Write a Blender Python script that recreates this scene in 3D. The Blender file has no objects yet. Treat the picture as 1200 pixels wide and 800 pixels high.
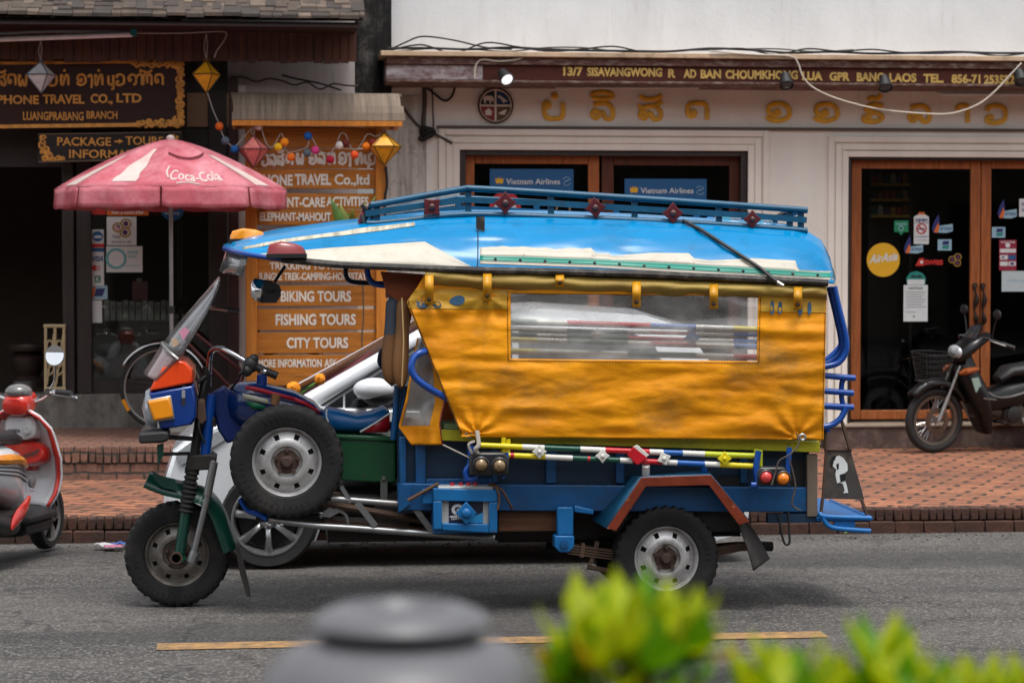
import bpy, bmesh, math, random
from mathutils import Vector, Matrix, noise
random.seed(7)
SC = bpy.context.scene
COL = SC.collection
R = math.radians
# ---------------------------------------------------------------- camera, world, sun, exposure
FPX, CAM_H, YAW = 2833.0, 1.77, R(6.0)
PITCH = math.atan((400 - 301) / FPX)
cam = bpy.data.cameras.new('Camera')
cam.sensor_width = 36.0
cam.lens = FPX / 1200 * 36.0
cam.clip_start, cam.clip_end = 0.1, 400.0
cam_ob = bpy.data.objects.new('Camera', cam)
COL.objects.link(cam_ob)
cam_ob.location = (0, 0, CAM_H)
cam_ob.rotation_euler = (R(90) - PITCH, 0, -YAW)
SC.camera = cam_ob
cam.dof.use_dof = True
cam.dof.focus_distance = 12.1
cam.dof.aperture_fstop = 5.0

world = bpy.data.worlds.new('World')
SC.world = world
world.use_nodes = True
wn, wl = world.node_tree.nodes, world.node_tree.links
wn.clear()
SUN_EL, SUN_AZ = R(72), R(165)          # high veiled sun, just on the camera side of overhead; azimuth from +Y towards +X
sky = wn.new('ShaderNodeTexSky')
sky.sky_type = 'NISHITA'
sky.sun_disc = False
sky.sun_elevation = SUN_EL
sky.sun_rotation = SUN_AZ
sky.air_density, sky.dust_density, sky.ozone_density = 1.0, 4.0, 1.0
hs = wn.new('ShaderNodeHueSaturation')
hs.inputs['Saturation'].default_value = 0.22
bg = wn.new('ShaderNodeBackground')
bg.inputs['Strength'].default_value = 0.126
wo = wn.new('ShaderNodeOutputWorld')
wl.new(sky.outputs[0], hs.inputs['Color'])
wl.new(hs.outputs[0], bg.inputs['Color'])
wl.new(bg.outputs[0], wo.inputs['Surface'])

sun = bpy.data.lights.new('Sun', 'SUN')
sun.energy = 0.78
sun.angle = R(14)
sun.color = (1.0, 0.965, 0.91)
sun_ob = bpy.data.objects.new('Sun', sun)
COL.objects.link(sun_ob)
sdir = Vector((math.sin(SUN_AZ) * math.cos(SUN_EL), math.cos(SUN_AZ) * math.cos(SUN_EL), math.sin(SUN_EL)))
sun_ob.rotation_euler = sdir.to_track_quat('Z', 'Y').to_euler()
sun_ob.location = (0, 12, 30)

vs = SC.view_settings
vs.view_transform = 'Standard'
vs.look = 'None'
vs.exposure = 0.95
vs.gamma = 1.0
vs.use_curve_mapping = False
SC.cycles.max_bounces = 8
SC.cycles.transparent_max_bounces = 12
SC.cycles.caustics_reflective = False
SC.cycles.caustics_refractive = False

# ---------------------------------------------------------------- where a point of the photograph lies in the street
_fw = Vector((math.sin(YAW) * math.cos(PITCH), math.cos(YAW) * math.cos(PITCH), -math.sin(PITCH)))
_rt = Vector((math.cos(YAW), -math.sin(YAW), 0))
_up = _rt.cross(_fw)
def P(x, y, Y):
    r = _fw + _rt * ((x - 600) / FPX) + _up * ((400 - y) / FPX)
    return Vector((0, 0, CAM_H)) + r * (Y / r.y)
def PZ(x, y, z):
    r = _fw + _rt * ((x - 600) / FPX) + _up * ((400 - y) / FPX)
    return Vector((0, 0, CAM_H)) + r * ((z - CAM_H) / r.z)
def X(x, Y, y=400): return P(x, y, Y).x
def Z(y, Y, x=600): return P(x, y, Y).z
def XZ(pts, Y): return [(P(a, b, Y).x, P(a, b, Y).z) for a, b in pts]
def lerp(a, b, t): return a + (b - a) * t
def interp(tab, x):
    if x <= tab[0][0]: return tab[0][1]
    for (x0, y0), (x1, y1) in zip(tab, tab[1:]):
        if x <= x1: return y0 + (y1 - y0) * (x - x0) / (x1 - x0)
    return tab[-1][1]
def smooth(pts, k=6):
    """Catmull-Rom through the points"""
    p = [Vector(q) for q in pts]
    if len(p) < 3: return p
    out = []
    for i in range(len(p) - 1):
        a, b, c, d = p[max(i - 1, 0)], p[i], p[i + 1], p[min(i + 2, len(p) - 1)]
        for j in range(k):
            t = j / k
            out.append(0.5 * ((2 * b) + (c - a) * t + (2 * a - 5 * b + 4 * c - d) * t * t + (3 * b - a - 3 * c + d) * t ** 3))
    out.append(p[-1])
    return out

# ---------------------------------------------------------------- materials
def lin(r, g, b, k=1.0):
    f = lambda c: (c / 255 / 12.92) if c / 255 <= 0.04045 else ((c / 255 + 0.055) / 1.055) ** 2.4
    return (min(f(r) * k, 0.9), min(f(g) * k, 0.9), min(f(b) * k, 0.9), 1.0)
MATS = {}
def M(name, rgb=(128, 128, 128), k=1.0, rough=0.6, metal=0.0, var=0.12, scale=6.0, bump=0.0, bscale=40.0,
      dirt=0.0, dcol=(58, 50, 42), dscale=3.0, spec=0.5, coat=0.0, stretch=(1, 1, 1), rvar=0.12, emit=0.0, chip=0.0, ccol=(70, 46, 34)):
    if name in MATS: return MATS[name]
    m = bpy.data.materials.new(name)
    m.use_nodes = True
    nt = m.node_tree
    n, l = nt.nodes, nt.links
    b = n['Principled BSDF']
    c = lin(*rgb, k) if max(rgb) > 1 or rgb == (0, 0, 0) else (*rgb, 1)
    tc = n.new('ShaderNodeTexCoord')
    mp = n.new('ShaderNodeMapping'); mp.inputs['Scale'].default_value = stretch
    l.new(tc.outputs['Object'], mp.inputs['Vector'])
    nz = n.new('ShaderNodeTexNoise'); nz.inputs['Scale'].default_value = scale; nz.inputs['Detail'].default_value = 6
    nz.inputs['Roughness'].default_value = 0.65
    l.new(mp.outputs[0], nz.inputs['Vector'])
    mix = n.new('ShaderNodeMix'); mix.data_type = 'RGBA'
    mix.inputs[6].default_value = (c[0] * (1 - var), c[1] * (1 - var), c[2] * (1 - var), 1)
    mix.inputs[7].default_value = (min(c[0] * (1 + var), 1), min(c[1] * (1 + var), 1), min(c[2] * (1 + var), 1), 1)
    rr = n.new('ShaderNodeMapRange'); rr.inputs[1].default_value = 0.3; rr.inputs[2].default_value = 0.7
    l.new(nz.outputs[0], rr.inputs[0]); l.new(rr.outputs[0], mix.inputs[0])
    out = mix.outputs[2]
    if dirt > 0:
        n2 = n.new('ShaderNodeTexNoise'); n2.inputs['Scale'].default_value = dscale; n2.inputs['Detail'].default_value = 9
        n2.inputs['Roughness'].default_value = 0.72
        l.new(mp.outputs[0], n2.inputs['Vector'])
        r2 = n.new('ShaderNodeMapRange'); r2.inputs[1].default_value = 0.62 - 0.25 * dirt; r2.inputs[2].default_value = 0.82 - 0.15 * dirt
        r2.inputs[4].default_value = min(1.0, 0.45 + 0.5 * dirt)
        l.new(n2.outputs[0], r2.inputs[0])
        m2 = n.new('ShaderNodeMix'); m2.data_type = 'RGBA'
        m2.inputs[7].default_value = lin(*dcol)
        l.new(r2.outputs[0], m2.inputs[0]); l.new(out, m2.inputs[6])
        out = m2.outputs[2]
    if chip > 0:
        n5 = n.new('ShaderNodeTexNoise'); n5.inputs['Scale'].default_value = 26; n5.inputs['Detail'].default_value = 7; n5.inputs['Roughness'].default_value = 0.7
        l.new(tc.outputs['Object'], n5.inputs['Vector'])
        r5 = n.new('ShaderNodeMapRange'); r5.inputs[1].default_value = 0.70 - 0.1 * chip; r5.inputs[2].default_value = 0.73 - 0.1 * chip; r5.inputs[4].default_value = 0.85
        l.new(n5.outputs[0], r5.inputs[0])
        m5 = n.new('ShaderNodeMix'); m5.data_type = 'RGBA'; m5.inputs[7].default_value = lin(*ccol)
        l.new(r5.outputs[0], m5.inputs[0]); l.new(out, m5.inputs[6]); out = m5.outputs[2]
    l.new(out, b.inputs['Base Color'])
    b.inputs['Metallic'].default_value = metal
    b.inputs['Specular IOR Level'].default_value = spec
    b.inputs['Coat Weight'].default_value = coat
    b.inputs['Coat Roughness'].default_value = 0.08
    rm = n.new('ShaderNodeMapRange'); rm.inputs[3].default_value = max(rough - rvar, 0.03); rm.inputs[4].default_value = min(rough + rvar, 1)
    l.new(nz.outputs[0], rm.inputs[0]); l.new(rm.outputs[0], b.inputs['Roughness'])
    if bump > 0:
        n3 = n.new('ShaderNodeTexNoise'); n3.inputs['Scale'].default_value = bscale; n3.inputs['Detail'].default_value = 5
        l.new(mp.outputs[0], n3.inputs['Vector'])
        bp = n.new('ShaderNodeBump'); bp.inputs['Strength'].default_value = bump; bp.inputs['Distance'].default_value = 0.01
        l.new(n3.outputs[0], bp.inputs['Height']); l.new(bp.outputs[0], b.inputs['Normal'])
    if emit > 0:
        b.inputs['Emission Color'].default_value = c; b.inputs['Emission Strength'].default_value = emit
    MATS[name] = m
    return m
def nodes_of(m):
    return m.node_tree.nodes, m.node_tree.links, m.node_tree.nodes['Principled BSDF']
def glass_mat(name, tint=(0.9, 0.93, 0.92), refl=0.06, rough=0.02, haze=0.0, hazecol=(0.6, 0.6, 0.58), dust=0.0):
    """thin pane: see-through with a Fresnel reflection and optional dirty film"""
    if name in MATS: return MATS[name]
    m = bpy.data.materials.new(name); m.use_nodes = True
    n, l = m.node_tree.nodes, m.node_tree.links
    n.clear()
    o = n.new('ShaderNodeOutputMaterial')
    t = n.new('ShaderNodeBsdfTransparent'); t.inputs[0].default_value = (*tint, 1)
    g = n.new('ShaderNodeBsdfGlossy'); g.inputs['Roughness'].default_value = rough
    fr = n.new('ShaderNodeFresnel'); fr.inputs['IOR'].default_value = 1.45
    mx = n.new('ShaderNodeMixShader')
    mul = n.new('ShaderNodeMath'); mul.operation = 'MULTIPLY'; mul.inputs[1].default_value = refl / 0.035
    l.new(fr.outputs[0], mul.inputs[0]); l.new(mul.outputs[0], mx.inputs[0])
    l.new(t.outputs[0], mx.inputs[1]); l.new(g.outputs[0], mx.inputs[2])
    last = mx
    if haze > 0:
        d = n.new('ShaderNodeBsdfDiffuse'); d.inputs[0].default_value = (*hazecol, 1)
        tr = n.new('ShaderNodeBsdfTranslucent'); tr.inputs[0].default_value = (*hazecol, 1)
        dm = n.new('ShaderNodeMixShader'); dm.inputs[0].default_value = 0.45
        l.new(d.outputs[0], dm.inputs[1]); l.new(tr.outputs[0], dm.inputs[2])
        tc = n.new('ShaderNodeTexCoord')
        nz = n.new('ShaderNodeTexNoise'); nz.inputs['Scale'].default_value = 9; nz.inputs['Detail'].default_value = 8
        l.new(tc.outputs['Object'], nz.inputs['Vector'])
        rm = n.new('ShaderNodeMapRange'); rm.inputs[1].default_value = 0.3; rm.inputs[2].default_value = 0.75
        rm.inputs[3].default_value = haze * 0.6; rm.inputs[4].default_value = min(haze * 1.5, 1)
        l.new(nz.outputs[0], rm.inputs[0])
        m2 = n.new('ShaderNodeMixShader')
        l.new(rm.outputs[0], m2.inputs[0]); l.new(last.outputs[0], m2.inputs[1]); l.new(dm.outputs[0], m2.inputs[2])
        last = m2
    l.new(last.outputs[0], o.inputs[0])
    MATS[name] = m
    return m

# ---------------------------------------------------------------- mesh builder
ORG = {}
class MB:
    def __init__(s): s.v, s.f, s.m = [], [], []
    def add(s, vs_, fs, mi=0):
        o = len(s.v)
        s.v += [Vector(q) for q in vs_]
        for f in fs:
            s.f.append([i + o for i in f]); s.m.append(mi)
        return s
    def box(s, x0, x1, y0, y1, z0, z1, mi=0):
        vs_ = [(x, y, z) for x in (x0, x1) for y in (y0, y1) for z in (z0, z1)]
        return s.add(vs_, [(0, 1, 3, 2), (4, 6, 7, 5), (0, 4, 5, 1), (2, 3, 7, 6), (0, 2, 6, 4), (1, 5, 7, 3)], mi)
    def pbox(s, xa, ya, xb, yb, Y0, Y1, mi=0):
        """box whose near face spans these photograph points at depth Y0"""
        a, b = P(xa, ya, Y0), P(xb, yb, Y0)
        return s.box(min(a.x, b.x), max(a.x, b.x), Y0, Y1, min(a.z, b.z), max(a.z, b.z), mi)
    def bar(s, a, b, w, h, mi=0, up=(0, 0, 1)):
        a, b = Vector(a), Vector(b)
        d = (b - a).normalized()
        u = Vector(up)
        sd = d.cross(u)
        if sd.length < 1e-4: sd = d.cross(Vector((0, 1, 0)))
        sd.normalize(); u = sd.cross(d)
        vs_ = [e + sd * i * w / 2 + u * j * h / 2 for e in (a, b) for i in (-1, 1) for j in (-1, 1)]
        return s.add(vs_, [(0, 1, 3, 2), (4, 6, 7, 5), (0, 4, 5, 1), (2, 3, 7, 6), (0, 2, 6, 4), (1, 5, 7, 3)], mi)
    def prism(s, pts, y0, y1, mi=0):
        n = len(pts)
        vs_ = [(a, y0, b) for a, b in pts] + [(a, y1, b) for a, b in pts]
        fs = [list(range(n)), list(range(2 * n - 1, n - 1, -1))] + [(i, (i + 1) % n, n + (i + 1) % n, n + i) for i in range(n)]
        return s.add(vs_, fs, mi)
    def pprism(s, pts, Y0, Y1, mi=0): return s.prism(XZ(pts, Y0), Y0, Y1, mi)
    def loft(s, rings, mi=0, caps=True, closed=True):
        n = len(rings[0]); vs_ = [q for r in rings for q in r]; fs = []
        for i in range(len(rings) - 1):
            for j in range(n if closed else n - 1):
                k = (j + 1) % n
                fs.append((i * n + j, i * n + k, (i + 1) * n + k, (i + 1) * n + j))
        if caps and closed:
            fs.append(list(range(n))[::-1]); fs.append([(len(rings) - 1) * n + j for j in range(n)])
        return s.add(vs_, fs, mi)
    def tube(s, path, r, n=8, mi=0, closed=False, flat=None, caps=True):
        p = [Vector(q) for q in path]; N = len(p); rings = []
        rr = r if isinstance(r, (list, tuple)) else [r] * N
        def tan(i):
            if closed: return (p[(i + 1) % N] - p[i - 1]).normalized()
            t = p[min(i + 1, N - 1)] - p[max(i - 1, 0)]
            return t.normalized() if t.length > 1e-9 else Vector((0, 0, 1))
        t0 = tan(0)
        u = t0.cross(Vector((0, 1, 0)))
        if u.length < 1e-3: u = t0.cross(Vector((1, 0, 0)))
        u.normalize()
        for i in range(N):
            t = tan(i)
            u = (u - t * u.dot(t))
            if u.length < 1e-6: u = t.orthogonal()
            u.normalize(); w = t.cross(u)
            ring = [p[i] + (u * math.cos(a) + w * math.sin(a)) * rr[i] for a in [2 * math.pi * k / n for k in range(n)]]
            if flat:                                    # flatten along Y about the path
                for q in ring: q.y = p[i].y + (q.y - p[i].y) * flat
            rings.append(ring)
        if closed: rings.append(rings[0])
        return s.loft(rings, mi, caps=caps and not closed)
    def lathe(s, prof, c, axis=(0, 0, 1), n=32, mi=0, rfun=None, skip=None):
        """profile of (radius, height along the axis)"""
        ax = Vector(axis).normalized()
        u = ax.cross(Vector((0, 0, 1)))
        if u.length < 1e-3: u = Vector((1, 0, 0))
        u.normalize(); w = ax.cross(u); c = Vector(c)
        vs_, fs = [], []
        for j, (r, h) in enumerate(prof):
            for i in range(n):
                a = 2 * math.pi * i / n
                q = r * (rfun(i, j) if rfun else 1)
                vs_.append(c + ax * h + (u * math.cos(a) + w * math.sin(a)) * q)
        for j in range(len(prof) - 1):
            for i in range(n):
                if skip and skip(i, j): continue
                k = (i + 1) % n
                fs.append((j * n + i, j * n + k, (j + 1) * n + k, (j + 1) * n + i))
        return s.add(vs_, fs, mi)
    def disc(s, c, r, axis=(0, -1, 0), h=0.01, n=24, mi=0):
        return s.lathe([(0.0001, 0), (r, 0), (r, h), (0.0001, h)], c, axis, n, mi)
    def ball(s, c, r, n=16, mi=0, sc=(1, 1, 1), jitter=0):
        c = Vector(c); vs_, fs = [], []
        m = n // 2
        for j in range(m + 1):
            th = math.pi * j / m
            for i in range(n):
                a = 2 * math.pi * i / n
                q = Vector((math.sin(th) * math.cos(a) * sc[0], math.sin(th) * math.sin(a) * sc[1], math.cos(th) * sc[2])) * r
                if jitter: q *= 1 + jitter * noise.noise(q * (2.5 / r) + c)
                vs_.append(c + q)
        for j in range(m):
            for i in range(n):
                k = (i + 1) % n
                fs.append((j * n + i, j * n + k, (j + 1) * n + k, (j + 1) * n + i))
        return s.add(vs_, fs, mi)
    def grid(s, fn, nu, nv, mi=0, skip=None):
        vs_ = [fn(i / nu, j / nv) for j in range(nv + 1) for i in range(nu + 1)]
        fs = []
        for j in range(nv):
            for i in range(nu):
                if skip and skip((i + .5) / nu, (j + .5) / nv): continue
                a = j * (nu + 1) + i
                fs.append((a, a + 1, a + nu + 2, a + nu + 1))
        return s.add(vs_, fs, mi)
    def build(s, name, mats, parent=None, bevel=0.0, seg=2, ang=38, thick=0.0, loc=None, offset=0.0, weld=True):
        me = bpy.data.meshes.new(name)
        org = Vector(loc) if loc is not None else (ORG.get(parent.name, Vector()) if parent is not None else Vector())
        me.from_pydata([v - org for v in s.v], [], s.f)
        mats = mats if isinstance(mats, (list, tuple)) else [mats]
        for q in mats: me.materials.append(q)
        for p_, mi in zip(me.polygons, s.m): p_.material_index = min(mi, len(mats) - 1)
        bm = bmesh.new(); bm.from_mesh(me)
        if weld: bmesh.ops.remove_doubles(bm, verts=bm.verts, dist=1e-5)
        bmesh.ops.dissolve_degenerate(bm, edges=bm.edges, dist=1e-6)
        bmesh.ops.recalc_face_normals(bm, faces=bm.faces)
        bm.to_mesh(me); bm.free()
        me.shade_smooth()
        me.set_sharp_from_angle(angle=R(ang))
        o = bpy.data.objects.new(name, me)
        COL.objects.link(o)
        if loc is not None: o.location = org
        if parent is not None:
            o.parent = parent
            ORG[o.name] = org
        else:
            ORG[o.name] = org
        if thick:
            md = o.modifiers.new('Solidify', 'SOLIDIFY'); md.thickness = thick; md.offset = offset
        if bevel:
            md = o.modifiers.new('Bevel', 'BEVEL'); md.width = bevel; md.segments = seg; md.limit_method = 'ANGLE'; md.angle_limit = R(40)
        return o
def tag(o, label, cat, group=None, kind=None):
    if label: o['label'] = label
    if cat: o['category'] = cat
    if group: o['group'] = group
    if kind: o['kind'] = kind
    return o
def thing(name, label, cat, loc=(0, 0, 0), group=None):
    o = bpy.data.objects.new(name, None); COL.objects.link(o)
    o.empty_display_size = 0.1
    o.location = loc; ORG[o.name] = Vector(loc)
    return tag(o, label, cat, group)
def struct(o): o['kind'] = 'structure'; return o
def plabel(o, text): o['label'] = text; return o
def copy_thing(o, loc, label=None):
    c = o.copy(); COL.objects.link(c); c.location = loc
    if label: c['label'] = label
    for ch in list(o.children):
        d = ch.copy(); COL.objects.link(d); d.parent = c
        for g in list(ch.children):
            e = g.copy(); COL.objects.link(e); e.parent = d
    return c

# ---------------------------------------------------------------- lettering
def text_mesh(body, shear=0.0, bold=0.0, res=3, spacing=1.0):
    cu = bpy.data.curves.new('lettering', 'FONT')
    cu.body = body; cu.shear = shear; cu.offset = bold; cu.resolution_u = res; cu.space_character = spacing
    cu.align_x = 'LEFT'
    ob = bpy.data.objects.new('lettering', cu)
    COL.objects.link(ob)
    dg = bpy.context.evaluated_depsgraph_get(); dg.update()
    me = bpy.data.meshes.new_from_object(ob.evaluated_get(dg))
    v = [Vector(q.co) for q in me.vertices]; f = [list(p_.vertices) for p_ in me.polygons]
    bpy.data.objects.remove(ob); bpy.data.curves.remove(cu); bpy.data.meshes.remove(me)
    return v, f
def put_text(mb, body, x0, x1, ytop, ybase, Y, mi=0, shear=0.0, bold=0.02, x_slope=0.0, spacing=1.0):
    """letters filling this box of the photograph on the upright plane Y (capital height ytop..ybase)"""
    v, f = text_mesh(body, shear, bold, spacing=spacing)
    if not v: return
    ax, bx = min(q.x for q in v), max(q.x for q in v)
    caps, _ = text_mesh('H', 0, bold)
    ch = max(q.y for q in caps)
    a, b = P(x0, ybase, Y), P(x1, ybase, Y); zt = P(x0, ytop, Y).z
    sx = (b.x - a.x) / (bx - ax); sy = (zt - a.z) / ch
    mb.add([(a.x + (q.x - ax) * sx, Y, a.z + q.y * sy + x_slope * (q.x - ax) * sx) for q in v], f, mi)
def put_text_fn(mb, body, fn, mi=0, shear=0.0, bold=0.02):
    """letters mapped through fn(u, v) with u 0..1 along the line and v in capital heights"""
    v, f = text_mesh(body, shear, bold)
    ax, bx = min(q.x for q in v), max(q.x for q in v)
    caps, _ = text_mesh('H', 0, bold); ch = max(q.y for q in caps)
    mb.add([fn((q.x - ax) / (bx - ax), q.y / ch) for q in v], f, mi)
LAO = {
 'b': [[(.05, .8), (.2, .95), (.3, .8), (.18, .68), (.1, .8), (.12, .3), (.25, .05), (.7, .05), (.85, .25), (.85, .95)]],
 'd': [[(.18, .42), (.36, .52), (.38, .3), (.2, .25), (.1, .5), (.15, .9), (.5, 1), (.85, .85), (.88, .02)]],
 'l': [[(.36, .42), (.2, .5), (.1, .28), (.28, .08), (.5, .42), (.66, .06), (.9, .1), (.92, .6), (.65, .95), (.15, .85)]],
 's': [[(.36, .38), (.2, .48), (.1, .28), (.28, .08), (.5, .4), (.66, .06), (.9, .1), (.92, .5), (.65, .8), (.15, .72), (.12, .9)], [(.7, .8), (1.0, 1.08)]],
 'o': [[(.32, .5), (.48, .6), (.5, .4), (.25, .36), (.08, .6), (.2, .93), (.6, 1), (.9, .75), (.9, .25), (.5, .02), (.12, .12), (.06, .3)]],
 'r': [[(.25, .42), (.42, .5), (.35, .3), (.12, .25), (.2, .04), (.7, .04), (.9, .3), (.6, .55), (.2, .7), (.5, 1), (.92, .9)]],
 'a': [[(.1, .72), (.2, .95), (.5, 1), (.62, .82), (.62, 0)]],
 'w': [[(.15, .68), (.22, .92), (.55, 1), (.9, .8), (.9, .2), (.5, 0), (.15, .1), (.2, .36), (.42, .3)]],
 't': [[(.06, .78), (.18, .95), (.28, .8), (.14, .66), (.18, .1), (.34, .05), (.48, .5), (.7, .96), (.9, .8), (.9, 0)]],
 'p': [[(.05, .8), (.18, .95), (.26, .8), (.12, .68), (.16, .1), (.34, .05), (.5, .55), (.66, .05), (.86, .1), (.9, .95)]],
 'g': [[(.1, .75), (.3, .95), (.5, .8), (.5, .0), (.42, -.25)]],
 'y': [[(.1, .9), (.12, .2), (.4, .05), (.6, .3), (.6, .95)], [(.6, .3), (.62, -.3), (.4, -.35)]],
 'j': [[(.2, .62), (.36, .5), (.2, .4), (.12, .75), (.5, 1), (.88, .8), (.88, .2), (.6, .05)]],
 'k': [[(.1, .0), (.1, .8), (.3, 1), (.5, .8), (.5, .2), (.5, .8), (.75, 1), (.95, .8), (.95, 0)]],
 'h': [[(.5, .1), (.5, .9)]],
 'i': [[(.1, 1.3), (.5, 1.2), (.9, 1.3), (.85, 1.5), (.5, 1.58), (.15, 1.5), (.1, 1.3)]],
 'u': [[(.1, 1.4), (.3, 1.22), (.7, 1.22), (1.0, 1.42)]],
 'e': [[(.5, 1.25), (.5, 1.5)]],
 'm': [[(.42, 1.35), (.5, 1.42), (.58, 1.35), (.5, 1.28), (.42, 1.35)]],
 'z': [[(.3, 1.25), (.45, 1.4), (.7, 1.35), (.85, 1.6)]],
}
def put_lao(mb, glyphs, xs, ytop, ybase, Y, wpx, weight, mi=0, flat=0.5):
    """stroke letters; glyphs like 'l+i' put a mark over a letter; xs are left edges in the photograph"""
    for g, x in zip(glyphs, xs):
        for ch in g.split('+'):
            for st in LAO[ch]:
                pts = []
                for u, v in st:
                    pts.append(P(x + u * wpx, ybase + (ytop - ybase) * v, Y))
                mb.tube(smooth(pts, 4), weight, n=6, mi=mi, flat=flat)
# ================================================================ SETTING
def asphalt():
    m = bpy.data.materials.new('asphalt'); m.use_nodes = True
    n, l, b = nodes_of(m)
    tc = n.new('ShaderNodeTexCoord')
    def nz(scale, det=6, rough=.6, st=None):
        q = n.new('ShaderNodeTexNoise'); q.inputs['Scale'].default_value = scale; q.inputs['Detail'].default_value = det; q.inputs['Roughness'].default_value = rough
        if st:
            mp = n.new('ShaderNodeMapping'); mp.inputs['Scale'].default_value = st; l.new(tc.outputs['Object'], mp.inputs[0]); l.new(mp.outputs[0], q.inputs['Vector'])
        else: l.new(tc.outputs['Object'], q.inputs['Vector'])
        return q.outputs[0]
    def rng(x, a, bb, c, d):
        q = n.new('ShaderNodeMapRange'); q.inputs[1].default_value = a; q.inputs[2].default_value = bb; q.inputs[3].default_value = c; q.inputs[4].default_value = d
        l.new(x, q.inputs[0]); return q.outputs[0]
    def mixc(f, a, c):
        q = n.new('ShaderNodeMix'); q.data_type = 'RGBA'; l.new(f, q.inputs[0])
        for s_, v in ((6, a), (7, c)):
            if isinstance(v, tuple): q.inputs[s_].default_value = (*v, 1)
            else: l.new(v, q.inputs[s_])
        return q.outputs[2]
    base = mixc(rng(nz(1.1, 8, .7, (.5, 1.6, 1)), .38, .62, 0, 1), (.046, .044, .043), (.088, .082, .076))
    vo = n.new('ShaderNodeTexVoronoi'); vo.inputs['Scale'].default_value = 84; l.new(tc.outputs['Object'], vo.inputs['Vector'])
    stone = rng(vo.outputs['Color'], .55, .95, 0, .75)
    c2 = mixc(stone, base, (.26, .24, .22))
    patch = rng(nz(.55, 3, .5, (.45, 1.5, 1)), .50, .60, 0, .5)
    c3 = mixc(patch, c2, (.030, .030, .032))
    oil = rng(nz(3.4, 6, .65), .62, .70, 0, .65)
    c4 = mixc(oil, c3, (.03, .03, .03))
    vc = n.new('ShaderNodeTexVoronoi'); vc.feature = 'DISTANCE_TO_EDGE'; vc.inputs['Scale'].default_value = .62
    wob = n.new('ShaderNodeVectorMath'); wob.operation = 'ADD'
    nv = n.new('ShaderNodeTexNoise'); nv.inputs['Scale'].default_value = 2.2; nv.inputs['Detail'].default_value = 5; l.new(tc.outputs['Object'], nv.inputs['Vector'])
    l.new(tc.outputs['Object'], wob.inputs[0]); l.new(nv.outputs['Color'], wob.inputs[1]); l.new(wob.outputs[0], vc.inputs['Vector'])
    crack = rng(vc.outputs['Distance'], 0.0, .012, .7, 0)
    c5 = mixc(crack, c4, (.018, .018, .018))
    l.new(c5, b.inputs['Base Color'])
    b.inputs['Roughness'].default_value = .82
    b.inputs['Specular IOR Level'].default_value = .35
    bp = n.new('ShaderNodeBump'); bp.inputs['Strength'].default_value = .6; bp.inputs['Distance'].default_value = .006
    l.new(vo.outputs['Distance'], bp.inputs['Height']); l.new(bp.outputs[0], b.inputs['Normal'])
    return m
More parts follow.
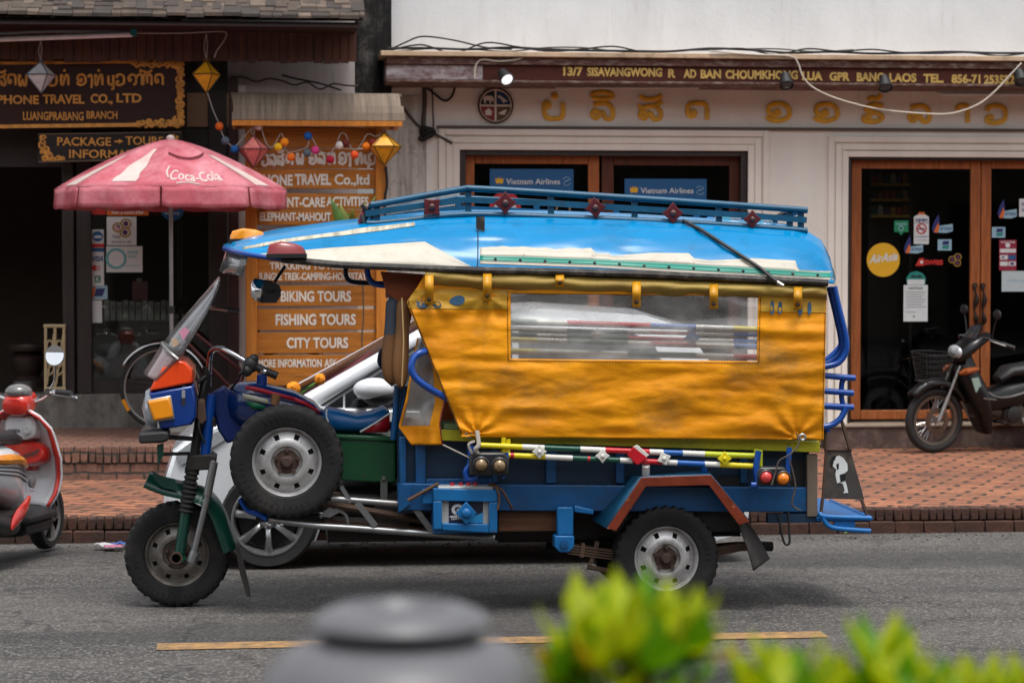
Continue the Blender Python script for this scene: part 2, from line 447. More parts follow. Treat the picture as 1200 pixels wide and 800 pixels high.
def brick_mat(name, c1, c2, mortar, sx, sy, rot=0, msize=.02, axes='XY', dark=.5, offset=.5, seed=0):
    """small fired bricks with grime; object coordinates in metres"""
    m = bpy.data.materials.new(name); m.use_nodes = True
    n, l, b = nodes_of(m)
    tc = n.new('ShaderNodeTexCoord')
    mp = n.new('ShaderNodeMapping')
    if axes == 'XZ':
        sp = n.new('ShaderNodeSeparateXYZ'); cb = n.new('ShaderNodeCombineXYZ'); l.new(tc.outputs['Object'], sp.inputs[0])
        l.new(sp.outputs[0], cb.inputs[0]); l.new(sp.outputs[2], cb.inputs[1]); l.new(cb.outputs[0], mp.inputs['Vector'])
    else: l.new(tc.outputs['Object'], mp.inputs['Vector'])
    mp.inputs['Rotation'].default_value = (0, 0, rot)
    wob = n.new('ShaderNodeTexNoise'); wob.inputs['Scale'].default_value = 5; wob.inputs['Detail'].default_value = 3; l.new(mp.outputs[0], wob.inputs['Vector'])
    sc_ = n.new('ShaderNodeVectorMath'); sc_.operation = 'SCALE'; sc_.inputs['Scale'].default_value = .05; l.new(wob.outputs['Color'], sc_.inputs[0])
    ad = n.new('ShaderNodeVectorMath'); ad.operation = 'ADD'; l.new(mp.outputs[0], ad.inputs[0]); l.new(sc_.outputs[0], ad.inputs[1])
    br = n.new('ShaderNodeTexBrick')
    br.offset = offset
    br.inputs['Scale'].default_value = 1.0; br.inputs['Brick Width'].default_value = sx; br.inputs['Row Height'].default_value = sy
    br.inputs['Mortar Size'].default_value = msize * min(sx, sy); br.inputs['Mortar Smooth'].default_value = .25; br.inputs['Bias'].default_value = -.1
    br.inputs['Color1'].default_value = (*c1, 1); br.inputs['Color2'].default_value = (*c2, 1); br.inputs['Mortar'].default_value = (*mortar, 1)
    l.new(ad.outputs[0], br.inputs['Vector'])
    nz = n.new('ShaderNodeTexNoise'); nz.inputs['Scale'].default_value = 1.5; nz.inputs['Detail'].default_value = 9; nz.inputs['Roughness'].default_value = .7
    l.new(tc.outputs['Object'], nz.inputs['Vector'])
    rm = n.new('ShaderNodeMapRange'); rm.inputs[1].default_value = .42; rm.inputs[2].default_value = .72; rm.inputs[4].default_value = dark; l.new(nz.outputs[0], rm.inputs[0])
    mx = n.new('ShaderNodeMix'); mx.data_type = 'RGBA'; mx.inputs[7].default_value = (.05, .042, .036, 1)
    l.new(rm.outputs[0], mx.inputs[0]); l.new(br.outputs[0], mx.inputs[6])
    n4 = n.new('ShaderNodeTexNoise'); n4.inputs['Scale'].default_value = 30; n4.inputs['Detail'].default_value = 5; l.new(tc.outputs['Object'], n4.inputs['Vector'])
    r4 = n.new('ShaderNodeMapRange'); r4.inputs[1].default_value = .3; r4.inputs[2].default_value = .7; r4.inputs[3].default_value = .7; r4.inputs[4].default_value = 1.25; l.new(n4.outputs[0], r4.inputs[0])
    ml = n.new('ShaderNodeVectorMath'); ml.operation = 'SCALE'; l.new(mx.outputs[2], ml.inputs[0]); l.new(r4.outputs[0], ml.inputs['Scale'])
    l.new(ml.outputs[0], b.inputs['Base Color'])
    b.inputs['Roughness'].default_value = .85; b.inputs['Specular IOR Level'].default_value = .3
    h = n.new('ShaderNodeMath'); h.operation = 'SUBTRACT'; h.inputs[0].default_value = 1; l.new(br.outputs['Fac'], h.inputs[1])
    h2 = n.new('ShaderNodeMath'); h2.operation = 'MULTIPLY_ADD'; h2.inputs[1].default_value = .35; l.new(n4.outputs[0], h2.inputs[0]); l.new(h.outputs[0], h2.inputs[2])
    bp = n.new('ShaderNodeBump'); bp.inputs['Strength'].default_value = .8; bp.inputs['Distance'].default_value = .008
    l.new(h2.outputs[0], bp.inputs['Height']); l.new(bp.outputs[0], b.inputs['Normal'])
    return m
def plaster(name, rgb, stain=.3, scol=(.09, .085, .08), streak=True, k=1.0, thr=.58, low=None):
    """painted plaster with rain streaks and mould; low=(z0, z1) adds splash grime near the ground"""
    m = bpy.data.materials.new(name); m.use_nodes = True
    n, l, b = nodes_of(m)
    c = lin(*rgb, k)
    tc = n.new('ShaderNodeTexCoord')
    def nz(scale, det, rough, st):
        mp = n.new('ShaderNodeMapping'); mp.inputs['Scale'].default_value = st; l.new(tc.outputs['Object'], mp.inputs[0])
        q = n.new('ShaderNodeTexNoise'); q.inputs['Scale'].default_value = scale; q.inputs['Detail'].default_value = det; q.inputs['Roughness'].default_value = rough
        l.new(mp.outputs[0], q.inputs['Vector']); return q.outputs[0]
    def rng(x, a, bb, cc, d):
        q = n.new('ShaderNodeMapRange'); q.inputs[1].default_value = a; q.inputs[2].default_value = bb; q.inputs[3].default_value = cc; q.inputs[4].default_value = d
        l.new(x, q.inputs[0]); return q.outputs[0]
    def mixc(f, a, cc):
        q = n.new('ShaderNodeMix'); q.data_type = 'RGBA'; l.new(f, q.inputs[0])
        for s_, v in ((6, a), (7, cc)):
            if isinstance(v, tuple): q.inputs[s_].default_value = (*v[:3], 1)
            else: l.new(v, q.inputs[s_])
        return q.outputs[2]
    o = mixc(rng(nz(2.0, 7, .6, (1, 1, .6)), .3, .7, 0, 1), tuple(x * .88 for x in c[:3]), tuple(min(x * 1.06, .88) for x in c[:3]))
    if streak: o = mixc(rng(nz(3.2, 8, .7, (2.6, 1, .22)), thr, thr + .22, 0, stain), o, scol)
    o = mixc(rng(nz(7.5, 10, .75, (1, 1, 1)), thr + .08, thr + .2, 0, stain * .8), o, tuple(x * .6 for x in scol))
    o = mixc(rng(nz(46, 3, .5, (1, 1, 1)), .72, .78, 0, min(1, stain * 1.2)), o, tuple(x * .5 for x in scol))
    if low:
        sp = n.new('ShaderNodeSeparateXYZ'); ge = n.new('ShaderNodeNewGeometry'); l.new(ge.outputs['Position'], sp.inputs[0])
        f = rng(sp.outputs[2], low[0], low[1], .75, 0)
        mu = n.new('ShaderNodeMath'); mu.operation = 'MULTIPLY'; l.new(f, mu.inputs[0]); l.new(rng(nz(5, 8, .7, (1, 1, .5)), .35, .65, 0, 1), mu.inputs[1])
        o = mixc(mu.outputs[0], o, (.1, .085, .07))
    l.new(o, b.inputs['Base Color']); b.inputs['Roughness'].default_value = .88; b.inputs['Specular IOR Level'].default_value = .25
    bp = n.new('ShaderNodeBump'); bp.inputs['Strength'].default_value = .25; bp.inputs['Distance'].default_value = .01
    l.new(nz(28, 8, .7, (1, 1, 1)), bp.inputs['Height']); l.new(bp.outputs[0], b.inputs['Normal'])
    return m
def wood(name, rgb, k=1.0, grain='x', var=.35, rough=.55, dark=.4, coat=0.0):
    st = {'x': (1.2, 14, 14), 'z': (14, 14, 1.2), 'y': (14, 1.2, 14)}[grain]
    return M(name, rgb, k, rough=rough, var=var, scale=2.6, stretch=st, bump=.25, bscale=6, spec=.25, dirt=dark, dcol=(40, 26, 16), dscale=1.4, coat=coat)

ASPH = asphalt()
g = MB(); g.grid(lambda u, v: (lerp(-150, 150, u), lerp(-150, 150, v), -.16), 2, 2)
struct(g.build('ground', M('earth', (112, 96, 78), .8, rough=.95)))
g = MB()
ys = [-60, 0, 6, 10, 11.5, 12.5, 13.5, 14.2, 14.9, 15.4, 15.9]
zs = [-.0035 * max(0, y - 11) ** 2 for y in ys]
xs_ = [-60, -20, -6, -3, 0, 3, 6, 9, 20, 60]
vv = [(x, y, z) for y, z in zip(ys, zs) for x in xs_]
nx = len(xs_)
g.add(vv, [(j * nx + i, j * nx + i + 1, (j + 1) * nx + i + 1, (j + 1) * nx + i) for j in range(len(ys) - 1) for i in range(nx - 1)])
struct(g.build('road', ASPH))
# worn yellow centre dash
YL = M('road_yellow', (200, 154, 96), .7, rough=.85, var=.3, scale=22, dirt=.95, dcol=(84, 78, 70), dscale=13)
a, b_ = PZ(184, 757, .004), PZ(966, 742.5, .004)
g = MB(); N = 60
vv = []
for i in range(N + 1):
    t = i / N; x = lerp(a.x, b_.x, t); y = lerp(a.y, b_.y, t)
    vv += [(x, y - .092 + .006 * noise.noise((x * 5, 1, 0)), .004), (x, y + .092 + .006 * noise.noise((x * 5, 9, 0)), .004)]
g.add(vv, [(2 * i, 2 * i + 2, 2 * i + 3, 2 * i + 1) for i in range(N)])
tag(g.build('road_marking', YL), None, None, kind='structure')

# pavement, kerb, terrace
BR = brick_mat('paving_brick', (.42, .17, .092), (.29, .112, .066), (.06, .045, .034), .30, .15, rot=R(27), msize=.13, dark=.75)
g = MB()
g.box(-30, 30, 15.98, 21.6, -.14, .075)
struct(g.build('pavement', BR))
BRK = brick_mat('terrace_brick', (.24, .12, .085), (.16, .085, .062), (.06, .052, .045), .21, .075, axes='XZ', dark=.75, msize=.12)
BRT = brick_mat('terrace_paving', (.27, .13, .09), (.2, .095, .07), (.08, .062, .05), .22, .11, rot=R(8), dark=.7, msize=.1)
KB = M('kerb_brick', (104, 66, 52), .5, rough=.9, var=.45, scale=9, bump=.5, bscale=50, dirt=.85, dcol=(46, 38, 32), dscale=2.2)
g = MB(); x = -4.5; i = 0
while x < 9.5:
    w = random.uniform(.05, .066); j = random.uniform(-.006, .006)
    g.box(x, x + w - .006, 15.84 + j, 15.995, -.0, .079 + random.uniform(-.006, .004)); x += w
g.box(-30, -4.5, 15.84, 15.985, -.0, .076); g.box(9.5, 30, 15.84, 15.985, -.0, .076)
x = -4.5
while x < 9.5:
    w = random.uniform(.17, .22)
    g.box(x, x + w - .008, 15.80 + random.uniform(-.008, .008), 15.86, -.13, -.004 + random.uniform(-.004, .003)); x += w
struct(g.build('kerb', KB, bevel=.006, seg=1))
XT = X(456, 20.8)
g = MB()
g.box(-14, XT, 18.62, 21.1, .06, .322)
struct(g.build('terrace', BRT))
g = MB(); x = -8
while x < XT:
    w = random.uniform(.055, .07)
    g.box(x, x + w - .006, 18.585 + random.uniform(-.008, .008), 18.69, .2, .329 + random.uniform(-.006, .003)); x += w
g.box(-8, XT, 18.6, 18.64, .05, .2)
struct(g.build('terrace_step', [BRK], bevel=.006, seg=1))

# ---------------------------------------------------------------- white shophouse
WW = plaster('white_plaster', (214, 217, 220), .45, (.36, .34, .31), thr=.57)
WG = plaster('white_plaster_lower', (238, 232, 224), .45, (.25, .23, .2), thr=.58, low=(.3, 1.3))
WOLD = plaster('old_plaster', (205, 200, 192), .85, (.13, .125, .12), thr=.46)
WM = plaster('mouldy_plaster', (92, 88, 84), 1.0, (.012, .012, .013), thr=.32)
WT = plaster('white_trim', (238, 230, 220), .35, (.3, .26, .22), thr=.6, streak=False)
bld = thing('shophouse', 'white plastered shophouse with brown name fascia, gold lettering and two wood-framed glass shopfronts', 'building', (X(700, 21.1), 21.1, .1))
WY = 21.1
xA0, xA1, xB0, xB1 = X(535, WY), X(879, WY), X(990, WY), X(1330, WY)
xL, xR = X(455, WY), 12.0
zA, zB = Z(172, WY, 700), Z(180, WY, 1000)
g = MB()
g.box(xL, xA0, WY, WY + .3, .1, zA); g.box(xA1, xB0, WY, WY + .3, .1, zA); g.box(xB1, xR, WY, WY + .3, .1, zA)
g.box(xL, xR, WY, WY + .3, zA + .0005, 3.35)
plabel(g.build('wall', WG, bld), 'off-white lower wall under the fascia')
g = MB(); g.box(xL + .02, xR, WY - .02, WY + .3, 3.352, 7.2)
plabel(g.build('wall', WW, bld), 'clean white upper wall above the fascia')
g = MB(); g.box(X(416, 20.85), xL + .02, 20.86, WY + .3, Z(110, 20.85, 430), 7.2)
plabel(g.build('pilaster', WM, bld), 'corner strip blackened with mould')
g = MB(); g.box(X(446, 20.9), xL + .015, 20.9, WY + .3, .1, Z(110, 20.85, 430) + .001)
g.build('pilaster', WOLD, bld)
g = MB(); g.box(xL + .016, X(500, WY), WY - .012, WY + .01, .1, Z(112, WY, 480))
plabel(g.build('wall_patch', WOLD, bld), 'peeling grey patch of wall beside the pipes')
# mouldings round the openings
def architrave(x0p, x1p, ytop, ybot, xref):
    g = MB()
    for k, (o, d) in enumerate(((0, .03), (9, .02), (17, .01))):
        xa, xb = X(x0p - 21 + o, WY), X(x1p + 21 - o, WY)
        zt = Z(ytop - 19 + o, WY, xref); zb = .28; w = .055
        y0 = WY - d
        g.box(xa, xa + w, y0, WY + .005, zb, zt); g.box(xb - w, xb, y0, WY + .005, zb, zt)
        g.box(xa + w, xb - w, y0 + .002, WY + .005, zt - w, zt)
    return g.build('architrave', WT, bld, bevel=.006)
architrave(535, 879, 171, 490, 700)
architrave(990, 1330, 179, 490, 1050)
g = MB(); g.box(X(512, WY), xR, WY - .035, WY, Z(150.5, WY, 700) - .01, Z(149, WY, 700) + .004)
g.build('ledge', M('ledge_dark', (96, 82, 72), .8), bld)
# threshold steps
g = MB(); g.box(X(470, 20.95), X(920, 20.95), 20.94, 21.42, .07, .262); g.box(X(967, 20.95), 12, 20.94, 21.42, .07, .262)
STEP = M('step_brown', (84, 66, 62), .9, rough=.75, var=.25, scale=4, dirt=.6, dcol=(150, 132, 118), dscale=2.5, bump=.3)
g.build('step', STEP, bld, bevel=.012)
g = MB(); g.box(X(469, 20.95), X(921, 20.95), 20.925, 21.43, .2625, .287); g.box(X(966, 20.95), 12, 20.925, 21.43, .2625, .287)
g.build('sill', M('sill_stone', (176, 158, 140), .7, var=.25, dirt=.5, dcol=(90, 76, 64)), bld, bevel=.006)
# dark rooms behind the glass
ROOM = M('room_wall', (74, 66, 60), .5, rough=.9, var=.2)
g = MB()
def room(g, x0, x1, y0, y1, z0, z1):
    t = .04
    g.box(x0, x1, y1, y1 + t, z0, z1); g.box(x0 - t, x0, y0, y1, z0, z1); g.box(x1, x1 + t, y0, y1, z0, z1)
    g.box(x0 - t, x1 + t, y0, y1 + t, z0 - t, z0); g.box(x0 - t, x1 + t, y0, y1 + t, z1, z1 + t)
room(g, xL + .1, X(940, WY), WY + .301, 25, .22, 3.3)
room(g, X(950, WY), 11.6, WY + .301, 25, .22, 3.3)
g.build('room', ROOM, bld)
# fascia canopy
FY = 20.45
fx0, fx1 = X(453, FY), 11.5
def fz(y): return Z(y, FY, 460)
FL = M('fascia_flaked', (214, 206, 208), .9, rough=.7, var=.15, scale=5, dirt=1.0, dcol=(96, 44, 36), dscale=7, stretch=(1, 1, 2.2))
FB = M('fascia_brown', (92, 46, 36), .8, rough=.7, var=.35, scale=3, spec=.25, dirt=.6, dcol=(60, 32, 28), dscale=3, stretch=(1, 1, 3))
FM = M('fascia_moulding', (104, 66, 56), .75, rough=.7, var=.3, scale=6, dirt=.55, dcol=(190, 180, 170), dscale=9, stretch=(1, 1, 3))
CR = M('cream_ledge', (206, 178, 148), .8, rough=.8, var=.2, dirt=.45, dcol=(96, 80, 64), dscale=5)
g = MB()
g.box(fx0 - .05, fx1, FY - .09, WY, fz(66.5), fz(60.5), 0)
g.box(fx0, fx1, FY - .035, WY, fz(75.5), fz(66.6), 1)
g.box(fx0, X(566, FY), FY, WY, fz(93), fz(75.6), 2)
g.box(X(566, FY) + .001, fx1, FY, WY, fz(93), fz(75.6), 3)
g.box(fx0, fx1, FY - .02, WY, fz(96.5), fz(93.1), 1)
g.build('fascia', [CR, FM, FL, FB], bld, bevel=.006)
GOLD = M('gold_letter', (226, 172, 44), 1.0, rough=.45, var=.2, scale=12, dirt=.3, dcol=(120, 84, 30), dscale=14)
GY = M('gold_text', (222, 184, 98), .85, rough=.5, var=.25, scale=10, dirt=.4, dcol=(120, 84, 50), dscale=12)
def ty(x): return 78.6 + (x - 660) * .0192
for s_, x0, x1 in (('13/7', 660, 683), ('SISAVANGWONG', 688, 776), ('R', 783, 792), ('AD', 801, 816), ('BAN', 821, 845), ('CHOUMKHONG', 850, 935), ('LUA', 940, 964),
                   ('GPR', 972, 996), ('BANG', 1004, 1036), ('LAOS', 1042, 1074), ('TEL.', 1082, 1106), ('856-71', 1115, 1149), ('253522', 1153, 1189)):
    g = MB(); put_text(g, s_, x0, x1, ty(x0), ty(x0) + 9.8, FY - .004, bold=.045); g.build('word', GY, bld)
def band(x): return (x - 634) * .0085
for gl, x, w in (('b+m', 635, 29), ('l+i', 691, 29), ('s+u', 747, 29), ('d', 803, 29), ('o', 898, 29), ('o', 954, 29), ('r+z', 1009, 28), ('l', 1063, 28), ('a', 1119, 24), ('w', 1153, 27)):
    g = MB(); put_lao(g, [gl], [x], 119.5 + band(x), 139.5 + band(x), WY - .012, w, .0225, flat=.35)
    plabel(g.build('letter', GOLD, bld), 'raised gold Lao letter')
# round emblem
g = MB(); c = P(580.5, 124, WY)
rr = .157
g.lathe([(rr, 0), (rr, .03), (rr * .9, .034), (rr * .9, .01)], (c.x, WY - .002, c.z), (0, -1, 0), 40, 0)
for q, (a0, mi) in enumerate(((0, 1), (90, 2), (180, 3), (270, 4))):
    pts = [(c.x, c.z)] + [(c.x + rr * .9 * math.cos(R(a0 + i * 9)), c.z + rr * .9 * math.sin(R(a0 + i * 9))) for i in range(11)]
    g.prism(pts, WY - .014, WY - .002, mi)
g.box(c.x - rr * .9, c.x + rr * .9, WY - .022, WY - .0145, c.z - .008, c.z + .008, 5)
g.box(c.x - .008, c.x + .008, WY - .0225, WY - .0145, c.z - rr * .9, c.z + rr * .9, 5)
pts = [(c.x + math.cos(R(t * 9)) * rr * .9, WY - .02, c.z + math.sin(R(t * 9)) * rr * .9) for t in range(40)]
g.tube(pts, .009, 6, 5, closed=True)
def blob(g, cx, cz, pts, s_, y, mi): g.prism([(cx + u * s_, cz + v * s_) for u, v in pts], y - .004, y, mi)
ELE = [(-1, .2), (-.9, -.5), (-.75, -.9), (-.55, -.9), (-.5, -.3), (.2, -.3), (.25, -.9), (.5, -.9), (.5, -.2), (.8, -.4), (.95, -.8), (1.05, -.4), (.95, .3), (.6, .6), (-.4, .6), (-.8, .5)]
FIS = [(-.9, .7), (-.4, .6), (.3, .1), (.6, -.2), (1, -.3), (.8, -.6), (.4, -.5), (.2, -.9), (0, -.5), (-.4, 0), (-.9, .3)]
HOU = [(-.6, -.6), (.6, -.6), (.6, 0), (.9, 0), (0, .8), (-.9, 0), (-.6, 0)]
LEA = [(-.9, -.2), (-.3, .1), (.5, .5), (.9, .4), (.6, .1), (.2, -.1), (.7, -.1), (.4, -.5), (-.4, -.4)]
for pts, dx, dz in ((ELE, -1, 1), (FIS, 1, 1), (HOU, -1, -1), (LEA, 1, -1)):
    blob(g, c.x + dx * .062, c.z + dz * .058, pts, .045, WY - .0145, 5)
plabel(g.build('emblem', [M('emblem_ring', (84, 52, 36)), M('emblem_blue', (22, 60, 112)), M('emblem_navy', (30, 40, 52)), M('emblem_red', (140, 40, 44)), M('emblem_brown', (96, 68, 36)), M('emblem_white', (220, 214, 204))], bld), 'round emblem in four coloured quarters')
# shop doors: wooden leaves with panes
WDR = wood('door_wood', (158, 90, 48), 1.0, 'z', dark=.35, coat=.2)
WDD = wood('door_wood_dark', (92, 48, 32), .9, 'z', dark=.45, coat=.15)
FRK = M('door_frame_dark', (48, 34, 30), .8, rough=.5)
PANE = glass_mat('shop_pane', (.72, .75, .76), .018, .015)
HAND = M('old_iron', (52, 40, 34), .8, rough=.5, metal=.5, dirt=.5)
DY = WY + .13
def leaf(x0, x1, y0t, y1b, w_px, xref, mat, label=None, toprail=10, bottom=14):
    """one glazed door leaf; the frame is the part, the pane hangs in it"""
    g = MB()
    xa, xb = X(x0, DY), X(x1, DY); zt, zb = Z(y0t, DY, xref), Z(y1b, DY, xref); w = (X(600 + w_px, DY) - X(600, DY))
    s1 = toprail / 132; s2 = bottom / 132
    g.box(xa, xa + w, DY, DY + .05, zb, zt); g.box(xb - w, xb, DY, DY + .05, zb, zt)
    g.box(xa + w, xb - w, DY + .002, DY + .048, zt - s1, zt); g.box(xa + w, xb - w, DY + .002, DY + .048, zb, zb + s2)
    d = g.build('door', mat, bld, bevel=.006)
    if label: plabel(d, label)
    p = MB(); p.box(xa + w - .01, xb - w + .01, DY + .022, DY + .028, zb + s2 - .01, zt - s1 + .01)
    p.build('pane', PANE, d)
    return d
def outer_frame(x0, x1, yt, xref, w=12):
    g = MB(); xa, xb = X(x0, WY), X(x1, WY); zt = Z(yt, WY, xref); t = w / 132
    y0, y1 = WY + .03, WY + .3
    g.box(xa + .001, xa + t, y0, y1, .288, zt - .001); g.box(xb - t, xb - .001, y0, y1, .288, zt - .001); g.box(xa + t, xb - t, y0 + .002, y1, zt - t, zt - .001)
    g.build('door_frame', FRK, bld, bevel=.005)
outer_frame(535, 879, 171.5, 700, 11)
d1 = leaf(543, 702, 180, 488, 13, 620, WDR, 'glazed wooden leaf with the upper airline banner', 12)
d2 = leaf(705, 868, 181, 488, 14, 780, WDD, 'darker glazed wooden leaf', 13)
outer_frame(990, 1330, 179.5, 1050, 8)
d3 = leaf(997, 1148, 188, 491, 12, 1070, WDR, 'glazed wooden leaf covered with stickers', 10, 11)
d4 = leaf(1149, 1300, 188, 491, 12, 1200, WDR, 'glazed wooden leaf with a maroon card notice', 10, 11)
g = MB()
for x in (1143, 1152.5):
    pts = [P(x, 333, DY - .0), P(x - 1, 338, DY - .03), P(x + 1.5, 350, DY - .03), P(x - 1, 362, DY - .03), P(x + 1, 374, DY - .03), P(x, 380, DY - .0)]
    g.tube(smooth(pts, 5), [.016 + .008 * math.sin(i * .7) for i in range(26)], 8)
g.pbox(1144, 378, 1152, 388, DY - .012, DY, 0)
g.build('handle', HAND, d3)

# ---- stickers and posters: flat printed sheets just behind or on the panes
def col(name, rgb, k=.85): return M('print_' + name, rgb, k, rough=.45, var=.05, scale=20)
WHT, BLU, YEL, RED, TEAL = col('white', (226, 230, 230)), col('blue', (14, 92, 148)), col('yellow', (244, 186, 30)), col('red', (206, 42, 36)), col('teal', (28, 140, 128))
NAV, GRN, MAR, BLK, ORA, PNK, GRY, LBL = col('navy', (34, 44, 110)), col('green', (20, 136, 92)), col('maroon', (150, 26, 56)), col('black', (28, 28, 32)), col('orange', (226, 112, 32)), col('pink', (226, 170, 176)), col('grey', (120, 124, 128)), col('pale_blue', (158, 196, 214))
SY = DY - .004
def banner(d, x0, y0, x1, y1):
    g = MB(); g.pbox(x0, y0, x1, y1, SY - .004, SY, 0)
    w, h = x1 - x0, y1 - y0; y = SY - .0055
    put_text(g, 'Vietnam Airlines', x0 + w * .195, x0 + w * .84, y0 + h * .42, y0 + h * .66, y, 1, bold=.012)
    cx, cy = x0 + w * .115, y0 + h * .62
    for a in (-70, -42, -15, 15, 42, 70):                       # lotus petals
        r_ = 4.9 if abs(a) > 60 else 7.5
        t = (cx + math.sin(R(a)) * r_ * 1.05, cy - math.cos(R(a)) * r_); n_ = (math.cos(R(a)) * 1.7, math.sin(R(a)) * 1.7)
        g.pprism([(cx, cy), ((cx + t[0]) / 2 - n_[0], (cy + t[1]) / 2 - n_[1]), t, ((cx + t[0]) / 2 + n_[0], (cy + t[1]) / 2 + n_[1])], y - a * 1e-6, y + .001, 2)
    c = P(x0 + w * .92, y0 + h * .54, y); r_ = .036
    for a0 in (20, 200):
        g.tube([(c.x + math.cos(R(a0 + i * 12)) * r_, y, c.z + math.sin(R(a0 + i * 12)) * r_) for i in range(12)], .0028, 5, 3)
    g.tube([(c.x - r_ * .7, y, c.z - .008), (c.x, y, c.z + .004), (c.x + r_ * .8, y, c.z + .012)], [.002, .006, .001], 5, 3)
    plabel(g.build('poster', [BLU, WHT, YEL, LBL], d), 'blue airline banner with white lettering and a yellow lotus')
banner(d1, 574, 198, 672, 225); banner(d2, 732, 209.5, 828, 235)
g = MB(); c = P(592, 243, SY); g.disc(c, .14, (0, -1, 0), .004, 32, 0); g.disc((c.x, c.y - .005, c.z - .02), .1, (0, -1, 0), .001, 32, 1)
g.build('sticker', [RED, WHT], d1)
g = MB(); c = P(660, 246, SY); g.tube([(c.x + .06 * math.cos(R(i * 15)), c.y, c.z + .06 * math.sin(R(i * 15))) for i in range(24)], .01, 6, 0, closed=True)
g.build('sticker', [col('tan', (150, 128, 96))], d1)
def flame(d, x0, y0, x1, y1):
    g = MB(); w, h = x1 - x0, y1 - y0
    g.pprism([(x0, y0 + h * .75), (x0 + w * .1, y0 + h * .4), (x0 + w * .32, y0), (x0 + w * .38, y0 + h * .5), (x0 + w * .3, y0 + h), (x0 + w * .08, y0 + h)], SY - .002, SY, 0)
    g.pprism([(x0 + w * .08, y0 + h * .95), (x0 + w * .3, y0 + h * .45), (x0 + w * .36, y0 + h * .75), (x0 + w * .26, y0 + h)], SY - .003, SY - .001, 1)
    g.pprism([(x0 + w * .3, y0 + h * .98), (x0 + w * .36, y0 + h * .62), (x0 + w * .98, y0 + h * .52), (x0 + w * .98, y0 + h * .9), (x0 + w * .7, y0 + h)], SY - .0025, SY, 2)
    put_text(g, 'airways', x0 + w * .38, x0 + w * .95, y0 + h * .62, y0 + h * .84, SY - .0035, 3, shear=.3, bold=.01)
    g.build('sticker', [NAV, ORA, LBL, NAV], d)
flame(d3, 1092, 251, 1117, 273); flame(d3, 1059, 276, 1082, 297); flame(d4, 1169, 233, 1192, 256)
def card(d, x0, y0, x1, y1):
    g = MB(); g.pbox(x0, y0, x1, y1, SY - .002, SY, 0); w = x1 - x0; h = y1 - y0
    g.pprism([(x0 + w * .3, y0 + h * .48), (x0 + w * .4, y0 + h * .14), (x0 + w * .86, y0 + h * .14), (x0 + w * .78, y0 + h * .48)], SY - .0035, SY - .0015, 1)
    g.pprism([(x0 + w * .3, y0 + h * .84), (x0 + w * .38, y0 + h * .54), (x0 + w * .86, y0 + h * .54), (x0 + w * .76, y0 + h * .84)], SY - .0035, SY - .0015, 2)
    g.build('sticker', [LBL, NAV, TEAL], d)
card(d3, 1099, 280.5, 1115, 293.5); card(d4, 1162.5, 266, 1178, 278.5)
g = MB(); g.pbox(1048, 258.5, 1064.5, 272, SY - .002, SY, 0); g.pprism([(1053, 272), (1059, 272), (1056, 276)], SY - .002, SY, 0)
c = P(1056, 267.5, SY - .003); g.tube([(c.x + .022 * math.cos(R(i * 30)), c.y, c.z + .022 * math.sin(R(i * 30))) for i in range(12)], .004, 5, 1, closed=True)
put_text(g, 'guide', 1050, 1063, 261, 263.5, SY - .003, 1)
g.build('sticker', [GRN, LBL], d3)
g = MB(); g.pbox(1071, 261.5, 1088.5, 286, SY - .002, SY, 0); g.pprism([(1071, 261), (1071, 254), (1076, 251.5), (1080, 249), (1084, 251.5), (1088.5, 254), (1088.5, 261)], SY - .002, SY, 0)
g.pprism([(1076, 251.5), (1077.5, 248), (1079, 250), (1080, 247.5), (1081, 250), (1083, 248), (1084, 251.5)], SY - .003, SY - .0005, 2)
put_text(g, 'open', 1072.5, 1087, 254.5, 259.5, SY - .003, 1, bold=.03)
c = P(1080, 268, SY - .003); r_ = .043
g.tube([(c.x + r_ * math.cos(R(i * 15)), c.y, c.z + r_ * math.sin(R(i * 15))) for i in range(24)], .006, 6, 3, closed=True)
g.tube([(c.x - r_ * .7, c.y, c.z + r_ * .7), (c.x + r_ * .7, c.y, c.z - r_ * .7)], .006, 6, 3)
g.pbox(1075.5, 267.5, 1084, 269, SY - .0028, SY - .0005, 1)
put_text(g, 'no smoking', 1073, 1087, 276.2, 278.2, SY - .003, 1); put_text(g, 'in this shop', 1074, 1086, 280.5, 282, SY - .003, 4)
plabel(g.build('sticker', [WHT, NAV, ORA, RED, GRY], d3), 'white open and no-smoking sticker')
g = MB(); c = P(1035, 304.5, SY); g.disc(c, 20.2 / 133, (0, -1, 0), .003, 48, 0)
put_text(g, 'AirAsia', 1018, 1052, 299, 308.5, SY - .0045, 1, shear=.35, bold=.03, x_slope=.12)
plabel(g.build('sticker', [YEL, WHT], d3), 'round yellow sticker with white script')
g = MB(); g.pprism([(1072.5, 311.5), (1077.5, 302.5), (1083, 302.5), (1083, 311.5)], SY - .002, SY, 0)
g.pbox(1078, 306.2, 1082, 308, SY - .003, SY - .001, 1); g.pbox(1079.2, 305, 1080.8, 309.2, SY - .0031, SY - .001, 1)
put_text(g, 'SWISS', 1083.5, 1105, 304.5, 310, SY - .002, 0, bold=.05)
plabel(g.build('sticker', [RED, WHT], d3), 'red airline sticker with a white cross')
def orchid(g, cx, cy, r, Y, mi_line, mi_core, lw):
    for a in (55, 175, 295):
        ox, oy = cx + r * .52 * math.cos(R(a)), cy - r * .52 * math.sin(R(a))
        c = P(ox, oy, Y); q = P(ox + r * .5, oy, Y).x - c.x
        pts = [(c.x + q * math.cos(R(i * 20)), Y, c.z + q * .92 * math.sin(R(i * 20))) for i in range(18)]
        g.tube(pts, lw, 5, mi_line, closed=True)
        g.disc((c.x, Y + .0005, c.z), q * .55, (0, -1, 0), .001, 16, mi_core)
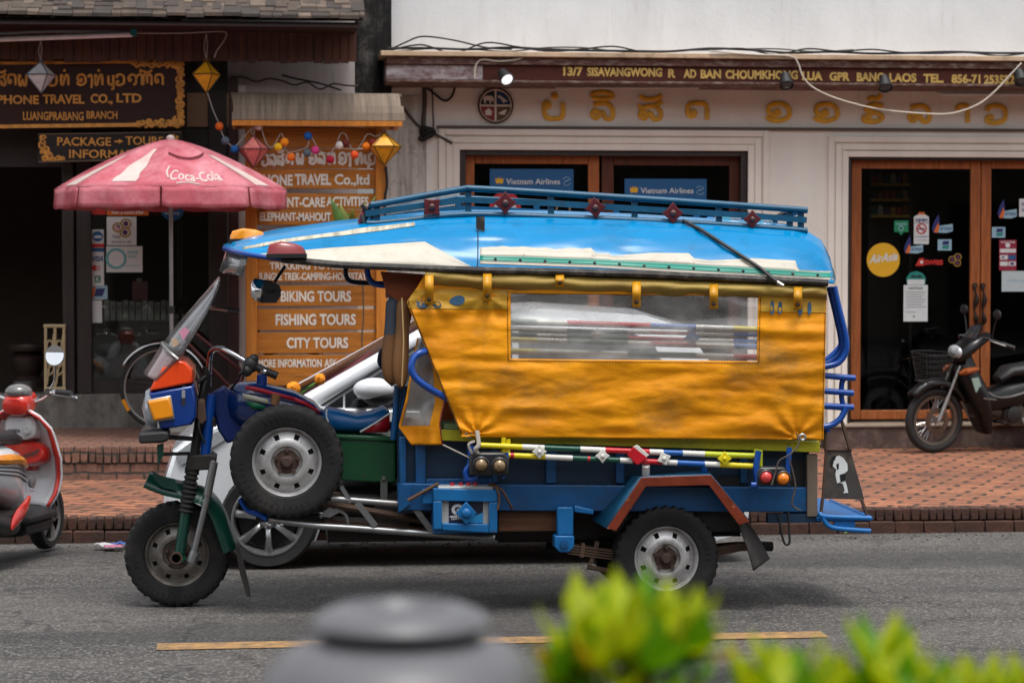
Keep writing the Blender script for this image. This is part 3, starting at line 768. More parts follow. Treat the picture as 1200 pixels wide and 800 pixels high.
g = MB(); orchid(g, 1120, 304.5, 8, SY - .002, 0, 1, .0045)
g.build('sticker', [col('gold', (176, 140, 60)), col('plum', (92, 44, 84))], d3)
g = MB(); g.pbox(1059, 334, 1087, 376.5, SY - .003, SY, 0); g.pprism([(1063, 334), (1062, 326), (1066, 320), (1074, 317.5), (1081, 320), (1085, 326), (1084, 334)], SY - .003, SY, 1)
g.pbox(1063.5, 327.5, 1083.5, 333.5, SY - .004, SY - .001, 0); g.pprism([(1066, 325), (1070, 322), (1074, 323.5), (1078, 322), (1082, 325)], SY - .0042, SY - .001, 2)
put_text(g, 'NOTICE', 1065, 1081, 336.5, 339, SY - .0042, 2, bold=.03)
for k in range(9):
    if k != 7: g.pbox(1061.5, 342 + k * 2.9, 1085 - (k % 3) * 2.2 - (8 if k == 8 else 0), 342.7 + k * 2.9, SY - .0038, SY - .001, 3)
g.pbox(1070, 370, 1072, 371.8, SY - .0038, SY - .001, 2)
plabel(g.build('sticker', [WHT, TEAL, BLK, GRY], d3), 'long white printed notice with a teal top')
g = MB(); g.pbox(1171, 281, 1191, 317, SY - .003, SY, 0)
g.pbox(1172, 291.5, 1190.5, 296, SY - .004, SY - .001, 1); g.pbox(1172, 299, 1181, 304, SY - .004, SY - .001, 1); g.pbox(1182, 299, 1190.5, 304, SY - .004, SY - .001, 3)
g.pbox(1172, 306.5, 1181, 311.5, SY - .004, SY - .001, 1); g.pbox(1182, 306.5, 1190.5, 311.5, SY - .004, SY - .001, 1)
g.pbox(1184, 307.5, 1188.5, 310.5, SY - .005, SY - .001, 4); g.pbox(1174, 300.5, 1177, 302.5, SY - .005, SY - .001, 4)
put_text(g, 'WELCOME', 1172.5, 1189.5, 282.5, 284.8, SY - .0035, 1); g.disc(P(1181, 287.5, SY - .003), .022, (0, -1, 0), .001, 16, 1)
plabel(g.build('sticker', [MAR, WHT, GRY, BLU, NAV], d4), 'maroon payment card notice')
g = MB(); g.pbox(1174, 317.5, 1212, 341.5, SY - .003, SY, 0); put_text(g, 'credit cards', 1180, 1206, 327, 330, SY - .004, 1)
g.build('sticker', [col('pale', (198, 212, 214)), LBL], d4)
g = MB(); g.pbox(1194.5, 233, 1216, 254, SY - .003, SY, 0)
put_text(g, 'No', 1197, 1203, 237, 241, SY - .004, 1, shear=.2); put_text(g, 'Smoking', 1197, 1214, 244, 248, SY - .004, 1, shear=.2)
g.build('sticker', [WHT, NAV], d4)

# ---------------------------------------------------------------- goods shelves inside the right shop
SHM = M('shelf_yellow', (236, 190, 70), .95); SHD = M('shelf_dark', (60, 50, 44))
shelf = thing('shelf', 'tall shop shelf with yellow-edged boards seen through the stickered glass door', 'shelf', P(1045, 470, 22.4))
for k, y in enumerate((215, 233, 252)):
    g = MB(); g.pbox(1020, y, 1066, y + 2.5, 22.35, 22.7, 0); g.build('board', SHM, shelf)
g = MB(); g.pbox(1018, 190, 1020, 480, 22.35, 22.7); g.pbox(1066, 190, 1068, 480, 22.35, 22.7); g.pbox(1020, 190, 1066, 470, 22.7, 22.72); g.build('side_panel', SHD, shelf)
pc = [(200, 60, 40), (220, 150, 50), (90, 60, 120), (210, 200, 180), (60, 110, 90), (180, 90, 40)]
for k, y in enumerate((215, 233, 252)):
    for i in range(6):
        rgb = pc[(i * 5 + k * 2) % 6]; w = 6.6; h = random.uniform(8, 13)
        x0 = 1021 + i * 7.4
        g = MB(); a = P(x0, y, 22.4); b2 = P(x0 + w, y - h, 22.4)
        g.prism([(a.x, a.z), (b2.x, a.z), (b2.x - .004, b2.z - .012), (b2.x - .012, b2.z), (a.x + .012, b2.z), (a.x + .004, b2.z - .012)], 22.4, 22.5, 0)
        o = g.build('packet', M('packet_%d' % (rgb[0]), rgb, .8, rough=.35, var=.3, scale=18), loc=a)
        tag(o, 'small coloured goods packet standing on a shelf behind the stickered glass door', 'packet', 'packets on the shop shelves')

# ---------------------------------------------------------------- lamps, wires on the white building
BK = M('black_plastic', (26, 26, 28), rough=.5); CB = M('cable_black', (24, 22, 22), rough=.7); CW = M('cable_white', (206, 196, 180), .8)
CBR = M('cable_grey', (74, 66, 60), rough=.8)
def spot(x, y, lit, label):
    t = thing('spotlight', label, 'spotlight', P(x, y, FY - .1))
    g = MB(); a = P(x - 2, y - 7, FY - .02)
    g.bar(P(x, y - 6, FY - .04), P(x, y, FY - .13), .02, .03); g.build('bracket', BK, t)
    g = MB(); c = P(x, y - 1, FY - .13); ax = Vector((.3, -.75, -.6)) if lit else Vector((0, -.6, -.8))
    g.lathe([(.001, -.07), (.04, -.07), (.05, -.02), (.062, .05), (.058, .055), (.05, .04), (.001, .035)], c, ax, 16); g.build('lamp_housing', BK, t)
    g = MB(); g.lathe([(.001, .062), (.03, .06), (.05, .046), (.05, .038)], c, ax, 16)
    g.build('lens', M('lamp_glass_lit', (235, 238, 240), 1, emit=.5) if lit else M('lamp_glass', (60, 66, 70), rough=.15), t)
spot(592, 91, True, 'black spotlight with a bright white lens above the round emblem')
spot(921, 96, False, 'black spotlight under the word CHOUMKHONG on the fascia')
spot(1037, 99, False, 'black spotlight between the words BANG and LAOS on the fascia')
spot(1196, 92, False, 'black spotlight at the end of the telephone number on the fascia')
def tubelight(x0, x1, y, label):
    t = thing('tube_light', label, 'lamp', P((x0 + x1) / 2, y, FY + .2))
    Y = FY + .15; g = MB(); g.pbox(x0, y - 3.5, x1, y, Y, Y + .06); g.build('fitting', M('lamp_fitting', (150, 140, 132), .8), t)
    g = MB(); g.tube([P(x0 + 3, y + 1.5, Y + .03), P(x1 - 3, y + 1.5, Y + .03)], .014, 10); g.build('tube', M('tube_glass', (196, 186, 180), .9, rough=.3), t)
tubelight(648, 822, 101.5, 'unlit tube lamp under the fascia above the gold Lao letters')
tubelight(1100, 1260, 109.5, 'unlit tube lamp under the fascia by the telephone number')
def cable(name, pts, r, mat, label, Y=None):
    g = MB(); g.tube(smooth(pts, 6), r, 6); o = g.build(name, mat, loc=pts[0]); return tag(o, label, 'cable')
def wob(x0, x1, y0, y1, amp, n, Y, seed): return [P(lerp(x0, x1, i / n), lerp(y0, y1, i / n) + amp * noise.noise((i * .9 + seed, seed, 0)) * 2, Y) for i in range(n + 1)]
cable('cable', wob(455, 1210, 56, 63, 4, 16, FY - .03, 3.1), .010, CB, 'thick black cable running along the top of the fascia')
cable('cable', wob(456, 1210, 55, 64, 6, 20, FY - .06, 8.7), .007, CB, 'thin wavy black cable looping above the fascia')
cable('cable', wob(460, 1000, 57, 58, 5, 12, FY + .0, 12.3), .006, CBR, 'grey wire along the fascia top from the mouldy corner')
cable('cable', [P(460, 57, FY), P(475, 50, FY), P(495, 43, FY), P(530, 47, FY), P(570, 56, FY), P(600, 58, FY)], .007, CB, 'black cable arching up at the mouldy end of the fascia')
cable('cable', [P(a_, b2, FY - .1) for a_, b2 in ((832, 60), (880, 64), (925, 66), (935, 74), (941, 90), (955, 104), (985, 117), (1030, 128), (1080, 133), (1115, 133), (1145, 123), (1165, 108), (1182, 90), (1197, 74))], .0075, CW, 'white cable drooping in a long loop in front of the gold letters')
cable('cable', [P(a_, b2, WY - .03) for a_, b2 in ((497, 96), (498, 120), (496, 145), (500, 158))], .018, CBR, 'thick grey cable running down the wall to the knotted coil')
cable('cable', [P(a_, b2, WY - .03) for a_, b2 in ((455, 98), (485, 96), (503, 105), (520, 118), (530, 112), (534, 96))], .010, CB, 'black cable sagging in a curl below the fascia corner')
cable('cable', [P(a_, b2, WY - .03) for a_, b2 in ((472, 125), (485, 142), (497, 152), (515, 160), (530, 168))], .012, CBR, 'grey cable slanting from the signboard roof to the door corner')
cable('cable', [P(a_, b2, WY - .03) for a_, b2 in ((506, 98), (507, 120), (508, 150))], .007, CBR, 'thin wire hanging straight down to the knotted coil')
cable('cable', [P(a_, b2, FY - .05) for a_, b2 in ((556, 92), (558, 76), (566, 70), (585, 72), (609, 69), (612, 62))], .009, CW, 'short pale conduit bent over the fascia by the lit spotlight')
g = MB()
for k in range(5):
    c = P(501 + (k % 3) * 2 - 2, 154 + k * 1.6, WY - .05 - k * .008); r_ = .05 + .008 * (k % 2)
    g.tube([(c.x + r_ * math.cos(R(i * 24)), c.y + .01 * math.sin(i), c.z + r_ * .7 * math.sin(R(i * 24 + k * 17))) for i in range(15)], .012, 6, closed=True)
tag(g.build('cable_coil', CB, loc=P(500, 157, WY - .05)), 'dark knotted coil of spare cable on the peeling wall', 'cable coil')
# ================================================================ LEFT SHOPHOUSE (travel office)
LY = 20.75
DKW = M('dark_timber', (44, 34, 30), .8, rough=.6, var=.35, scale=3, stretch=(9, 9, 1), bump=.3, bscale=9)
RDW = M('red_timber', (92, 50, 32), .7, rough=.65, var=.5, scale=2.2, stretch=(11, 11, .8), dirt=.35, dcol=(30, 20, 16))
lb = thing('travel_office', 'dark timber travel office with a shingled roof edge, open doorway and stickered window', 'building', (X(150, LY), LY, .32))
BASEM = plaster('grey_base', (150, 146, 140), .9, (.12, .11, .1), thr=.42, k=.7, low=(.3, .75))
lx0 = -7.0
g = MB(); g.box(lx0, X(289, LY), LY - .05, LY + .3, .30, Z(461, LY, 150))
plabel(g.build('base_wall', BASEM, lb, bevel=.012), 'stained grey concrete base under the window')
PW = plaster('office_plaster', (196, 188, 186), .6, (.2, .19, .18), thr=.52)
g = MB(); g.box(X(214, LY), X(417, LY), LY + .1, LY + .3, Z(108, LY, 300), 4.6); g.box(X(268, LY), X(420, LY), LY + .101, LY + .301, .3, Z(108, LY, 300) - .001)
g.build('wall', PW, lb)
g = MB(); g.box(lx0, X(214, LY) - .001, LY + .151, LY + .3, 3.36, 4.6); g.build('wall', DKW, lb)
g = MB(); g.box(X(280, LY), X(289, LY), LY + .02, LY + .1, .62, Z(100, LY, 280)); g.build('pilaster', plaster('pil', (220, 214, 208), .3), lb)
g = MB(); g.box(X(268, LY), X(280, LY), LY + .0, LY + .12, .62, Z(92, LY, 270)); g.build('post', M('maroon_paint', (74, 46, 46), .9, var=.25, stretch=(4, 4, 1)), lb)
zb = Z(461, LY, 150)
for x0, x1 in ((74, 88), (90, 108), (245, 267)):
    g = MB(); g.box(X(x0, LY), X(x1, LY), LY - .03 - (.03 if x0 == 74 else 0), LY + .15, zb, Z(105, LY, 150)); g.build('post', DKW, lb, bevel=.008)
g = MB(); g.box(lx0, X(268, LY), LY + .03, LY + .15, Z(196, LY, 150), Z(70, LY, 150)); g.build('lintel', DKW, lb)
g = MB(); g.box(X(108, LY), X(245, LY), LY + .01, LY + .1, zb, Z(444, LY, 150)); g.box(X(108, LY), X(245, LY), LY + .02, LY + .1, Z(206, LY, 150), Z(196.2, LY, 150))
lw = g.build('window', DKW, lb)
g = MB(); g.box(X(108, LY), X(245, LY), LY + .05, LY + .056, Z(445, LY, 150), Z(205, LY, 150)); g.build('pane', glass_mat('office_pane', (.72, .74, .72), .05, .02), lw)
PLY = M('plywood', (168, 132, 98), .75, var=.15, scale=3, stretch=(1, 1, 5))
g = MB(); g.pbox(219, 109, 268, 149, LY - .01, LY + .03); plabel(g.build('panel', PLY, lb), 'plain plywood panel beside the carved sign')
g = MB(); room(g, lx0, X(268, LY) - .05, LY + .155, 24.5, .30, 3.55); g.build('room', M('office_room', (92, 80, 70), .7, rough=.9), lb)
# frieze of planks, dark fascia, shingle roof
g = MB(); x = lx0; FRY = 20.2
zt, zl = Z(26, FRY, 200), Z(72, FRY, 200)
while x < X(414, FRY):
    w = random.uniform(.06, .085); y = FRY + random.uniform(-.008, .008)
    g.box(x, x + w - .004, y, y + .03, zl + random.uniform(-.015, .01), zt); x += w
g.box(lx0, X(414, FRY), FRY + .035, FRY + .06, zl + .02, zt)
plabel(g.build('frieze', RDW, lb), 'reddish vertical plank frieze under the eaves')
g = MB(); EY = 19.45
g.pbox(-700, 21, 424, 30, EY, EY + .04); g.box(lx0, X(417, FRY), EY + .04, LY + .5, Z(27, EY, 200), Z(24, EY, 200))
g.build('fascia_board', M('fascia_timber', (52, 30, 26), .8, var=.4, stretch=(1, 8, 8)), lb)
SHI = [M('shingle_a', (98, 80, 66), .5, var=.4, scale=10, dirt=.5), M('shingle_b', (74, 60, 52), .45, var=.4, scale=10, dirt=.6), M('shingle_c', (128, 108, 92), .55, var=.3, scale=10, dirt=.4)]
g = MB(); z0 = Z(20, EY, 200); sl = math.tan(R(33)); xr = X(428, EY)
for row in range(24):
    y = EY - .06 + row * .055; z = z0 + row * .055 * sl
    x = X(-130, EY) + random.random() * .1
    while x < xr - row * .01:
        w = random.uniform(.07, .16); dz = random.uniform(-.008, .008); t = random.uniform(.018, .03)
        vs_ = []
        for xx in (x, min(x + w - .004, xr)):
            for (yy, zz) in ((y, z + dz), (y, z + dz + t), (y + .15, z + dz + .15 * sl * .96 + t * .6), (y + .15, z + dz + .15 * sl * .96)):
                vs_.append((xx, yy, zz))
        g.add(vs_, [(0, 1, 2, 3), (7, 6, 5, 4), (0, 4, 5, 1), (1, 5, 6, 2), (3, 2, 6, 7), (0, 3, 7, 4)], random.choice((0, 0, 1, 1, 2)))
        x += w
g.add([(lx0, EY - .02, z0 - .02), (xr, EY - .02, z0 - .02), (xr, 23, z0 + 3.57 * sl - .03), (lx0, 23, z0 + 3.57 * sl - .03)], [(0, 1, 2, 3)], 1)
plabel(g.build('roof', SHI, lb), 'weathered brown shingle roof edge')
# stickers on the office window
SY = LY + .046
g = MB(); g.pbox(107, 269, 122, 351, SY - .002, SY, 0)
g.disc(P(114.5, 277, SY - .003), .045, (0, -1, 0), .001, 24, 1); g.pbox(110, 276, 119, 279, SY - .0045, SY - .001, 0)
g.pbox(107, 285.5, 122, 290, SY - .003, SY - .001, 2); g.pbox(107, 290.5, 122, 295, SY - .003, SY - .001, 1)
put_text(g, 'VISA', 108, 121, 300, 306, SY - .003, 1, shear=.25, bold=.04)
g.disc(P(111, 314, SY - .003), .024, (0, -1, 0), .001, 20, 2); g.disc(P(115, 314, SY - .0034), .02, (0, -1, 0), .001, 20, 3)
g.pbox(111, 323, 118, 331, SY - .003, SY - .001, 4); put_text(g, 'K', 112.5, 117, 324.5, 329.5, SY - .004, 0, bold=.04)
plabel(g.build('sticker', [WHT, BLU, RED, PNK, GRN], lw), 'tall white strip of payment card marks')
g = MB(); g.pbox(106.5, 334.5, 126, 350.5, SY - .004, SY - .0025, 0); g.pprism([(110, 347), (113, 338), (123.5, 338), (120, 347)], SY - .0055, SY - .003, 1); g.pprism([(107, 349), (109, 336), (112.5, 336), (110, 349)], SY - .0052, SY - .003, 2)
g.build('sticker', [LBL, NAV, ORA], lw)
g = MB(); g.pbox(107, 352, 119.5, 378, SY - .002, SY, 0); g.build('sticker', [WHT], lw)
g = MB(); g.pbox(125, 254, 160, 287.5, SY - .002, SY, 0); orchid(g, 144, 267, 11.5, SY - .0035, 1, 2, .008)
g.disc(P(137, 268, SY - .006), .022, (0, -1, 0), .001, 16, 3)
put_text(g, 'THAI', 131.5, 141, 275.5, 279.5, SY - .003, 2, bold=.01); put_text(g, 'Smooth as silk', 131, 154, 282, 284.5, SY - .003, 2)
plabel(g.build('sticker', [WHT, col('gold', (176, 140, 60)), col('plum', (60, 34, 70)), PNK], lw), 'white square sticker with a gold and purple orchid')
g = MB(); g.pbox(124.5, 288.5, 167, 319, SY - .002, SY, 0); c = P(136, 303, SY - .004); r_ = .078
g.tube([(c.x + r_ * math.cos(R(i * 12)), c.y, c.z + r_ * math.sin(R(i * 12))) for i in range(30)], .011, 6, 1, closed=True, flat=.3)
put_text(g, 'travel', 149, 162, 293, 297, SY - .003, 1, shear=.2, bold=.03); put_text(g, '2020', 150, 160, 299, 302, SY - .003, 1)
put_text(g, 'certificate', 147, 163, 310, 312.3, SY - .003, 2)
plabel(g.build('sticker', [WHT, col('aqua', (112, 186, 190)), LBL], lw), 'white card with a pale teal ring')
g = MB(); g.pbox(125, 240, 174, 252.5, SY - .002, SY, 0); put_text(g, 'Online', 130, 168, 242, 250, SY - .003, 1, bold=.02); g.build('sticker', [ORA, WHT], lw)
g = MB(); g.pbox(107, 240, 123.5, 251.5, SY - .002, SY, 0); g.build('sticker', [RED], lw)
g = MB(); g.disc(P(202, 245, SY), .1, (0, -1, 0), .002, 24, 0); put_text(g, 'agency', 193, 211, 248, 251, SY - .004, 1); g.build('sticker', [BLU, WHT], lw)
# inside the office: counter; files and round fan added in place of window reflections
t = thing('counter', 'dim office counter seen through the window under a row of white files', 'counter', P(180, 440, 21.6))
g = MB(); g.pbox(112, 381, 243, 440, 21.5, 22.0); g.build('body', M('counter_wood', (96, 84, 72), .8), t)
g = MB(); g.pbox(110, 376, 245, 381, 21.45, 22.05); g.build('top', M('counter_top', (60, 52, 46)), t)
FM_ = M('white_file', (206, 206, 198), .8)
for i in range(11):
    x0 = 122 + i * 7.4
    g = MB(); g.pbox(x0, 352 + (i % 3), x0 + 6.2, 376, 21.6, 21.8, 0); g.pbox(x0 + 1, 357, x0 + 5, 364, 21.598, 21.6, 1)
    tag(g.build('file_box', [FM_, M('file_label', (150, 150, 146))], loc=P(x0, 376, 21.6), bevel=.004), 'white file box on the office counter, added in place of a pale window reflection', 'file box', 'white file boxes on the counter')
t = thing('desk_fan', 'round grey desk fan behind the office window, added in place of a reflected shape', 'fan', P(126, 444, 21.2))
c = P(126, 405, 21.2); g = MB(); g.lathe([(.001, 0), (.12, 0), (.135, .03), (.12, .08), (.001, .09)], c, (0, -1, .1), 28); g.build('cage', M('fan_grey', (126, 124, 122), .8, rough=.4), t)
g = MB(); g.lathe([(.03, 0), (.03, .2), (.12, .23), (.001, .24)], (c.x, c.y, c.z - .05), (0, 0, -1), 20); g.build('stand', M('fan_grey', (126, 124, 122)), t)
t = thing('crate', 'pinkish box standing on the office counter behind the white files', 'box', P(165, 352, 21.9))
g = MB(); g.pbox(155, 330, 173, 352, 21.85, 22.0); g.build('carton', M('pink_box', (170, 120, 116), .8), t)
g = MB(); g.pbox(160, 326, 166, 330, 21.87, 21.95); g.build('flap', M('pale_flap', (190, 176, 166), .8), t)
# stool in the doorway, cream grille
t = thing('stool', 'dark turned wooden stool standing inside the open doorway', 'stool', P(33, 462, 21.3))
c = P(33, 456, 21.3); g = MB(); g.lathe([(.001, .02), (.17, .02), (.16, .08), (.1, .12), (.14, .2), (.15, .28), (.1, .34), (.001, .34)], (c.x, c.y, .62), (0, 0, 1), 24); g.build('stem', M('dark_turned', (46, 36, 32), rough=.35), t)
g = MB(); g.lathe([(.001, .34), (.19, .34), (.2, .37), (.18, .4), (.001, .41)], (c.x, c.y, .62), (0, 0, 1), 24); g.build('seat', M('dark_turned', (46, 36, 32)), t)
g = MB(); CRM = M('cream_iron', (192, 172, 132), .8, rough=.55, dirt=.5, dcol=(110, 80, 50)); Y = LY - .1
for x in (53.5, 64.5, 75): g.tube([P(x, 382, Y), P(x, 460, Y)], .013, 8)
g.tube([P(51, 382, Y), P(77, 382, Y)], .016, 8); g.tube([P(52, 455, Y), P(77, 455, Y)], .013, 8)
for sx, cx in ((1, 59), (1, 70)):
    for cy, up in ((430, -1), (408, 1)):
        g.tube(smooth([P(cx, cy, Y), P(cx + 3, cy + 4 * up, Y), P(cx + 4, cy - 4 * up, Y), P(cx - 2, cy - 9 * up, Y), P(cx - 4.5, cy + 2 * up, Y), P(cx - 1, cy + 14 * up, Y)], 5), .008, 6)
    g.tube(smooth([P(cx - 4, 450, Y), P(cx, 420, Y), P(cx + 4, 392, Y)], 5), .008, 6)
tag(g.build('iron_grille', CRM, loc=P(64, 460, Y)), 'cream wrought-iron scroll grille standing in the office doorway', 'grille')

# ---------------------------------------------------------------- carved signs
BRN = wood('sign_brown', (54, 27, 20), .75, 'x', var=.3, dark=.3); GS = M('sign_gold', (204, 140, 56), .95, rough=.55, var=.3, scale=14, dirt=.3, dcol=(96, 60, 28), dscale=10)
def scroll(g, x, y, s_, rot, Y, mi, w):
    pts = []
    for i in range(15):
        a = i * .48; r_ = s_ * (1 - i / 17)
        pts.append(P(x + r_ * math.cos(a + rot), y - r_ * math.sin(a + rot), Y))
    g.tube(pts, [w * (.5 + .7 * math.sin(math.pi * min(1, .1 + i / 15))) for i in range(15)], 6, mi, flat=.5)
S1 = thing('carved_sign', 'large brown carved sign with gold scroll border and three lines of gold lettering', 'sign', P(90, 150, 20.35))
Y = 20.3
g = MB(); g.pprism([(-130, 69), (216, 69), (217, 149.5), (-130, 153)], Y, Y + .05); g.build('board', BRN, S1, bevel=.006)
g = MB(); yy = Y - .012
g.pprism([(-130, 73), (157, 71), (157, 74.5), (-130, 77)], yy, Y - .001); g.pprism([(-130, 148), (163, 144), (163, 148.5), (-130, 152)], yy, Y - .001)
for i in range(14):
    k = i / 13
    scroll(g, lerp(157, 212, k), 73.5 + (i % 2) * 2.5, 3.6, i * 1.9, Y - .004, 0, .011)
    scroll(g, lerp(163, 212, k), 146 - (i % 2) * 2.5, 3.6, i * 1.7 + 1, Y - .004, 0, .011)
for i in range(17): scroll(g, 211 + (i % 2) * 2.2 - 1, lerp(77, 143, i / 16), 3.9, i * 2.1, Y - .004, 0, .012)
for x0, y0 in ((209, 75), (209, 142)): scroll(g, x0, y0, 6.5, 2, Y - .005, 0, .016)
plabel(g.build('border', GS, S1), 'gold scroll-carved border')
g = MB()
put_text(g, 'PHONE', -3, 45.5, 111.5, 121.5, yy, bold=.035); put_text(g, 'TRAVEL', 50, 99, 110.8, 121, yy, bold=.035); put_text(g, 'CO.,', 106, 132, 110.2, 120.5, yy, bold=.035); put_text(g, 'LTD', 136.5, 166, 109.5, 119.8, yy, bold=.035)
put_text(g, 'LUANGPRABANG', 27, 98, 131, 140.5, yy, bold=.02); put_text(g, 'BRANCH', 101.5, 137.5, 130.3, 139, yy, bold=.02)
put_lao(g, ['s+u', 'd', 'p', 'w', 'w'], [-4, 8.5, 21, 40, 56], 87.5, 100.5, Y - .003, 11, .0105)
put_lao(g, ['t+e', 'o', 'g', 't+e', 'y', 'w', 'j', 'a+m', 'k+u', 'd'], [70, 90, 102, 110, 126, 135, 149.5, 159.5, 167, 181], 87.5, 100, Y - .003, 11, .0105)
plabel(g.build('lettering', GS, S1), 'gold Lao line over two lines of gold capitals')
S2 = thing('carved_sign', 'narrow dark sign with gold capitals reading PACKAGE and TOURS above the umbrella', 'sign', P(130, 190, 20.35))
Y = 20.35; g = MB(); g.pprism([(44, 156.5), (214, 154), (214.5, 187), (44.5, 191)], Y, Y + .05); g.build('board', wood('sign_black', (40, 32, 30), .9, 'x', dark=.3), S2, bevel=.006)
g = MB()
for a, b2 in (((45, 157.5), (213, 155)), ((45, 190), (213, 186))): g.tube([P(*a, Y - .005), P(*b2, Y - .005)], .007, 6)
g.build('border', M('sign_edge', (92, 74, 58)), S2)
g = MB(); yy = Y - .01
put_text(g, 'PACKAGE', 67, 130, 161, 170.5, yy, bold=.02); put_text(g, 'TOURS', 147, 191.5, 160, 169.5, yy, bold=.02); put_text(g, 'INFORMATION', 81, 186, 175.5, 185, yy, bold=.02)
g.pprism([(134, 165), (139, 164.8), (139, 162.8), (144.5, 165.6), (139, 168.4), (139, 166.6), (134, 166.8)], yy - .001, Y - .0005)
for i in range(6): scroll(g, 50 + i * 1.2 * (i % 2), 162 + i * 4.2, 4 + i * .4, i * 1.1, Y - .003, 0, .009)
for i in range(5): scroll(g, 53 + i * 5, 186.5 - (i % 2) * 1.5, 4.2 - i * .4, i * 1.4, Y - .003, 0, .009)
for i in range(4): scroll(g, 206 - (i % 2) * 2, 161 + i * 4, 4, i * 1.4 + 2, Y - .003, 0, .009)
g.build('lettering', GS, S2)

# tube lamp under the eaves
t = thing('tube_light', 'long white tube lamp with a teal end hanging under the dark plank eaves', 'lamp', P(40, 45, 19.9))
Y = 19.9; g = MB(); g.tube([P(-120, 50.5, Y), P(155, 40.5, Y)], .022, 12); g.build('tube', M('tube_white', (232, 236, 240), .95, rough=.3), t)
g = MB(); g.tube([P(-120, 44, Y + .03), P(60, 37, Y + .03), P(155, 37.5, Y + .03)], .012, 8); g.build('fitting', M('fitting_grey', (170, 170, 168)), t)
g = MB(); g.pbox(153, 34.5, 160, 42, Y - .03, Y + .06); g.build('end_cap', M('teal_cap', (20, 116, 116)), t)
WIRE = M('wire_pale', (168, 160, 152), .8)
cable('cable', [P(160, 39, 19.9), P(210, 39, 19.95), P(255, 37, 20), P(265, 39, 20), P(263, 47, 20), P(254, 60, 20), P(251, 68, 20)], .006, WIRE, 'thin pale wire from the tube lamp to the yellow lantern at the eaves')

# ---------------------------------------------------------------- lanterns and the string of ball lights
def lantern(x, yt, ym, yb, hw, Y, rgb, label, n=6, rot=.3, hang=None):
    t = thing('lantern', label, 'lantern', P(x, yb, Y), 'hanging diamond lanterns')
    m = P(x, ym, Y); r_ = hw * Y / FPX; zt, zb_ = P(x, yt, Y).z, P(x, yb, Y).z
    ring = [Vector((m.x + r_ * math.cos(rot + 2 * math.pi * i / n), m.y + r_ * math.sin(rot + 2 * math.pi * i / n), m.z)) for i in range(n)]
    top, bot = Vector((m.x, m.y, zt)), Vector((m.x, m.y, zb_))
    g = MB(); g.add([top, bot] + ring, [(0, 2 + i, 2 + (i + 1) % n) for i in range(n)] + [(1, 2 + (i + 1) % n, 2 + i) for i in range(n)])
    key = 'lantern_%d_%d' % (rgb[0], rgb[1])
    mt = M(key, rgb, .85, rough=.45, var=.22, scale=16, dirt=.25, dcol=tuple(int(c * .55) for c in rgb), dscale=14)
    g.build('shade', mt, t, ang=5)
    g = MB()
    for i in range(n):
        g.tube([top, ring[i]], .0055, 5); g.tube([bot, ring[i]], .0055, 5); g.tube([ring[i], ring[(i + 1) % n]], .006, 5)
    g.ball(top, .018, 8); g.build('frame', M(key + '_frame', tuple(int(c * .45) for c in rgb), rough=.5), t)
    g = MB(); h = hang or yt - 22
    g.tube([top, P(x + 1, lerp(yt, h, .6), Y), P(x, h, Y)], .004, 5); g.tube([top, P(x - 3, lerp(yt, h, .5), Y), P(x, h, Y)], .004, 5); g.build('cord', WIRE, t)
lantern(48, 72, 88, 109, 18, 20.0, (214, 214, 216), 'silvery white diamond lantern hanging in front of the carved sign', 4, .5, 48)
lantern(242, 71, 87.5, 109, 17, 20.0, (238, 168, 24), 'yellow diamond lantern hanging from the eaves beside the plywood panel', 4, .4, 40)
lantern(297, 159, 175, 197, 19, 19.95, (226, 128, 120), 'faded pink diamond lantern hanging over the tip of the umbrella', 5, .2, 148)
lantern(450.5, 155, 172, 194, 20.5, 19.95, (240, 170, 28), 'yellow diamond lantern hanging at the corner of the wooden tour board', 5, .25, 140)
t = thing('string_light', 'string of coloured cotton ball lights draped across the wooden tour board', 'string light', P(360, 180, 19.95))
Y = 19.95
path = [(243, 109), (250, 130), (257, 146), (262, 160), (274, 172), (288, 158), (303, 145), (312, 168), (320, 172), (330, 156), (335, 176), (343, 178), (360, 172), (362, 160), (366, 162), (374, 176), (386, 180), (394, 170), (399, 157), (405, 158), (410, 170), (416, 177), (424, 168), (431, 157), (440, 160), (448, 156)]
g = MB(); g.tube(smooth([P(a, b2, Y) for a, b2 in path], 4), .0045, 5); g.build('cord', WIRE, t)
for x, y, rgb in ((257, 148, (216, 96, 24)), (264, 165, (84, 98, 112)), (275, 175, (22, 90, 158)), (303, 148, (200, 190, 184)), (326, 172.5, (236, 184, 20)), (333.5, 166.5, (240, 140, 20)), (341, 184, (232, 112, 20)),
                  (361, 159.5, (10, 84, 160)), (360, 179.5, (86, 98, 108)), (369.5, 176, (206, 60, 130)), (387, 187, (170, 16, 50)), (398, 170.5, (216, 206, 200)), (405, 168, (96, 30, 26)), (415.5, 181.5, (234, 84, 32)), (429, 171.5, (236, 124, 20)), (437, 167, (130, 40, 30))):
    g = MB(); g.ball(P(x, y, Y), 4.9 * Y / FPX, 14, jitter=.05)
    g.build('ball', M('ball_%d_%d_%d' % rgb, rgb, .95, rough=.9, var=.2, scale=40, bump=.4, bscale=60), t)

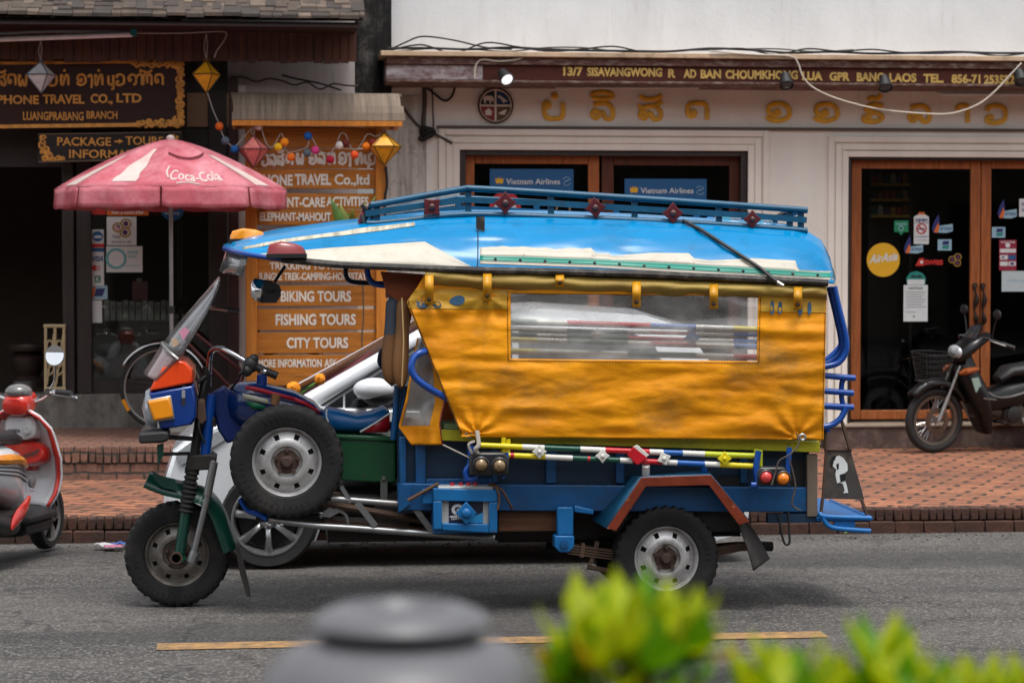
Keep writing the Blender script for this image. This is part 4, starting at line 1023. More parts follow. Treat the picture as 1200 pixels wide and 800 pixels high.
# ---------------------------------------------------------------- wooden tour board on posts
TB = wood('tour_board', (190, 120, 44), .82, 'x', var=.3, dark=.25, rough=.5, coat=.1)
TP = wood('tour_post', (200, 126, 48), .85, 'z', var=.25, dark=.2, coat=.1)
sb = thing('tour_board', 'tall yellow wooden tour board under a curved shingle roof, painted with white tour names', 'sign', P(370, 498, 20.12))
Y = 20.12
for x0, x1 in ((287, 300.5), (440, 453)):
    g = MB(); a = P(x0, 140, Y); b2 = P(x1, 140, Y); g.box(a.x, b2.x, Y - .02, Y + .1, .322, a.z); g.build('post', TP, sb, bevel=.008)
rows = [(150, 221.5), (226.5, 264), (269, 297), (301, 330.5), (334.5, 358.5), (362, 386.5), (389.5, 413.5), (416, 437), (438, 451)]
for y0, y1 in rows:
    g = MB(); n = max(1, round((y1 - y0) / 24))
    for k in range(n):
        g.pbox(300, lerp(y0, y1, k / n) + (.3 if k else 0), 440.5, lerp(y0, y1, (k + 1) / n), Y + .03 + .003 * (k % 2), Y + .055)
    g.build('plank', TB, sb, bevel=.004)
g = MB(); g.pbox(300, 141, 440.5, 149, Y + .03, Y + .05); g.build('plank', TB, sb)
g = MB(); a, b2 = P(272, 143, Y - .2), P(471, 143, Y - .2); z1 = P(300, 108, Y).z; n = 12
for k in range(n):
    th0, th1 = math.pi * (.02 + .96 * k / n), math.pi * (.02 + .96 * (k + 1) / n)
    ry, rz = .3, z1 - a.z
    q = lambda th, r_: (Y + .06 - ry * math.cos(th) * r_, a.z + rz * math.sin(th) * r_)
    (ya, za), (yb2, zb2) = q(th0, 1), q(th1, 1); (yc, zc), (yd, zd) = q(th0, .9), q(th1, .9)
    g.add([(x, *p_) for x in (a.x - .0 + random.uniform(-.015, .015), b2.x + random.uniform(-.02, .03)) for p_ in ((ya, za), (yb2, zb2), (yd, zd), (yc, zc))], [(0, 1, 2, 3), (7, 6, 5, 4), (0, 4, 5, 1), (1, 5, 6, 2), (2, 6, 7, 3), (3, 7, 4, 0)], 0)
g.box(a.x, b2.x, Y - .245, Y - .2, a.z - .03, a.z + .012, 1); g.box(a.x, b2.x, Y + .33, Y + .37, a.z - .03, a.z + .012, 1)
for xx in (a.x + .02, b2.x - .05): g.box(xx, xx + .03, Y - .2, Y + .33, a.z - .025, a.z + .01, 1)
GRW = M('grey_shingle', (152, 134, 116), .62, rough=.8, var=.4, scale=1.6, stretch=(16, 1, 1), dirt=.55, dcol=(70, 60, 54), dscale=3)
plabel(g.build('roof', [GRW, TP], sb), 'curved roof of weathered grey boards')
g = MB(); g.tube([P(310, 145.5, Y - .08), P(428, 146.5, Y - .08)], .016, 8); g.build('tube_lamp', M('tube_white', (232, 236, 240)), sb)
PWH = M('painted_white', (232, 228, 218), .92, rough=.7, var=.12, dirt=.25, dcol=(190, 150, 96), dscale=16)
g = MB(); yy = Y + .026
put_lao(g, ['w', 'l', 's+u', 'd'], [306, 314.5, 324, 335], 181, 194, Y + .024, 8.5, .0115)
put_lao(g, ['p', 'o', 'l', 't', 'o', 'g', 't', 'y', 'w'], [347, 362, 372, 384, 397, 406, 416, 427, 432], 179.5, 192.5, Y + .024, 8.8, .0115)
g.build('lao_line', PWH, sb)
for s_, x0, x1, y0, y1, bd in (('PHONE', 302, 343, 204.5, 217, .04), ('TRAVEL', 345.5, 388, 203.8, 216.2, .04), ('Co.,ltd', 392, 433, 204, 216, .03),
        ('ELEPHANT-CARE', 300, 381, 231, 242, .035), ('ACTIVITIES', 382.5, 432, 230.5, 241, .035), ('ELEPHANT-MAHOUT', 304.5, 388, 249, 258.5, .035), ('KAYAKING', 327, 378, 270.5, 279.5, .035),
        ('TREKKING TO HILLTRIBE', 316, 428, 307.5, 315.5, .03), ('JUNGLE TREK-CAMPING-HOMESTAY', 303, 430, 319.5, 328, .03), ('BIKING TOURS', 329, 411.5, 341, 353, .03), ('FISHING TOURS', 323, 417, 368, 380.5, .03),
        ('CITY TOURS', 336, 408, 395.5, 407.5, .03), ('MORE INFORMATION', 303, 377, 421, 430, .03), ('ASK', 380, 395.5, 420.5, 429.5, .03), ('IN', 400, 408, 420.5, 429.5, .03)):
    g = MB(); put_text(g, s_, x0, x1, y0, y1, yy, bold=bd); g.build('tour_name', PWH, sb)
cable('cable', [P(425, 330, 20.08), P(426, 372, 20.08), P(424, 400, 20.08), P(427, 446, 20.08)], .006, CBR, 'thin grey cord hanging over the word TOURS on the wooden tour board')
cable('cable', [P(452, 195, 20.08), P(453.5, 215, 20.08), P(451, 235, 20.08), P(452, 260, 20.08)], .011, CB, 'black cable hanging down the post of the wooden tour board')
cable('cable', wob(270, 420, 92, 104, 6, 10, LY - .02, 5.5), .008, CBR, 'grey wire sagging across the plaster above the curved shingle roof')
cable('cable', [P(330, 88, LY - .02), P(345, 92, LY - .02), P(375, 98, LY - .02), P(400, 106, LY - .02)], .008, CB, 'black twig-like wire slanting above the curved shingle roof')

# leafy plant beside the tour board
LEAF = M('plant_leaf', (96, 138, 48), .55, rough=.45, var=.4, scale=6); LEAF2 = M('plant_leaf_pale', (160, 168, 70), .55, rough=.5, var=.3, scale=6)
def blade(g, base, tip, width, droop, mi=0, nseg=7, fold=.25, up=Vector((0, 0, 1))):
    base, tip = Vector(base), Vector(tip); d = tip - base; sd = d.cross(up)
    if sd.length < 1e-5: sd = Vector((1, 0, 0))
    sd.normalize(); nn = sd.cross(d).normalized(); vs_ = []
    for i in range(nseg + 1):
        t = i / nseg; c = base + d * t + nn * (droop * 4 * t * (1 - t)); w = width * math.sin(math.pi * min(1, .06 + t * .94) ** .8) * .5 + 1e-4
        vs_ += [c - sd * w + nn * w * fold, c, c + sd * w + nn * w * fold]
    fs = []
    for i in range(nseg):
        a = i * 3; fs += [(a, a + 1, a + 4, a + 3), (a + 1, a + 2, a + 5, a + 4)]
    g.add(vs_, fs, mi)
t = thing('potted_plant', 'green broad-leaved plant in a small pot hung on the wooden tour board', 'plant', P(412, 300, 19.95))
c = P(412, 300, 19.95); g = MB(); g.lathe([(.001, 0), (.08, 0), (.11, .2), (.12, .22), (.1, .22), (.09, .19), (.001, .19)], (c.x, c.y, c.z), (0, 0, 1), 24); g.bar((c.x, c.y, c.z + .2), (c.x, 20.14, c.z + .2), .05, .03); g.build('pot', M('terracotta', (150, 84, 56), .7, rough=.8), t)
g = MB(); gs = MB()
for i, (bx, by, tx, ty_, wd) in enumerate(((408, 285, 387, 231, .1), (410, 283, 398, 238, .1), (413, 284, 388, 258, .12), (412, 280, 404, 247, .13), (414, 282, 413, 243, .11), (416, 280, 429, 236, .07), (417, 283, 441, 228, .05), (414, 290, 392, 272, .12), (416, 288, 430, 262, .1), (410, 290, 384, 285, .11), (418, 292, 444, 268, .09))):
    b_0 = P(bx, by, 19.95 + .1 * math.sin(i * 2)); b_1 = P(tx, ty_, 19.9 + .15 * math.sin(i * 2.6))
    blade(g, b_0, b_1, wd * .95, .03, i % 3 == 1, up=Vector((.2 * math.sin(i * 3), -1, .3)))
    gs.tube(smooth([(c.x + .02 * math.sin(i), c.y, c.z + .19), (lerp(c.x, b_0.x, .6), c.y, c.z + .26), b_0], 4), [.012] * 9, 6)
gs.build('stem', M('plant_stem', (110, 126, 60), .6), t); g.build('foliage', [LEAF, LEAF2], t, thick=.002)

# ---------------------------------------------------------------- faded umbrella
UM = M('faded_red_canvas', (202, 94, 108), .72, rough=.75, var=.16, scale=3.5, dirt=.75, dcol=(212, 150, 160), dscale=2.6, bump=.2, bscale=14)
UW = M('faded_white_print', (226, 206, 200), .8, rough=.75, var=.12, scale=8, dirt=.35, dcol=(214, 130, 136), dscale=6)
ux, UY = X(201, 19.7), 19.7
um = thing('market_umbrella', 'faded red market umbrella with a white drinks script and bottle print on its canopy', 'umbrella', (ux, UY, .322))
zr, za, RAD = P(201, 222, UY).z, P(201, 163, UY).z, 134 * UY / FPX
PH = R(-92.6)
def rimpt(k): a = PH + k * R(45); return Vector((math.cos(a), math.sin(a), 0))
def canopy(k, u, r_):
    """panel k, across u 0..1, out from the apex r_ 0..1"""
    d = rimpt(k).lerp(rimpt(k + 1), u)
    sag = .028 * math.sin(math.pi * u) * math.sin(math.pi * min(1, r_)) * (1 if r_ < 1 else 0)
    return Vector((ux, UY, 0)) + d * RAD * r_ + Vector((0, 0, za + (zr - za) * (r_ ** 1.42) - sag))
g = MB()
for k in range(8):
    g.grid(lambda u, v, k=k: canopy(k, u, .015 + .985 * v), 12, 12)
    dr = P(0, 222, UY).z - P(0, 246, UY).z
    def val(u, v, k=k):
        p_ = canopy(k, u, 1.0); d = rimpt(k).lerp(rimpt(k + 1), u)
        return p_ + d * (.012 * v + .012 * v * math.sin(u * 9 + k * 2)) + Vector((0, 0, -dr * v * (1 - .12 * (abs(2 * u - 1) ** 6)) - .004 * math.sin(u * 14 + k)))
    g.grid(lambda u, v, val=val: val(.012 + .976 * u, v), 14, 4)
can = g.build('canopy', UM, um, thick=.002, ang=60)
g = MB()
# vent flap
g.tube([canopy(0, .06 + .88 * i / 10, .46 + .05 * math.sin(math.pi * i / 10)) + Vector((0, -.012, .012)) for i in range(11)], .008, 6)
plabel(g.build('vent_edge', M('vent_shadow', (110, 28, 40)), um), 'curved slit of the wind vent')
g = MB()
def pmap(k, u0, u1, r0, r1, off=.005):
    def fn(u, v):
        uu = lerp(u0, u1, u); rr_ = lerp(r0, r1, v); p_ = canopy(k, uu, rr_)
        nrm = (canopy(k, uu, rr_ - .05) - p_).cross(canopy(k, uu + .05, rr_) - p_).normalized()
        if nrm.z < 0: nrm = -nrm
        return p_ + nrm * off
    return fn
f_ = pmap(0, .10, .78, .93, .70)
put_text_fn(g, 'Coca-Cola', lambda u, v: f_(u + .0, .08 + v * .7 + .05 * math.sin(u * 9)), shear=.4, bold=.012)
for st in ([(-.02, 1.0), (-.07, .6), (-.03, .2)], [(.1, -.16), (.3, -.06), (.5, -.2)]):
    g.tube(smooth([f_(a, b2) for a, b2 in st], 5), .008, 6)
f2 = pmap(7, 0, 1, 0, 1)
BOT = [(.44, .28), (.56, .28), (.58, .42), (.66, .58), (.68, .7), (.63, .77), (.68, .9), (.66, .95), (.36, .95), (.34, .9), (.39, .77), (.34, .7), (.36, .58), (.42, .42)]
gg = []
for i in range(11):
    t_ = i / 10; r_ = .3 + .62 * t_
    hw = interp([(0, .075), (.25, .09), (.42, .15), (.6, .175), (.75, .13), (.9, .175), (1, .16)], t_)
    gg.append((.5 - hw, .5 + hw, r_))
for (a0, a1, r0), (b0, b1, r1) in zip(gg, gg[1:]):
    g.add([f2(a0, r0), f2(a1, r0), f2(b1, r1), f2(b0, r1)], [(0, 1, 2, 3)])
for k, ua, ub in ((6, .3, .72), (1, .28, .62)):
    f3 = pmap(k, 0, 1, 0, 1)
    for i in range(9):
        r0, r1 = .42 + .06 * i, .48 + .06 * i
        g.add([f3(ua, r0), f3(ub, r0), f3(ub, r1), f3(ua, r1)], [(0, 1, 2, 3)])
plabel(g.build('print', UW, um), 'worn white script and bottle shape')
POLE = M('steel_pole', (176, 176, 176), .8, rough=.35, metal=.8, var=.15)
g = MB(); g.tube([(ux, UY, .36), (ux, UY, za - .05)], .017, 12); g.build('pole', POLE, um)
g = MB()
for k in range(8): g.tube([canopy(k, 0, .08) + Vector((0, 0, -.02)), canopy(k, 0, .55) + Vector((0, 0, -.018)), canopy(k, 0, .985) + Vector((0, 0, -.014))], .007, 6)
g.build('rib', POLE, um)
g = MB(); g.lathe([(.001, -.02), (.03, -.02), (.035, .015), (.015, .03), (.001, .035)], (ux, UY, za), (0, 0, 1), 16); g.build('finial', UW, um)
g = MB(); c = P(197, 363, UY); g.lathe([(.02, -.03), (.028, -.03), (.028, .03), (.02, .03)], (ux, UY, c.z), (0, 0, 1), 14); g.build('collar', BK, um)
g = MB(); g.lathe([(.001, 0), (.24, 0), (.25, .05), (.22, .09), (.03, .12), (.03, .3), (.018, .3)], (ux, UY, .323), (0, 0, 1), 28); g.build('base', M('concrete_base', (120, 116, 110), .7, rough=.9), um)
# ================================================================ TWO-WHEELERS
RUB = M('rubber', (34, 33, 33), .85, rough=.75, var=.2, scale=12, dirt=.35, dcol=(74, 68, 62), dscale=5)
CHR = M('chrome', (200, 200, 202), .9, rough=.16, metal=1.0, var=.06, rvar=.08)
ALU = M('dull_alloy', (168, 166, 164), .8, rough=.38, metal=.85, var=.15, dirt=.3, dcol=(82, 74, 66), dscale=9)
IRON = M('dark_iron', (48, 46, 46), .8, rough=.55, metal=.4, var=.25, dirt=.4, dcol=(70, 54, 40), dscale=8)
def spoke_wheel(name, parent, c, r, w, axis=(0, 1, 0), spokes=28, rim=ALU, tw=None):
    c = Vector(c); tw = tw or w
    wp = MB(); prof = []
    for i in range(13):
        a = 2 * math.pi * i / 12
        prof.append((r - tw * .5 + tw * .5 * math.cos(a), tw * .5 * math.sin(a)))
    wp.lathe(prof, c, axis, 48); wh = wp.build(name, RUB, parent)
    q = MB(); q.lathe([(r - tw * .95, -w * .36), (r - tw * 1.35, -w * .3), (r - tw * 1.35, w * .3), (r - tw * .95, w * .36)], c, axis, 48); q.build('rim', rim, wh)
    q = MB(); ax = Vector(axis).normalized(); u = ax.cross(Vector((0, 0, 1))); u.normalize(); v = ax.cross(u)
    for i in range(spokes):
        a = 2 * math.pi * i / spokes; s_ = 1 if i % 2 else -1; b_ = a + (.35 if (i // 2) % 2 else -.35)
        q.tube([c + ax * s_ * w * .4 + (u * math.cos(b_) + v * math.sin(b_)) * .03, c + (u * math.cos(a) + v * math.sin(a)) * (r - tw * 1.3)], .0016, 4)
    q.build('spokes', CHR, wh)
    q = MB(); q.lathe([(.001, -w * .6), (.018, -w * .6), (.02, -w * .3), (.032, -w * .28), (.032, w * .28), (.02, w * .3), (.018, w * .6), (.001, w * .6)], c, axis, 16); q.build('hub', ALU, wh)
    return wh
# ---- bicycle leaning by the office window
by, bz = 20.46, .322
fxw = X(190, by); rw = .355
bk = thing('bicycle', 'old dark red bicycle with silver mudguards parked below the office window', 'bicycle', (fxw + .5, by, bz))
spoke_wheel('wheel', bk, (fxw, by, bz + rw), rw, .036); spoke_wheel('wheel', bk, (fxw + 1.09, by, bz + rw), rw, .036)
BF = M('bike_maroon', (92, 30, 34), .85, rough=.35, coat=.3); g = MB()
hd, hb = Vector((fxw + .27, by, bz + .88)), Vector((fxw + .2, by, bz + .7)); bb = Vector((fxw + .62, by, bz + .3)); st = Vector((fxw + .8, by, bz + .8)); ra = Vector((fxw + 1.09, by, bz + rw))
g.tube([hb, hd], .02, 10); g.tube([hb + Vector((.01, 0, .03)), bb], .017, 10); g.tube([hd + Vector((-.02, 0, -.05)), bb + (st - bb) * .35], .016, 10); g.tube([bb, st], .016, 10)
for s_ in (-1, 1):
    g.tube([bb, ra + Vector((0, s_ * .05, 0))], .009, 8); g.tube([st + Vector((0, s_ * .015, -.1)), ra + Vector((0, s_ * .05, 0))], .008, 8)
    g.tube(smooth([hb + Vector((0, s_ * .03, 0)), hb + Vector((-.08, s_ * .05, -.2)), Vector((fxw, by + s_ * .05, bz + rw))], 5), .011, 8)
g.build('frame', BF, bk)
for cx_, a0, a1 in ((fxw, 20, 152), (fxw + 1.09, 10, 190)):
    g = MB()
    for i in range(24):
        a = R(lerp(a0, a1, i / 23)); b2 = R(lerp(a0, a1, (i + 1) / 23)) if i < 23 else None
        if b2 is None: break
        q = lambda an, y, rr_: (cx_ + math.cos(an) * rr_, by + y, bz + rw + math.sin(an) * rr_)
        ys_ = ((-.03, rw + .012), (-.018, rw + .026), (.018, rw + .026), (.03, rw + .012))
        g.add([q(a, *k) for k in ys_] + [q(b2, *k) for k in ys_], [(0, 1, 5, 4), (1, 2, 6, 5), (2, 3, 7, 6)])
    g.build('mudguard', CHR, bk, thick=.002)
g = MB(); hz_ = bz + 1.0
g.tube([hd, (fxw + .3, by, hz_ - .02)], .012, 8); g.tube(smooth([(fxw + .62, by - .29, hz_ - .01), (fxw + .42, by - .26, hz_ + .02), (fxw + .27, by - .1, hz_ + .01), (fxw + .27, by + .1, hz_ + .01), (fxw + .42, by + .26, hz_ + .02), (fxw + .62, by + .29, hz_ - .01)], 6), .011, 8)
g.build('handlebar', CHR, bk)
for s_ in (-1, 1):
    g = MB(); g.tube([(fxw + .5, by + s_ * .275, hz_ + .012), (fxw + .64, by + s_ * .292, hz_ - .012)], .016, 10); g.build('grip', BK, bk)
g = MB(); g.lathe([(.001, -.02), (.06, 0), (.1, .03), (.001, .05)], (st.x + .02, by, st.z + .12), (0, 0, 1), 18); g.tube([st, (st.x + .02, by, st.z + .12)], .012, 8); g.build('saddle', BK, bk)
g = MB(); c = P(147, 475, by - .02); g.bar(P(144, 468, by - .02), P(151, 481, by - .02), .012, .03); g.build('reflector', M('amber_reflector', (240, 150, 20), .9, rough=.2), bk)
g = MB(); g.tube([(bb.x, by - .07, bb.z), (bb.x + .12, by - .09, bb.z - .12)], .008, 8); g.box(bb.x + .08, bb.x + .17, by - .17, by - .09, bb.z - .135, bb.z - .11); g.lathe([(.001, -.06), (.09, -.06), (.09, -.055), (.001, -.055)], bb, (0, 1, 0), 24); g.build('crank', CHR, bk)

# ---- red and white scooter seen from behind
SW = M('scooter_white', (226, 228, 230), .9, rough=.22, var=.05, coat=.6, dirt=.15, dcol=(150, 146, 140)); SR = M('scooter_red', (206, 46, 34), .85, rough=.2, var=.08, coat=.6)
SO = M('scooter_orange', (240, 150, 50), .9, rough=.25, coat=.5); SBK = M('scooter_black', (30, 30, 32), rough=.5, var=.2); SGR = M('scooter_grey', (92, 88, 84), .9, rough=.45, metal=.5, dirt=.4)
psi = R(73)
sc = thing('scooter', 'red and white scooter parked by the kerb, seen from behind with a round mirror', 'scooter', (0, 0, 0))
def ring_yz(x, hw, z0, z1, n=16, pw=3.0, lean=0):
    """rounded section of half width hw between two heights"""
    pts = []
    for i in range(n):
        a = 2 * math.pi * i / n; ca, sa = math.cos(a), math.sin(a)
        k = (abs(ca) ** pw + abs(sa) ** pw) ** (-1 / pw)
        pts.append(Vector((x + lean * sa * k, ca * k * hw, (z0 + z1) / 2 + sa * k * (z1 - z0) / 2)))
    return pts
def scoot_wheel(x, w, label=None):
    g = MB(); r = .215; prof = [(r - .055, -w * .5), (r - .02, -w * .52), (r - .004, -w * .3), (r, 0), (r - .004, w * .3), (r - .02, w * .52), (r - .055, w * .5)]
    g.lathe(prof, (x, 0, r), (0, 1, 0), 36); wh = g.build('wheel', RUB, sc)
    g = MB(); g.lathe([(r - .05, -w * .45), (r - .07, -w * .3), (.05, -.03), (.03, -.06), (.001, -.06)], (x, 0, r), (0, 1, 0), 30, skip=lambda i, j: j == 1 and i % 6 in (1, 2, 3)); g.lathe([(r - .05, w * .45), (r - .07, w * .3), (.05, .03), (.03, .06), (.001, .06)], (x, 0, r), (0, 1, 0), 30, skip=lambda i, j: j == 1 and i % 6 in (1, 2, 3)); g.build('rim', ALU, wh)
scoot_wheel(.62, .085); scoot_wheel(-.6, .1)
# leg shield: outer curved panel
def shield(u, v, off=0):
    z = lerp(.30, .93, v); y = (2 * u - 1)
    hw = interp([(0, .15), (.15, .2), (.5, .225), (.8, .2), (.95, .13), (1, .07)], v)
    x = interp([(0, .36), (.3, .42), (.7, .33), (1, .235)], v) + .02 - .09 * abs(y) ** 2.2 + off
    return Vector((x, y * hw, z))
g = MB(); g.grid(lambda u, v: shield(u, v), 18, 16); g.build('leg_shield', SW, sc, thick=.02)
g = MB()
for s_ in (0, 1):
    g.grid(lambda u, v, s_=s_: shield((.0 + u * .09) if s_ == 0 else (.9 + u * .1), .02 + v * .96, -.014 - .012 * math.sin(math.pi * u)), 5, 16)
g.grid(lambda u, v: shield(.1 + .8 * u, .9 + .1 * v, -.016 - .01 * math.sin(math.pi * v)), 12, 4)
g.build('shield_trim', SR, sc, thick=.012)
g = MB()
g.loft([ring_yz(.34, .15, .56, .72, lean=.0), ring_yz(.27, .15, .57, .73), ring_yz(.24, .13, .59, .71)]); gb = g.build('glove_box', SR, sc, bevel=.0, ang=50)
g = MB(); put_text_fn(g, 'scoopy', lambda u, v: Vector((.236, lerp(-.0, -.12, u), .61 + .05 * u + .04 * v)), shear=.2, bold=.03); g.build('script', SGR, gb)
g = MB(); g.grid(lambda u, v: shield(.3 + .4 * u, lerp(.36, .52, v), -.016) + Vector((-.012 * math.sin(math.pi * v), (u - .5) * -.1 * (1 - v), 0)), 8, 8); g.build('red_panel', SR, sc)
g = MB(); g.loft([ring_yz(.33, .11, .72, .9), ring_yz(.22, .1, .74, .9), ring_yz(.2, .08, .77, .88)]); g.build('steering_cover', SW, sc)
g = MB(); g.lathe([(.001, 0), (.025, 0), (.03, .012), (.016, .014), (.001, .012)], (.2, -.055, .8), (-1, 0, .2), 18); g.build('ignition_lock', ALU, sc)
g = MB(); put_text_fn(g, 'HONDA', lambda u, v: Vector((.198, lerp(.07, -.01, u), .785 + .022 * v)), bold=.04); g.build('maker_letters', SBK, sc)
# handlebar, cowl, dash
g = MB(); g.loft([ring_yz(.32, .05, .92, 1.02), ring_yz(.28, .085, .91, 1.05), ring_yz(.2, .09, .88, 1.05), ring_yz(.14, .08, .9, 1.02), ring_yz(.12, .05, .94, 1.0)]); cw = g.build('cowl', SR, sc)
g = MB(); g.ball((.2, 0, 1.04), .085, 20, sc=(.95, 1, .62)); g.build('dial_glass', glass_mat('dial_glass', (.7, .72, .72), .12, .05, .25), cw)
g = MB(); g.ball((.2, 0, 1.035), .07, 18, sc=(.95, 1, .5)); g.build('dial', M('dial_face', (86, 84, 80)), cw)
for s_ in (-1, 1):
    g = MB(); g.tube(smooth([(.24, s_ * .06, .98), (.25, s_ * .13, 1.0), (.2, s_ * .22, 1.045), (.15, s_ * .33, 1.04)], 5), .012, 8); g.build('handlebar', CHR, sc)
    g = MB(); g.tube([(.185, s_ * .25, 1.044), (.14, s_ * .36, 1.038)], .018, 10); g.build('grip', SBK, sc)
    g = MB(); g.tube(smooth([(.24, s_ * .2, 1.03), (.24, s_ * .26, 1.02), (.2, s_ * .37, 1.01)], 4), .008, 8); g.build('brake_lever', CHR, sc)
    g = MB(); g.loft([ring_yz(.26, .02, 1.02, 1.06), ring_yz(.2, .024, 1.02, 1.065)]); [setattr(q, 'y', q.y + s_ * .19) for q in g.v]; g.build('switch_box', SGR, sc)
for s_ in (-1, 1):
    g = MB(); g.tube(smooth([(.2, s_ * .2, 1.06), (.19, s_ * .235, 1.12), (.19, s_ * .24, 1.22)], 5), .006, 6); mr = g.build('mirror', CHR, sc)
    g = MB(); g.lathe([(.001, .014), (.04, .012), (.062, 0), (.066, -.006), (.001, -.006)], (.19, s_ * .24, 1.27), (1, -.1, 0), 24); g.build('shell', M('mirror_shell', (206, 204, 202), .8, rough=.2, metal=.8), mr)
    g = MB(); g.lathe([(.001, 0), (.06, 0), (.06, .003), (.001, .003)], (.184, s_ * .24, 1.27), (-1, .1, .15), 24); g.build('mirror_glass', M('mirror_glass', (236, 238, 240), 1, rough=.04, metal=1, var=0), mr)
# floor, belly, rear body
g = MB(); g.loft([ring_yz(.4, .14, .24, .32), ring_yz(.3, .2, .23, .31), ring_yz(-.1, .2, .23, .31), ring_yz(-.18, .16, .24, .32)]); g.build('floorboard', SBK, sc)
g = MB(); g.loft([ring_yz(.46, .1, .16, .34), ring_yz(.3, .17, .15, .27), ring_yz(-.1, .17, .16, .26)]); g.build('belly_panel', SBK, sc)
g = MB(); g.loft([ring_yz(.0, .12, .3, .6), ring_yz(-.1, .16, .32, .72), ring_yz(-.3, .2, .38, .76), ring_yz(-.55, .2, .46, .76), ring_yz(-.78, .15, .54, .76), ring_yz(-.9, .07, .62, .74)]); bd = g.build('body', SW, sc, ang=60)
g = MB()
for s_ in (-1, 1):
    g.tube(smooth([(-.1, s_ * .17, .6), (-.3, s_ * .206, .66), (-.55, s_ * .205, .68), (-.75, s_ * .165, .7)], 5), [.012 + .02 * math.sin(math.pi * i / 15) for i in range(16)], 8)
g.build('orange_decal', SO, bd)
g = MB()
for s_ in (-1, 1):
    for k in range(3): g.tube(smooth([(-.05, s_ * .15, .5 + k * .03), (-.3, s_ * .203, .56 + k * .025), (-.6, s_ * .2, .6 + k * .02)], 5), .004, 6)
g.build('pinstripe', SBK, bd)
g = MB(); g.loft([ring_yz(.02, .1, .72, .79), ring_yz(-.15, .14, .74, .83), ring_yz(-.4, .15, .75, .84), ring_yz(-.7, .14, .77, .87), ring_yz(-.85, .1, .78, .86)]); g.build('seat', SBK, sc, ang=60)
g = MB(); g.loft([ring_yz(-.05, .11, .2, .36), ring_yz(-.35, .12, .18, .36), ring_yz(-.6, .08, .17, .28)]); g.build('engine', SGR, sc)
g = MB(); g.tube(smooth([(-.15, -.13, .24), (-.35, -.17, .26), (-.55, -.18, .29), (-.8, -.18, .34)], 5), [.02, .025, .03, .04, .05, .055, .058, .06, .06, .06, .06, .06, .058, .055, .05, .03], 12); ex = g.build('exhaust', SBK, sc)
g = MB(); g.tube(smooth([(-.12, -.2, .42), (-.25, -.215, .36), (-.42, -.235, .31), (-.5, -.24, .26)], 5), [.01, .02, .026, .032, .036, .04, .044, .046, .046, .044, .04, .036, .03, .024, .018, .01], 10, flat=.5); g.build('heat_guard', SR, ex)
g = MB(); g.lathe([(.001, 0), (.035, 0), (.04, .02), (.001, .025)], (-.02, -.16, .5), (0, -1, 0), 18); g.build('side_reflector', ALU, sc)
g = MB(); g.loft([ring_yz(.76, .05, .42, .47), ring_yz(.68, .07, .44, .5), ring_yz(.5, .07, .42, .48), ring_yz(.4, .06, .3, .4)]); g.build('mudguard', SR, sc)
g = MB(); g.tube([(.62, .06, .215), (.5, .06, .48)], .018, 8); g.tube([(.62, -.06, .215), (.5, -.06, .48)], .018, 8); g.build('fork', SGR, sc)
g = MB(); g.tube([(-.1, .14, .2), (-.2, .2, .02)], .012, 8); g.build('kickstand', SGR, sc)
fc = PZ(54, 643, -.05)
sc.location = fc - Matrix.Rotation(psi, 3, 'Z') @ Vector((.62, 0, 0)); sc.rotation_euler = (R(0), 0, psi); sc.scale = (1, 1, .965)

# ---- black motorbike on the pavement, facing left
MBK = M('bike_black', (20, 20, 22), .8, rough=.3, var=.1, coat=.12, spec=.3, dirt=.0, dcol=(80, 76, 72)); MSE = M('bike_seat', (24, 24, 26), rough=.55)
mo = thing('motorbike', 'black step-through motorbike with a wire basket parked before the stickered door', 'motorbike', (0, 0, 0))
def moto_wheel(x): return spoke_wheel('wheel', mo, (x, 0, .285), .285, .07, spokes=32, rim=M('rim_dull', (120, 112, 104), .8, rough=.4, metal=.7, dirt=.4), tw=.07)
w1 = moto_wheel(.62); moto_wheel(-.62)
g = MB(); g.lathe([(.07, -.05), (.115, -.05), (.115, -.045), (.07, -.045)], (.62, 0, .285), (0, -1, 0), 28, skip=lambda i, j: False); g.build('brake_disc', M('disc_steel', (120, 104, 92), .8, rough=.4, metal=.8, dirt=.5), w1)
g = MB()
for s_ in (-1, 1): g.tube([(.62, s_ * .075, .285), (.53, s_ * .07, .5)], [.02, .02], 10); g.tube([(.53, s_ * .07, .5), (.42, s_ * .06, .76)], .014, 10)
g.build('fork', ALU, mo)
g = MB()
for i in range(20):
    a, b2 = R(lerp(38, 158, i / 20) - 30 + 30), R(lerp(38, 158, (i + 1) / 20))
    q = lambda an, y, rr_: (.62 + math.cos(an) * rr_ + .0, y, .285 + math.sin(an) * rr_ + .03)
    sec = ((-.07, .275), (-.055, .32), (0, .335), (.055, .32), (.07, .275))
    g.add([q(a, *k) for k in sec] + [q(b2, *k) for k in sec], [(k, k + 1, k + 6, k + 5) for k in range(4)])
g.build('mudguard', MBK, mo, thick=.004, ang=60)
def rsec(x, z0, z1, hw, pw=2.6, n=14): return ring_yz(x, hw, z0, z1, n, pw)
def seccen(c, d, hw, hh, n=14, pw=2.6):
    """section across direction d (in the xz plane)"""
    c = Vector(c); d = Vector(d).normalized(); s_ = Vector((0, 1, 0)); u = d.cross(s_).normalized(); out = []
    for i in range(n):
        a = 2 * math.pi * i / n; ca, sa = math.cos(a), math.sin(a); k = (abs(ca) ** pw + abs(sa) ** pw) ** (-1 / pw)
        out.append(c + s_ * ca * k * hw + u * sa * k * hh)
    return out
g = MB(); dd = (-.5, 0, -1)
